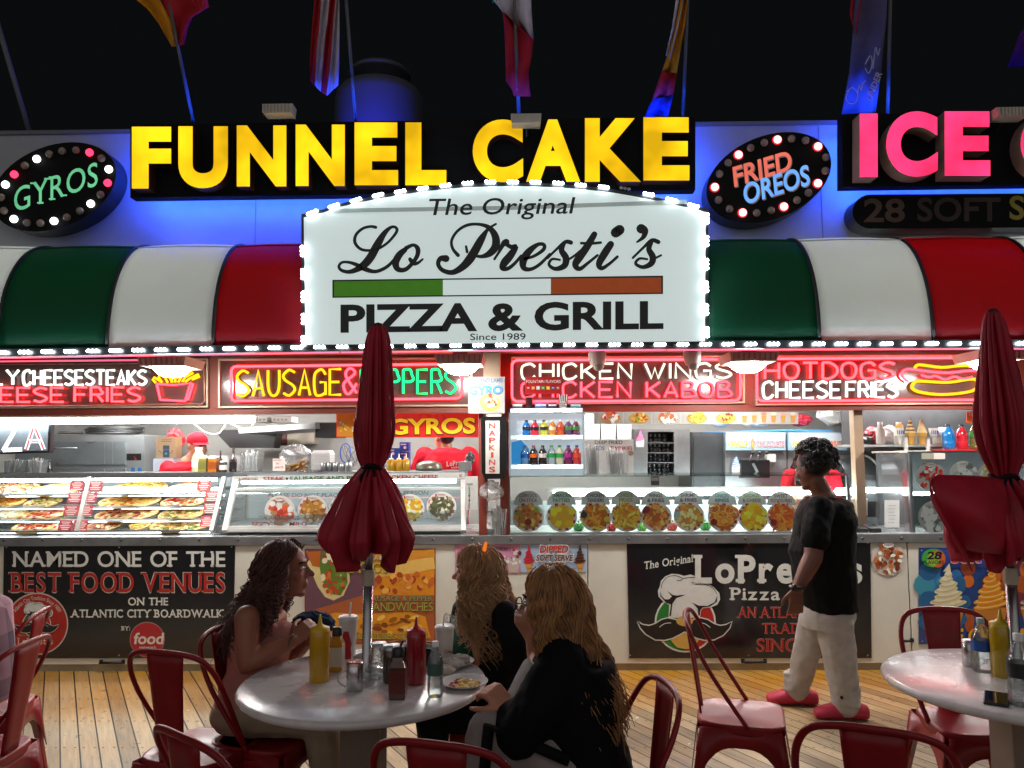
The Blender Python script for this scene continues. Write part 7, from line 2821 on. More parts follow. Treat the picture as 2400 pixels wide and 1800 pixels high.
P0 = Vector((0, 0, .001))
paper_plate('white paper plate of red and yellow food scraps at the table edge', on1(1088, 1606) + P0, .088, True, 3)
paper_plate('white paper plate behind the crumpled napkins', on1(1062, 1558) + P0, .085, True, 5)
PAP = mat('crumpled_paper', 'bdb6ac', .7, var=.15, scale=20)
for u, v, r, lb, sd_ in ((1058, 1572, .035, 'crumpled white napkin between the water bottle and the paper plate', 1), (1080, 1560, .032, 'crumpled napkin behind the paper plate', 2), (1042, 1584, .028, 'small crumpled wrapper beside the clear water bottle', 3), (850, 1556, .03, 'crumpled paper behind the pole', 6)):
    p = on1(u, v)
    crumple('napkin', lb, 'napkin', (p.x, p.y, TZ + r * .72), r * 1.3, r, r * .7, PAP, sd_, 12, 8, .3, 'crumpled napkins')
p = on1(880, 1592)
crumple('plastic_wrap', 'limp clear plastic wrap lying at the foot of the umbrella pole', 'wrap', (p.x, p.y, TZ + .03), .055, .035, .032, BAG, 14, amp=.3)
p = on1(966, 1556)
t = T('purse', 'dark green zipped purse on the table behind the ketchup', 'purse', p)
g = B()
for i in range(1):
    prof = [(-.12, 0), (-.125, .05), (-.10, .075), (0, .085), (.10, .07), (.12, .04), (.115, 0)]
    n = len(prof)
    v3 = []
    for yy, q in ((-.035, .92), (0, 1.06), (.035, .92)):
        v3 += [p + Vector((x * q, yy, max(.001, z * q))) for x, z in prof]
    g.add(v3, [(j * n + i_, j * n + i_ + 1, (j + 1) * n + i_ + 1, (j + 1) * n + i_) for j in range(2) for i_ in range(n - 1)] + [tuple(range(n)), tuple(range(3 * n - 1, 2 * n - 1, -1))], mat('green_leather', '0f2f28', .4, var=.2, scale=14), True)
g.obj('body', t)
g = B()
g.tube(smooth_path([p + Vector((x * 1.07, 0, z * 1.07 + .002)) for x, z in prof[1:6]], 3), .0035, mat('zip_gold', '8a7a4a', .35, metal=.8), 6)
g.obj('zip', t)
# second table
I2 = [('mustard_bottle', 'yellow mustard squeeze bottle on the second table', 'bottle', 2352, 1585, 148, 24, 'squeeze', liq('a88a0c'), cap_('c4a81c'), None),
      ('water_bottle', 'water bottle with a bright blue label on the second table', 'bottle', 2304, 1574, 118, 21, 'pet', glass('clear_bottle', 'eef4f4', .07, .04, .08, 'dfe8e8'), cap_('8fb4b8'), mat('blue_label', '1f4f9a', .35)),
      ('steel_mug', 'steel shaker mug behind the blue-labelled water bottle', 'mug', 2276, 1560, 56, 17, 'mug', mat('mug_steel', 'c8c8c8', .22, metal=1), STEEL, None),
      ('sauce_bottle', 'dark sauce bottle with a black cap beside the second pole', 'bottle', 2380, 1590, 118, 17, 'sauce', liq('1f1a10'), cap_('101012'), None),
      ('water_bottle', 'large clear water bottle with a dark label at the edge of the second table', 'bottle', 2396, 1652, 156, 27, 'pet', glass('clear_bottle', 'eef4f4', .07, .04, .08, 'dfe8e8'), cap_('d8dcdc'), mat('dark_label', '2a2c30', .4))]
for nm, lb, ct, u, v, hh, r, kd, bm, cm, lm in I2:
    p = on1(u, v)
    vessel(nm, lb, ct, p.x, p.y, TZ + .0005, px1(hh, p), px1(r, p), kd, bm, cm, lm, n=20)
by = {o['label']: o for o in COL.objects if o.parent is None and 'label' in o}
o = find('bright blue label')
g = B()
g.text('100%', 2298, 1556, 2326, 12, o.location.y - .0365, flat('d8e4f0'), .02)
g.obj('lettering', o)
p = on1(2335, 1641)
t = T('phone', 'black phone with a lit red corner lying on the second table', 'phone', p)
X = Matrix.Translation(p) @ Matrix.Rotation(rad(-32), 4, 'Z')
g = B(X)
g.box(-.037, .037, -.076, .076, .001, .0095, BLACK)
g.obj('case', t, bev=.004)
g = B(X)
g.box(-.033, .033, -.071, .071, .0096, .0100, mat('phone_glass', '0d0f12', .06, var=0))
g.obj('screen', t)

# ================================================================ people
def limb(g, pts, m, n=12):
    q = smooth_path([(*p, r) for p, r in pts], 5)
    c = [Vector(p[:3]) for p in q]
    r = [p[3] for p in q]
    g.tube(c, r, m, n)
    for i in (0, -1):
        g.ball(c[i], r[i], r[i], r[i], m, n, 8)


def loft(g, rings, m, n=24, e=2.1):
    vs = []
    R_ = []
    for i in range(len(rings) - 1):
        for k_ in range(4):
            t_ = k_ / 4
            t_ = t_ * t_ * (3 - 2 * t_)
            R_.append([rings[i][j].lerp(rings[i + 1][j], k_ / 4) if j == 0 else rings[i][j].lerp(rings[i + 1][j], t_) for j in range(3)])
    R_.append(list(rings[-1]))
    for c, a, b_ in R_:
        for j in range(n):
            t_ = 2 * pi * j / n
            x, y = cos(t_), sin(t_)
            k_ = (abs(x) ** e + abs(y) ** e) ** (-1 / e)
            vs.append(c + a * x * k_ + b_ * y * k_)
    m_ = len(R_)
    fs = [(i * n + j, i * n + (j + 1) % n, (i + 1) * n + (j + 1) % n, (i + 1) * n + j) for i in range(m_ - 1) for j in range(n)]
    g.add(vs, fs + [tuple(range(n - 1, -1, -1)), tuple((m_ - 1) * n + j for j in range(n))], m, True)


def basis(c, f, up=(0, 0, 1)):
    f = Vector(f).normalized()
    r = f.cross(Vector(up)).normalized()
    u = r.cross(f)
    M_ = Matrix((r, f, u)).transposed().to_4x4()
    M_.translation = c
    return M_


def head(g, X, m, s=1., nose=1.):
    g.X = X
    S_ = lambda *a: tuple(q * s for q in a)
    g.ball(S_(0, -.012, .03), *S_(.076, .096, .088), m, 20, 14)
    g.ball(S_(0, .030, -.03), *S_(.060, .060, .085), m, 18, 12)
    g.ball(S_(0, .026, -.078), *S_(.050, .052, .042), m, 16, 10)
    g.ball(S_(0, .066, -.104), *S_(.024, .020, .018), m, 12, 8)
    g.ball(S_(0, .078, .028), *S_(.046, .014, .013), m, 12, 8)
    for q in (-1, 1):
        g.ball(S_(q * .038, .062, -.028), *S_(.024, .022, .026), m, 12, 8)
        g.ball(S_(q * .076, -.004, -.006), *S_(.010, .021, .032), m, 12, 8)
        g.ball(S_(q * .011, .094, -.031), *S_(.010, .011, .009), m, 10, 6)
    g.tube([Vector(S_(0, .084, .018)), Vector(S_(0, .098, -.006)), Vector(S_(0, .108 + .006 * nose, -.026))], S_(.008, .010, .012), m, 10)
    g.ball(S_(0, .107 + .006 * nose, -.028), *S_(.012, .012, .011), m, 10, 8)
    g.ball(S_(0, .087, -.060), *S_(.022, .011, .0075), m, 12, 8)
    g.ball(S_(0, .085, -.073), *S_(.020, .012, .008), m, 12, 8)
    g.X = None


def eyes(t, X, s=1., iris='3a2a1c'):
    g = B(X)
    for q in (-1, 1):
        g.ball((q * .031 * s, .079 * s, .004 * s), .0125 * s, .0115 * s, .0095 * s, mat('eye_white', 'c9c4bc', .25, var=.03), 12, 8)
        g.ball((q * .031 * s, .0885 * s, .004 * s), .0055 * s, .004 * s, .0055 * s, mat('iris_' + iris, iris, .2, var=.1), 10, 6)
    g.obj('eyes', t)
    g = B(X)
    for q in (-1, 1):
        g.tube([Vector((q * (.012 + .012 * i) * s, (.092 - .0035 * i * i * .7) * s, (.026 + .004 * sin(i)) * s)) for i in range(4)], .0035 * s, mat('brow_hair', '2a1a12', .7), 5)
    g.obj('eyebrows', t)


def hand(g, w, d, nrm, m, curl=.5, side=1, L=1.):
    """w wrist, d pointing along the hand, nrm out of the back of the hand, side = which side the thumb is on"""
    d = Vector(d).normalized()
    nrm = Vector(nrm)
    nrm = (nrm - d * nrm.dot(d)).normalized()
    s = d.cross(nrm) * side
    for k_ in range(5):
        q = .012 + .016 * k_
        for o_ in (-1.2, -.4, .4, 1.2):
            g.ball(w + d * q * L + s * o_ * .022 * L * (.72 + .28 * k_ / 4), .0135 * L, .0135 * L, .0135 * L, m, 8, 6)
    for i, (o_, l, sp) in enumerate(((1.5, .066, .10), (.5, .074, .02), (-.5, .070, -.05), (-1.45, .054, -.14))):
        p = w + d * .078 * L + s * o_ * .0185 * L
        dd = (d + s * sp).normalized()
        pts = [(p, .0095 * L)]
        a = 0
        for k_, fr in enumerate((.44, .31, .25)):
            a += curl * (.75 + .2 * i * .3) * (1, 1.15, .8)[k_]
            p = p + (dd * cos(a) - nrm * sin(a)) * l * fr * L
            pts.append((p, (.009, .0082, .0072)[k_] * L))
        limb(g, pts, m, 8)
    p = w + d * .022 * L + s * .026 * L
    pts = [(p, .0125 * L)]
    for k_, (x, y, z) in enumerate(((.030, .026, .006), (.024, .012, .010), (.020, .004, .010))):
        p = p + (d * x + s * y - nrm * z * (1 + curl)) * L
        pts.append((p, (.0115, .010, .0085)[k_] * L))
    limb(g, pts, m, 8)


def strands(name, parent, X, m, n, rx, ry, rz, az, lens, fall, curl, freq, seed, thick=.0045, spread=.03, th=(6, 80), back=0.):
    """long hair: each lock follows the skull, then falls"""
    rng = random.Random(seed)
    g = B()
    down = Vector((0, 0, -1))
    for k_ in range(n):
        t0 = rad(rng.uniform(*th))
        wd = 1.5 if t0 < .75 else 1
        a = rad(rng.uniform(az[0] * wd, az[1] * wd))
        if wd > 1 and abs(a) > rad(az[1]):          # locks from the brow are combed back to the side
            a0_, a = a, math.copysign(rad(az[1]), a)
        else:
            a0_ = a
        Rr = rng.uniform(1.0, 1.22)
        side = Vector((sin(a), -cos(a), 0))
        pts = []
        te = rad(rng.uniform(96, 112))
        for i in range(6):
            a_ = a0_ + (a - a0_) * min(1, i / 3)
            side = Vector((sin(a_), -cos(a_), 0))
            t_ = t0 + (te - t0) * i / 5
            q = Rr * (1 + .05 * sin(3 * t_ + k_))
            pts.append(X @ Vector((rx * q * sin(t_) * side.x, ry * q * sin(t_) * side.y, rz * q * cos(t_))))
        L_ = rng.uniform(*lens) * (.62 + .38 * cos(a))
        out = (X.to_3x3() @ side).normalized()
        p = pts[-1]
        m_ = 12
        sp = rng.uniform(.05, 1.) * spread
        for i in range(1, m_ + 1):
            f = i / m_
            pts.append(p + down * L_ * f + out * sp * f ** .8 + Vector(fall) * f ** 1.3)
        ph, cu = a * 7 + rng.uniform(0, 1.6), curl * rng.uniform(.7, 1.3)
        res = []
        for i, q in enumerate(smooth_path(pts, 2)):
            w = min(1, i / 9)
            res.append(q + Vector((sin(i * freq + ph), cos(i * freq * .9 + ph), .3 * sin(i * freq * 1.3))) * cu * w)
        th_ = thick * rng.uniform(.7, 1.4)
        nn = len(res)
        g.tube(res, [th_ * (1 - .75 * (i / nn) ** 2) for i in range(nn)], m, 4)
    return g.obj(name, parent)


def hairmat(nm, a):
    m = mat(nm, a, .42, var=.45, scale=30, rv=.08)
    b_ = m.node_tree.nodes['Principled BSDF']
    b_.inputs['Sheen Weight'].default_value = .25
    nt = m.node_tree
    tl = nt.nodes.new('ShaderNodeBsdfTranslucent')
    tl.inputs[0].default_value = (*h(a), 1)
    ms = nt.nodes.new('ShaderNodeMixShader')
    ms.inputs[0].default_value = .38
    nt.links.new(b_.outputs[0], ms.inputs[1])
    nt.links.new(tl.outputs[0], ms.inputs[2])
    nt.links.new(ms.outputs[0], nt.nodes['Material Output'].inputs[0])
    return m


SK = mat('skin_fair', 'b57a60', .5, var=.07, scale=16, bump=.03)
SK2 = mat('skin_tan', '8a5640', .5, var=.08, scale=16, bump=.03)
SKD = mat('skin_brown', '6a4030', .5, var=.08, scale=16, bump=.03)
V = Vector
VX, VY, VZ = V((1, 0, 0)), V((0, 1, 0)), V((0, 0, 1))

# ---------------------------------------------------------------- curly-haired woman in the pink vest, profile to the right
Y = -2.42
q = lambda u, v, dy=0.: P(u, v, Y + dy)
t = T('person', 'seated woman with long dark curly hair and a pink sleeveless top', 'person', (q(590, 1660).x, Y, 0))
g = B()
hc = q(668, 1334)
HX = basis(hc, (1, .10, .03))
head(g, HX, SK2, 1.0, 1.3)
limb(g, [(q(655, 1372), .052), (q(640, 1405), .050), (q(628, 1432), .060)], SK2)
loft(g, [(q(622, 1428), VX * .06, VY * .10), (q(612, 1452), VX * .095, VY * .175), (q(612, 1500), VX * .105, VY * .165), (q(600, 1570), VX * .105, VY * .15), (q(590, 1640), VX * .13, VY * .17)], SK2)
sh, el, wr = q(580, 1448, -.19), q(578, 1556, -.23), q(686, 1502, -.13)
limb(g, [(sh, .052), (sh.lerp(el, .5), .047), (el, .040)], SK2)
limb(g, [(el, .040), (el.lerp(wr, .35), .042), (wr, .026)], SK2)
hand(g, wr, q(722, 1470, -.08) - wr, (-.2, -1, .3), SK2, .55, -1)
sh2, el2, wr2 = q(622, 1448, .18), q(660, 1548, .22), q(726, 1500, .06)
limb(g, [(sh2, .05), (el2, .040), (wr2, .026)], SK2)
hand(g, wr2, (1, -.2, .25), (0, 1, .3), SK2, .6, 1)
for dy in (-.10, .10):
    kn, an = q(752, 1700, dy), q(775, 1840, dy)
    limb(g, [(kn, .058), (kn.lerp(an, .4), .055), (V((an.x, an.y, .09)), .038)], SK2)
    f = V((an.x, an.y, .04))
    limb(g, [(f + V((-.03, 0, .03)), .038), (f + V((.07, 0, .005)), .036), (f + V((.15, 0, -.008)), .026)], SK2)
g.obj('body', t, mods=(.0065, 2))
eyes(t, HX)
g = B()
PV = mat('pink_cotton', 'b0766e', .8, var=.12, scale=20, bump=.12)
loft(g, [(q(612, 1470), VX * .117, VY * .150), (q(616, 1500), VX * .128, VY * .172), (q(604, 1560), VX * .118, VY * .158), (q(592, 1610), VX * .130, VY * .165), (q(588, 1640), VX * .142, VY * .175)], PV)
g.ball(q(662, 1492, -.07), .062, .066, .066, PV)
g.ball(q(662, 1492, .07), .062, .066, .066, PV)
for dy in (-.115, .115):
    limb(g, [(q(640, 1478, dy), .022), (q(614, 1436, dy), .018), (q(590, 1470, dy), .022)], PV)
g.obj('vest', t, mods=(.008, 3, .010))
g = B()
SH = mat('cream_trousers', '9a8c78', .85, var=.1, scale=18, bump=.1)
loft(g, [(q(586, 1636), VX * .14, VY * .178), (q(588, 1668), VX * .16, VY * .19), (q(590, 1695), VX * .13, VY * .17)], SH)
for dy in (-.10, .10):
    limb(g, [(q(596, 1672, dy), .095), (q(680, 1676, dy), .088), (q(748, 1688, dy), .075)], SH)
    limb(g, [(q(748, 1690, dy), .076), (q(758, 1740, dy), .072), (q(764, 1782, dy), .068)], SH)
g.obj('trousers', t, mods=(.009, 3, .010))
HD = hairmat('dark_brown_hair', '5c3022')
g = B(HX)
g.ball((0, -.03, .03), .088, .092, .098, HD, 18, 12)
g.obj('hair_cap', t)
strands('hair', t, HX, HD, 1200, .092, .105, .105, (-98, 98), (.18, .36), (-.06, 0, 0), .016, 1.0, 5, .0030, .10)
g = B()
g.tube(smooth_path([wr + V((0, -.03, .02)), wr + V((-.01, -.03, -.02)), wr + V((-.012, .02, -.028)), wr + V((.006, .03, .02))], 4, True), .004, mat('bracelet', '5a5048', .3, metal=.6), 6, closed=True)
g.obj('bracelet', t)
crumple('denim_jacket', 'crumpled blue denim jacket in the arms of the curly-haired woman', 'jacket', tuple(q(735, 1462, .16)), .10, .06, .055, mat('denim', '1d2c44', .85, var=.3, scale=30, bump=.2), 31, 20, 12, .16)

# ---------------------------------------------------------------- woman in the green jersey, looking away to the left
Y = -2.22
t = T('person', 'seated woman with long curly blonde hair, a black jacket and a green jersey', 'person', (q(1150, 1660).x, Y, 0))
g = B()
hc = q(1118, 1342)
HX = basis(hc, (-1, .35, .0))
head(g, HX, SK, 1.0)
limb(g, [(q(1124, 1376), .05), (q(1134, 1410), .05), (q(1138, 1430), .06)], SK)
loft(g, [(q(1140, 1432), VX * .06, VY * .10), (q(1144, 1460), VX * .11, VY * .18), (q(1146, 1560), VX * .12, VY * .16), (q(1160, 1650), VX * .14, VY * .18)], SK)
wr = q(1085, 1548, -.02)
limb(g, [(q(1130, 1560, -.12), .032), (wr, .026)], SK)
hand(g, wr, (-1, .25, -.02), (0, -.1, 1), SK, .4, 1)
g.obj('body', t, mods=(.0065, 2))
eyes(t, HX)
g = B()
GJ = mat('green_jersey_cloth', '0d4a34', .7, var=.12, scale=14, bump=.08)
fx = (VX * -1 + VY * -.45).normalized()
sx = V((fx.y, -fx.x, 0))
loft(g, [(q(1128, 1430), fx * .07, sx * .13), (q(1118, 1462), fx * .115, sx * .15), (q(1116, 1530), fx * .13, sx * .15), (q(1126, 1610), fx * .15, sx * .16)], GJ)
g.obj('jersey', t, mods=(.009, 3))
BJ = mat('black_jacket_cloth', '08080a', .75, var=.3, scale=14, bump=.1)
g = B()
loft(g, [(q(1150, 1425), VX * .075, VY * .13), (q(1160, 1455), VX * .115, VY * .20), (q(1166, 1540), VX * .125, VY * .19), (q(1172, 1640), VX * .155, VY * .21)], BJ)
limb(g, [(q(1188, 1446, -.19), .068), (q(1206, 1500, -.24), .064), (q(1214, 1558, -.22), .056)], BJ)
limb(g, [(q(1214, 1558, -.22), .056), (q(1176, 1576, -.18), .050), (q(1128, 1562, -.11), .042)], BJ)
limb(g, [(q(1092, 1430, .16), .066), (q(1078, 1490, .2), .062), (q(1072, 1556, .18), .05)], BJ)
g.obj('jacket', t, mods=(.009, 3, .010))
g = B()
DP = mat('black_trousers', '0a0b10', .8, var=.2)
loft(g, [(q(1166, 1630), VX * .15, VY * .19), (q(1166, 1675), VX * .16, VY * .19), (q(1160, 1700), VX * .13, VY * .17)], DP)
for dy in (-.10, .10):
    k_, f = q(1010, 1672, dy), q(1005, 1690, dy)
    limb(g, [(q(1160, 1672, dy), .095), (q(1080, 1672, dy), .085), (k_, .072)], DP)
    limb(g, [(k_, .072), (V((k_.x + .01, k_.y, .28)), .06), (V((k_.x + .03, k_.y, .08)), .055)], DP)
    limb(g, [(V((k_.x + .03, k_.y, .05)), .045), (V((k_.x - .08, k_.y, .04)), .038), (V((k_.x - .14, k_.y, .032)), .028)], BLACK)
g.obj('trousers', t, mods=(.009, 3, .010))
g = B()
LTJ = mat('jersey_print', 'a9b0aa', .6)
n0 = len(g.v)
g.text('CELTICS', 1073, 1482, 1128, 24, Y - .25, LTJ, .03, dv=-2)
g.text('0', 1071, 1548, 1100, 40, Y - .25, LTJ, .05)
for i in range(len(g.v)):                      # wrap the print round the chest
    p = g.v[i]
    c = q(1118, 1500)
    a = (p.x - c.x) / .16
    d = -fx
    ang = math.atan2(fx.y, fx.x) + a * 1.1 + .35
    g.v[i] = V((c.x + cos(ang) * .146, c.y + sin(ang) * .162, p.z))
g.obj('jersey_lettering', t)
HB = hairmat('curly_blonde_hair', 'c49a6c')
g = B(HX)
g.ball((0, -.026, .026), .084, .088, .094, HB, 18, 12)
g.obj('hair_cap', t)
strands('hair', t, HX, HB, 900, .092, .106, .108, (-102, 102), (.24, .42), (.03, -.06, 0), .013, 1.0, 6, .0032, .09)
g = B()
p = q(1133, 1290, -.06)
g.tube([p, p + V((.012, -.02, .035)), p + V((.006, -.03, .0))], .007, lamp('orange_clip', (1, .22, .02), .7), 6)
g.obj('hair_clip', t)

# ---------------------------------------------------------------- woman in black, nearest, hand at her mouth
Y = -3.15
t = T('person', 'seated woman in black with long red-blonde hair, glasses and a raised hand', 'person', (q(1330, 1760).x, Y, 0))
g = B()
hc = q(1293, 1414)
HX = basis(hc, (-1, .42, -.05))
head(g, HX, SK, 1.02)
limb(g, [(q(1305, 1458), .055), (q(1318, 1485), .056), (q(1326, 1500), .07)], SK)
loft(g, [(q(1326, 1505), VX * .07, VY * .10), (q(1330, 1550), VX * .13, VY * .18), (q(1330, 1700), VX * .14, VY * .17), (q(1340, 1790), VX * .16, VY * .19)], SK)
wr = q(1250, 1500, .04)
limb(g, [(q(1275, 1590, .12), .04), (q(1260, 1540, .07), .036), (wr, .027)], SK)
hand(g, wr, q(1224, 1452, .02) - wr, (-.5, -.6, -.1), SK, .75, 1)
wr = q(1196, 1662, -.13)
limb(g, [(q(1208, 1708, -.15), .038), (wr, .028)], SK)
hand(g, wr, q(1156, 1622, -.10) - wr, (-.1, -.5, 1), SK, .8, -1)
g.obj('body', t, mods=(.0065, 2))
eyes(t, HX, 1.02)
g = B()
BS = mat('black_knit', '07070a', .85, var=.3, scale=22, bump=.15)
loft(g, [(q(1326, 1512), VX * .085, VY * .11), (q(1342, 1540), VX * .135, VY * .20), (q(1346, 1620), VX * .150, VY * .21), (q(1350, 1700), VX * .150, VY * .22), (q(1362, 1790), VX * .165, VY * .24), (q(1364, 1850), VX * .165, VY * .24)], BS)
limb(g, [(q(1318, 1556, -.12), .085), (q(1268, 1650, -.17), .082), (q(1216, 1722, -.19), .072)], BS)
limb(g, [(q(1216, 1722, -.19), .072), (q(1202, 1710, -.17), .064), (q(1198, 1680, -.14), .050)], BS)
limb(g, [(q(1310, 1560, .2), .08), (q(1280, 1640, .24), .07), (q(1272, 1580, .15), .052)], BS)
g.obj('sweater', t, mods=(.010, 3, .019))
g = B()
SP = mat('striped_shirt', '8d8a88', .8, var=.12, scale=30)
loft(g, [(q(1262, 1552, -.05), VX * .05, VY * .10), (q(1246, 1600, -.06), VX * .06, VY * .13), (q(1228, 1650, -.06), VX * .07, VY * .14)], SP)
g.obj('shirt_front', t, mods=(.010, 3))
g = B()
GT = mat('grey_trousers', '8a8280', .8, var=.1, scale=18)
BT = mat('black_stripe_cloth', '0c0c0e', .8)
for dy, sd in ((-.13, 1), (.10, 0)):
    hp, kn = q(1330, 1800, dy), q(1148, 1716, dy)
    limb(g, [(hp, .105), (hp.lerp(kn, .5), .092), (kn, .072)], GT, 16)
    ft = V((kn.x - .04, kn.y, .10))
    limb(g, [(kn, .072), (kn.lerp(ft, .5), .066), (ft, .055)], GT, 16)
g.obj('trousers', t, mods=(.010, 3, .019))
g = B()
hp, kn = q(1330, 1800, -.13), q(1148, 1716, -.13)
off = V((0, -.075, .045))
g.tube([hp + off * 1.35, hp.lerp(kn, .5) + off * 1.18, kn + off * .98, V((kn.x - .05, kn.y - .06, .3))], .018, BT, 8)
g.obj('trouser_stripe', t)
g = B()
for dy in (-.13, .10):
    kn = q(1148, 1716, dy)
    limb(g, [(V((kn.x - .03, kn.y, .05)), .048), (V((kn.x - .14, kn.y, .04)), .04), (V((kn.x - .20, kn.y, .034)), .03)], BLACK)
g.obj('shoes', t)
HR = hairmat('red_blonde_hair', 'b8824e')
g = B(HX)
g.ball((0, -.026, .026), .084, .088, .092, HR, 18, 12)
g.obj('hair_cap', t)
strands('hair', t, HX, HR, 1500, .089, .103, .104, (-104, 104), (.26, .40), (.075, -.05, 0), .011, .5, 7, .0032, .055)
g = B(HX)
GL = mat('glasses_frame', '2a1e1c', .25)
for s in (-1, 1):
    g.tube([V((s * .033 + .026 * cos(a), .104, .002 + .021 * sin(a))) for a in [2 * pi * j / 18 for j in range(18)]], .0022, GL, 5, closed=True)
    g.tube([V((s * .058, .103, .008)), V((s * .08, .02, .010)), V((s * .08, -.01, .0))], .002, GL, 5)
g.tube([V((-.008, .106, .004)), V((.008, .106, .004))], .002, GL, 5)
g.obj('glasses', t)
p = q(1197, 1466, .07)
g = B()
g.tube([q(1236, 1446, .02), q(1208, 1440, .015)], .0045, WHITE, 8)
tag(g.obj('straw_stub'), 'short white stick held at the lips of the woman in black', 'stick')

# ---------------------------------------------------------------- customer in black walking past
Y = -1.0
t = T('person', 'standing man with curly dark hair, black T-shirt, grey joggers and pink clogs', 'person', (G(1930, 1690).x, Y, 0))
g = B()
hc = q(1903, 1098)
HX = basis(hc, (-.62, .88, -.18))
head(g, HX, SKD, 1.04)
limb(g, [(q(1912, 1128), .062), (q(1926, 1155), .062), (q(1932, 1172), .08)], SKD)
loft(g, [(q(1934, 1170), VX * .08, VY * .08), (q(1932, 1205), VX * .12, VY * .15), (q(1930, 1300), VX * .13, VY * .14), (q(1938, 1400), VX * .11, VY * .14)], SKD)
sh, el, wr = q(1914, 1196, -.16), q(1906, 1306, -.25), q(1868, 1380, -.28)
limb(g, [(sh, .058), (sh.lerp(el, .5), .060), (el, .054)], SKD)
limb(g, [(el, .054), (el.lerp(wr, .4), .05), (wr, .033)], SKD)
hand(g, wr, V((-.10, -.02, -1)), V((-.3, -1, 0)), SKD, .35, 1, 1.08)
sh, el, wr = q(1950, 1200, .20), q(1935, 1310, .24), q(1905, 1388, .24)
limb(g, [(sh, .056), (el, .052), (wr, .033)], SKD)
hand(g, wr, V((-.1, .0, -1)), V((-.2, 1, 0)), SKD, .4, -1)
f1, f2_ = G(1868, 1652), G(1984, 1686)
for f in (f1, f2_):
    limb(g, [(f + V((0, 0, .06)), .045), (f + V((0, 0, .16)), .05)], SKD)
g.obj('body', t, mods=(.007, 2))
eyes(t, HX, 1.04)
g = B()
TS = mat('black_tshirt', '060707', .85, var=.25, scale=10, bump=.1)
loft(g, [(q(1933, 1163), VX * .10, VY * .09), (q(1936, 1180), VX * .150, VY * .17), (q(1934, 1215), VX * .175, VY * .21), (q(1926, 1290), VX * .185, VY * .20), (q(1932, 1360), VX * .18, VY * .20), (q(1942, 1428), VX * .155, VY * .19)], TS)
limb(g, [(q(1920, 1194, -.14), .086), (q(1914, 1228, -.19), .084), (q(1911, 1262, -.23), .084)], TS)
limb(g, [(q(1950, 1198, .16), .09), (q(1940, 1262, .21), .082)], TS)
g.obj('tshirt', t, mods=(.010, 3, .019))
g = B()
JG = mat('grey_joggers', 'aeaba6', .85, var=.14, scale=12, bump=.16)
loft(g, [(q(1938, 1400), VX * .15, VY * .17), (q(1938, 1440), VX * .152, VY * .18), (q(1936, 1470), VX * .14, VY * .17)], JG)
hp1, hp2 = q(1912, 1455, .07), q(1956, 1455, -.08)
a1, a2 = f1 + VZ * .09, f2_ + VZ * .09
limb(g, [(hp1, .100), (hp1.lerp(a1, .25), .092), (hp1.lerp(a1, .52), .080), (hp1.lerp(a1, .8), .072), (a1, .070)], JG, 16)
limb(g, [(hp2, .108), (hp2.lerp(a2, .25), .102), (hp2.lerp(a2, .52), .094), (hp2.lerp(a2, .8), .086), (a2, .080)], JG, 16)
for a_, k_ in ((a1, .9), (a2, 1)):                      # bunched cuffs
    for i in range(4):
        c = a_ + VZ * (.012 + .03 * i)
        g.tube([c + V((cos(b_) * .078 * k_, sin(b_) * .078 * k_, .008 * sin(2 * b_ + i * 2))) for b_ in [2 * pi * j / 16 for j in range(16)]], .014, JG, 6, closed=True)
g.obj('trousers', t, mods=(.010, 3, .019))
PK = mat('pink_foam', 'b82846', .5, var=.1, scale=20)
for f, lb in ((f1, 0), (f2_, 1)):
    g = B()
    d = V((-1, .12, 0)).normalized()
    s = V((-d.y, d.x, 0))
    loft(g, [(f - d * .13 + VZ * .045, s * .035, VZ * .04), (f - d * .06 + VZ * .055, s * .046, VZ * .052), (f + d * .04 + VZ * .055, s * .05, VZ * .05), (f + d * .13 + VZ * .04, s * .055, VZ * .038), (f + d * .185 + VZ * .03, s * .035, VZ * .025)], PK, 18)
    o = g.obj('clog', t)
    ss = o.modifiers.new('s', 'SUBSURF')
    ss.levels = ss.render_levels = 1
g = B()
HK = hairmat('black_curls', '120d0b')
rng = random.Random(4)
g.X = HX
g.ball((0, -.035, .045), .098, .105, .10, HK, 18, 12)
for k_ in range(340):
    a = rng.uniform(-150, 150)
    th_ = rad(rng.uniform(0, 118))
    sd = V((sin(rad(a)), -cos(rad(a)), 0))
    if abs(a) > 95 and th_ > rad(62):
        continue
    c = V((.110 * sin(th_) * sd.x, -.037 + .120 * sin(th_) * sd.y, .048 + .116 * cos(th_)))
    r = rng.uniform(.008, .016)
    pl, p2 = frame_of(V((rng.uniform(-1, 1), rng.uniform(-1, 1), rng.uniform(-1, 1))))
    g.tube([c + (pl * cos(b_) + p2 * sin(b_)) * r + (c - V((0, -.035, .045))).normalized() * .006 * i * .25 for i, b_ in enumerate([.8 * j for j in range(10)])], .0042, HK, 4)
g.obj('hair', t)
g = B()
g.tube([V((wr.x, wr.y, wr.z))] * 0 + [q(1868, 1376, -.30) + (VX * cos(b_) * .036 + VY * sin(b_) * .036) for b_ in [2 * pi * j / 16 for j in range(16)]], .010, BLACK, 8, closed=True)
g.obj('watch_strap', t)
g = B()
c = q(1869, 1376, -.30) + V((-.03, -.03, 0))
g.ball(c, .018, .018, .02, mat('watch_glass', '0c0c10', .1), 12, 8)
g.obj('watch', t)
g = B()
for k_, (dz, w) in enumerate(((.44, .03), (.38, .036), (.31, .034), (.25, .03), (.19, .026))):
    c = a2.lerp(hp2, (dz - .09) / .7) + V((-.050, -.066, 0))
    g.ball(c + V((.012, .012, 0)), w * .72, .024, .030, mat('print_black', '2a2826', .8), 10, 6)
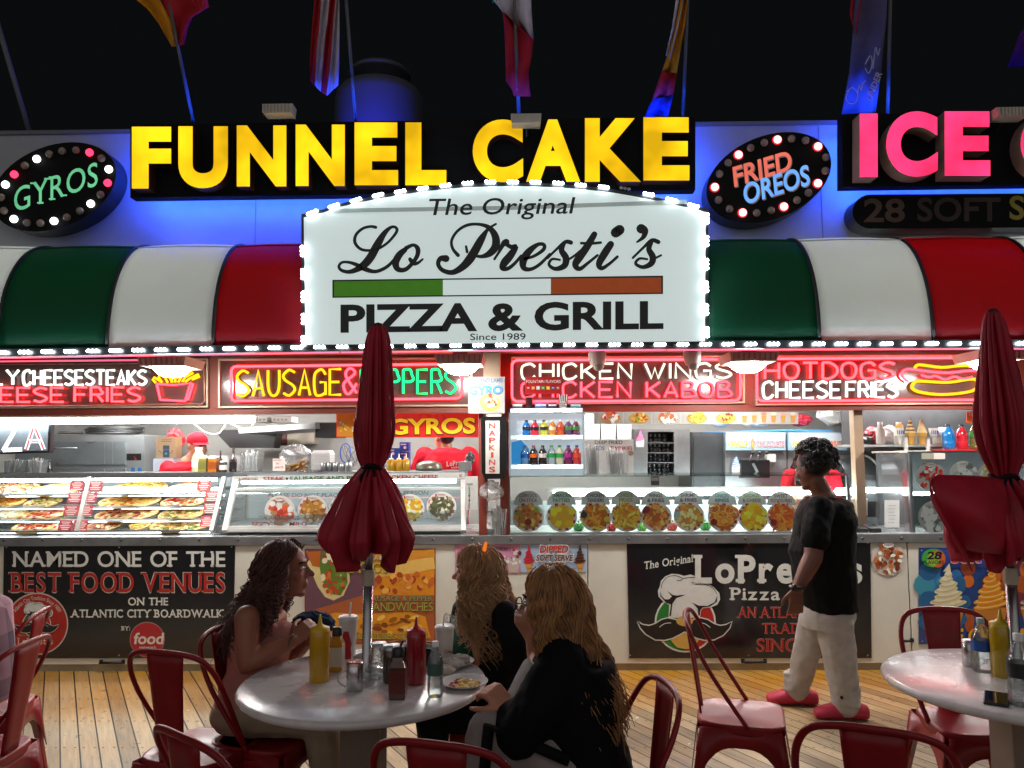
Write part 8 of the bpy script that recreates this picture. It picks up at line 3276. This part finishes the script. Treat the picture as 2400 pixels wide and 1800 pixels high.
g.obj('leg_print', t)

# ---------------------------------------------------------------- staff behind the counter
RS = mat('red_staff_shirt', 'c0182a', .75, var=.1, scale=14, bump=.08)
Y = .98
t = T('person', 'worker in a red cap and red T-shirt behind the cream jug', 'person', (q(425, 1100).x, Y, .02))
g = B()
hc = q(462, 1046)
HX = basis(hc, (1, -.75, -.15))
head(g, HX, SK, 1.0)
limb(g, [(q(456, 1062), .052), (q(446, 1078), .055), (q(440, 1086), .07)], SK)
loft(g, [(q(438, 1086), VX * .08, VY * .10), (q(432, 1105), VX * .17, VY * .15), (q(430, 1180), VX * .16, VY * .13), (V((q(430, 1180).x, Y, .9)), VX * .16, VY * .13)], SK)
limb(g, [(q(398, 1112, -.06), .05), (q(400, 1165, -.12), .042), (q(448, 1120, -.26), .03)], SK)
for dx in (-.09, .09):
    limb(g, [(V((q(430, 1100).x + dx, Y, .92)), .085), (V((q(430, 1100).x + dx, Y, .5)), .06), (V((q(430, 1100).x + dx, Y, .08)), .045)], SK)
g.obj('body', t, mods=(.008, 2))
eyes(t, HX)
g = B()
loft(g, [(q(438, 1082), VX * .075, VY * .09), (q(430, 1096), VX * .175, VY * .16), (q(428, 1130), VX * .19, VY * .16), (V((q(428, 1130).x, Y, .95)), VX * .18, VY * .15)], RS)
limb(g, [(q(395, 1100, -.04), .075), (q(386, 1130, -.08), .07)], RS)
limb(g, [(q(470, 1100, -.04), .07), (q(474, 1130, -.1), .062)], RS)
g.obj('tshirt', t, mods=(.010, 3, .019))
CAPM = mat('red_cap_cloth', 'c42238', .7, var=.08)
g = B(HX)
g.ball((0, -.008, .052), .084, .103, .075, CAPM, 18, 10)
g.add([(.075 * sin(a) * (1 - .0 * i), .085 + (.0 if i == 0 else .07 * cos(a * .9)) * 1 - (.05 * (1 - cos(a)) if i == 0 else .02 * (1 - cos(a))), .045 - (.012 if i else 0) - .012 * sin(a) ** 2) for i in (0, 1) for a in [(-75 + 15 * j) * pi / 180 for j in range(11)]],
      [(j, j + 1, 12 + j, 11 + j) for j in range(10)], CAPM, True)
g.obj('cap', t)
g = B()
DT = mat('dark_trousers', '17181c', .8)
for dx in (-.09, .09):
    x = q(430, 1100).x + dx
    limb(g, [(V((x, Y, .93)), .10), (V((x, Y, .5)), .08), (V((x, Y, .12)), .07)], DT)
g.obj('trousers', t)

Y = 1.15
t = T('person', 'worker seen from behind in a red T-shirt with white lettering across the back', 'person', (q(1050, 1100).x, Y, .02))
g = B()
hc = q(1040, 1026)
HX = basis(hc, (-.75, 1, -.1))
head(g, HX, SK, 1.02)
limb(g, [(q(1042, 1040), .058), (q(1046, 1056), .062)], SK)
loft(g, [(q(1046, 1056), VX * .08, VY * .09), (q(1048, 1075), VX * .19, VY * .13), (V((q(1048, 1075).x, Y, .95)), VX * .17, VY * .13)], SK)
for dx in (-.22, .22):
    c = V((q(1048, 1070).x + dx, Y, q(1048, 1075).z))
    limb(g, [(c, .055), (c + V((dx * .2, .05, -.28)), .045), (c + V((-dx * .3, .28, -.35)), .032)], SK)
for dx in (-.09, .09):
    limb(g, [(V((q(1048, 1100).x + dx, Y, .92)), .085), (V((q(1048, 1100).x + dx, Y, .08)), .045)], SK)
g.obj('body', t, mods=(.008, 2))
g = B()
loft(g, [(q(1046, 1050), VX * .085, VY * .085), (q(1048, 1060), VX * .19, VY * .13), (q(1048, 1085), VX * .235, VY * .15), (V((q(1048, 1085).x, Y, .95)), VX * .19, VY * .15)], RS)
for dx in (-.20, .20):
    c = V((q(1048, 1070).x + dx, Y, q(1048, 1068).z))
    limb(g, [(c, .085), (c + V((dx * .35, .02, -.16)), .08)], RS)
g.obj('tshirt', t, mods=(.010, 3, .019))
g = B()
g.serif('LoPresti', 1047, 1093, 1095, 11, Y - .168, flat('dcdcd8'), .03, dv=-6)
g.text('PIZZA', 1058, 1098, 1078, 3, Y - .168, flat('dcdcd8'), .02, dv=-2)
g.obj('shirt_lettering', t)
g = B(HX)
g.ball((0, -.02, .045), .082, .098, .086, hairmat('short_dark_hair', '17110e'), 18, 12)
g.ball((0, -.055, .0), .070, .058, .06, hairmat('short_dark_hair', '17110e'), 14, 10)
g.obj('hair', t)
g = B()
for dx in (-.09, .09):
    x = q(1048, 1100).x + dx
    limb(g, [(V((x, Y, .93)), .10), (V((x, Y, .12)), .07)], DT)
g.obj('trousers', t)

Y = .72
t = T('person', 'long-haired worker in red facing the customer in black, mostly hidden behind him', 'person', (q(1900, 1150).x, Y, .02))
g = B()
hc = q(1895, 1066)
HX = basis(hc, (-.25, -1, -.25))
head(g, HX, SK2, 1.0)
limb(g, [(q(1895, 1090), .05), (q(1898, 1112), .055)], SK2)
loft(g, [(q(1898, 1112), VX * .08, VY * .09), (q(1900, 1130), VX * .18, VY * .13), (V((q(1900, 1130).x, Y, .95)), VX * .16, VY * .13)], SK2)
wr = q(1872, 1170, -.22)
limb(g, [(q(1852, 1130, -.05), .045), (q(1860, 1185, -.12), .038), (wr, .028)], SK2)
hand(g, wr, V((.5, -.5, .3)), V((0, -.3, 1)), SK2, .5, 1)
for dx in (-.09, .09):
    limb(g, [(V((q(1900, 1100).x + dx, Y, .92)), .085), (V((q(1900, 1100).x + dx, Y, .08)), .045)], SK2)
g.obj('body', t, mods=(.008, 2))
eyes(t, HX)
g = B()
loft(g, [(q(1898, 1104), VX * .08, VY * .085), (q(1900, 1118), VX * .18, VY * .13), (q(1900, 1150), VX * .20, VY * .15), (V((q(1900, 1150).x, Y, .95)), VX * .18, VY * .15)], RS)
limb(g, [(q(1853, 1118, -.02), .072), (q(1848, 1150, -.06), .066)], RS)
limb(g, [(q(1950, 1118, -.02), .072), (q(1958, 1150, -.04), .066)], RS)
g.obj('tshirt', t, mods=(.010, 3, .019))
LBH = hairmat('long_brown_hair', '3a261a')
g = B(HX)
g.ball((0, -.028, .03), .086, .092, .098, LBH, 16, 10)
g.obj('hair_cap', t)
strands('hair', t, HX, LBH, 200, .09, .10, .104, (-130, 130), (.12, .24), (-.03, 0, 0), .004, .5, 9, .006, .03)

# ---------------------------------------------------------------- diner in plaid at the edge
Y = -2.62
t = T('person', 'diner in a pink and grey plaid shirt at the edge of the picture', 'person', (q(-72, 1640).x, Y, 0))
g = B()
hc = q(-117, 1300)
HX = basis(hc, (-1, .2, 0))
head(g, HX, SK, 1.0)
limb(g, [(q(-110, 1345), .055), (q(-97, 1390), .06)], SK)
loft(g, [(q(-94, 1395), VX * .08, VY * .1), (q(-84, 1430), VX * .11, VY * .17), (q(-82, 1560), VX * .12, VY * .16), (q(-77, 1650), VX * .13, VY * .17)], SK)
g.obj('body', t, mods=(.009, 2))
g = B()
PL = bpy.data.materials.new('plaid_cloth')
PL.use_nodes = True
nt = PL.node_tree
ge = nt.nodes.new('ShaderNodeNewGeometry')
se = nt.nodes.new('ShaderNodeSeparateXYZ')
nt.links.new(ge.outputs['Position'], se.inputs[0])
fac = None
for ax_, per in ((0, .075), (1, .075), (2, .085)):
    a = nt.nodes.new('ShaderNodeMath')
    a.operation = 'PINGPONG'
    a.inputs[1].default_value = per
    nt.links.new(se.outputs[ax_], a.inputs[0])
    b_ = nt.nodes.new('ShaderNodeMath')
    b_.operation = 'LESS_THAN'
    b_.inputs[1].default_value = per * .38
    nt.links.new(a.outputs[0], b_.inputs[0])
    if fac is None:
        fac = b_.outputs[0]
    else:
        c = nt.nodes.new('ShaderNodeMath')
        c.operation = 'MULTIPLY_ADD'
        c.inputs[1].default_value = .5
        nt.links.new(b_.outputs[0], c.inputs[0])
        nt.links.new(fac, c.inputs[2])
        fac = c.outputs[0]
rp = nt.nodes.new('ShaderNodeValToRGB')
rp.color_ramp.elements[0].color = (*h('c79aa8'), 1)
rp.color_ramp.elements[1].color = (*h('4a4450'), 1)
dv_ = nt.nodes.new('ShaderNodeMath')
dv_.operation = 'DIVIDE'
dv_.inputs[1].default_value = 2.
nt.links.new(fac, dv_.inputs[0])
nt.links.new(dv_.outputs[0], rp.inputs[0])
nt.links.new(rp.outputs[0], nt.nodes['Principled BSDF'].inputs['Base Color'])
nt.nodes['Principled BSDF'].inputs['Roughness'].default_value = .85
loft(g, [(q(-94, 1388), VX * .09, VY * .11), (q(-80, 1425), VX * .135, VY * .2), (q(-78, 1540), VX * .15, VY * .19), (q(-72, 1640), VX * .155, VY * .2)], PL)
limb(g, [(q(-72, 1440, -.19), .07), (q(-58, 1540, -.24), .06), (q(-132, 1580, -.2), .045)], PL)
g.obj('shirt', t, mods=(.010, 3))
g = B()
for dy in (-.1, .1):
    limb(g, [(q(-77, 1665, dy), .1), (q(-192, 1665, dy), .075), (V((q(-192, 1665, dy).x, Y + dy, .08)), .055)], DT)
g.obj('trousers', t)
g = B(HX)
g.ball((0, -.025, .035), .088, .1, .092, hairmat('short_dark_hair', '17110e'), 16, 10)
g.obj('hair', t)
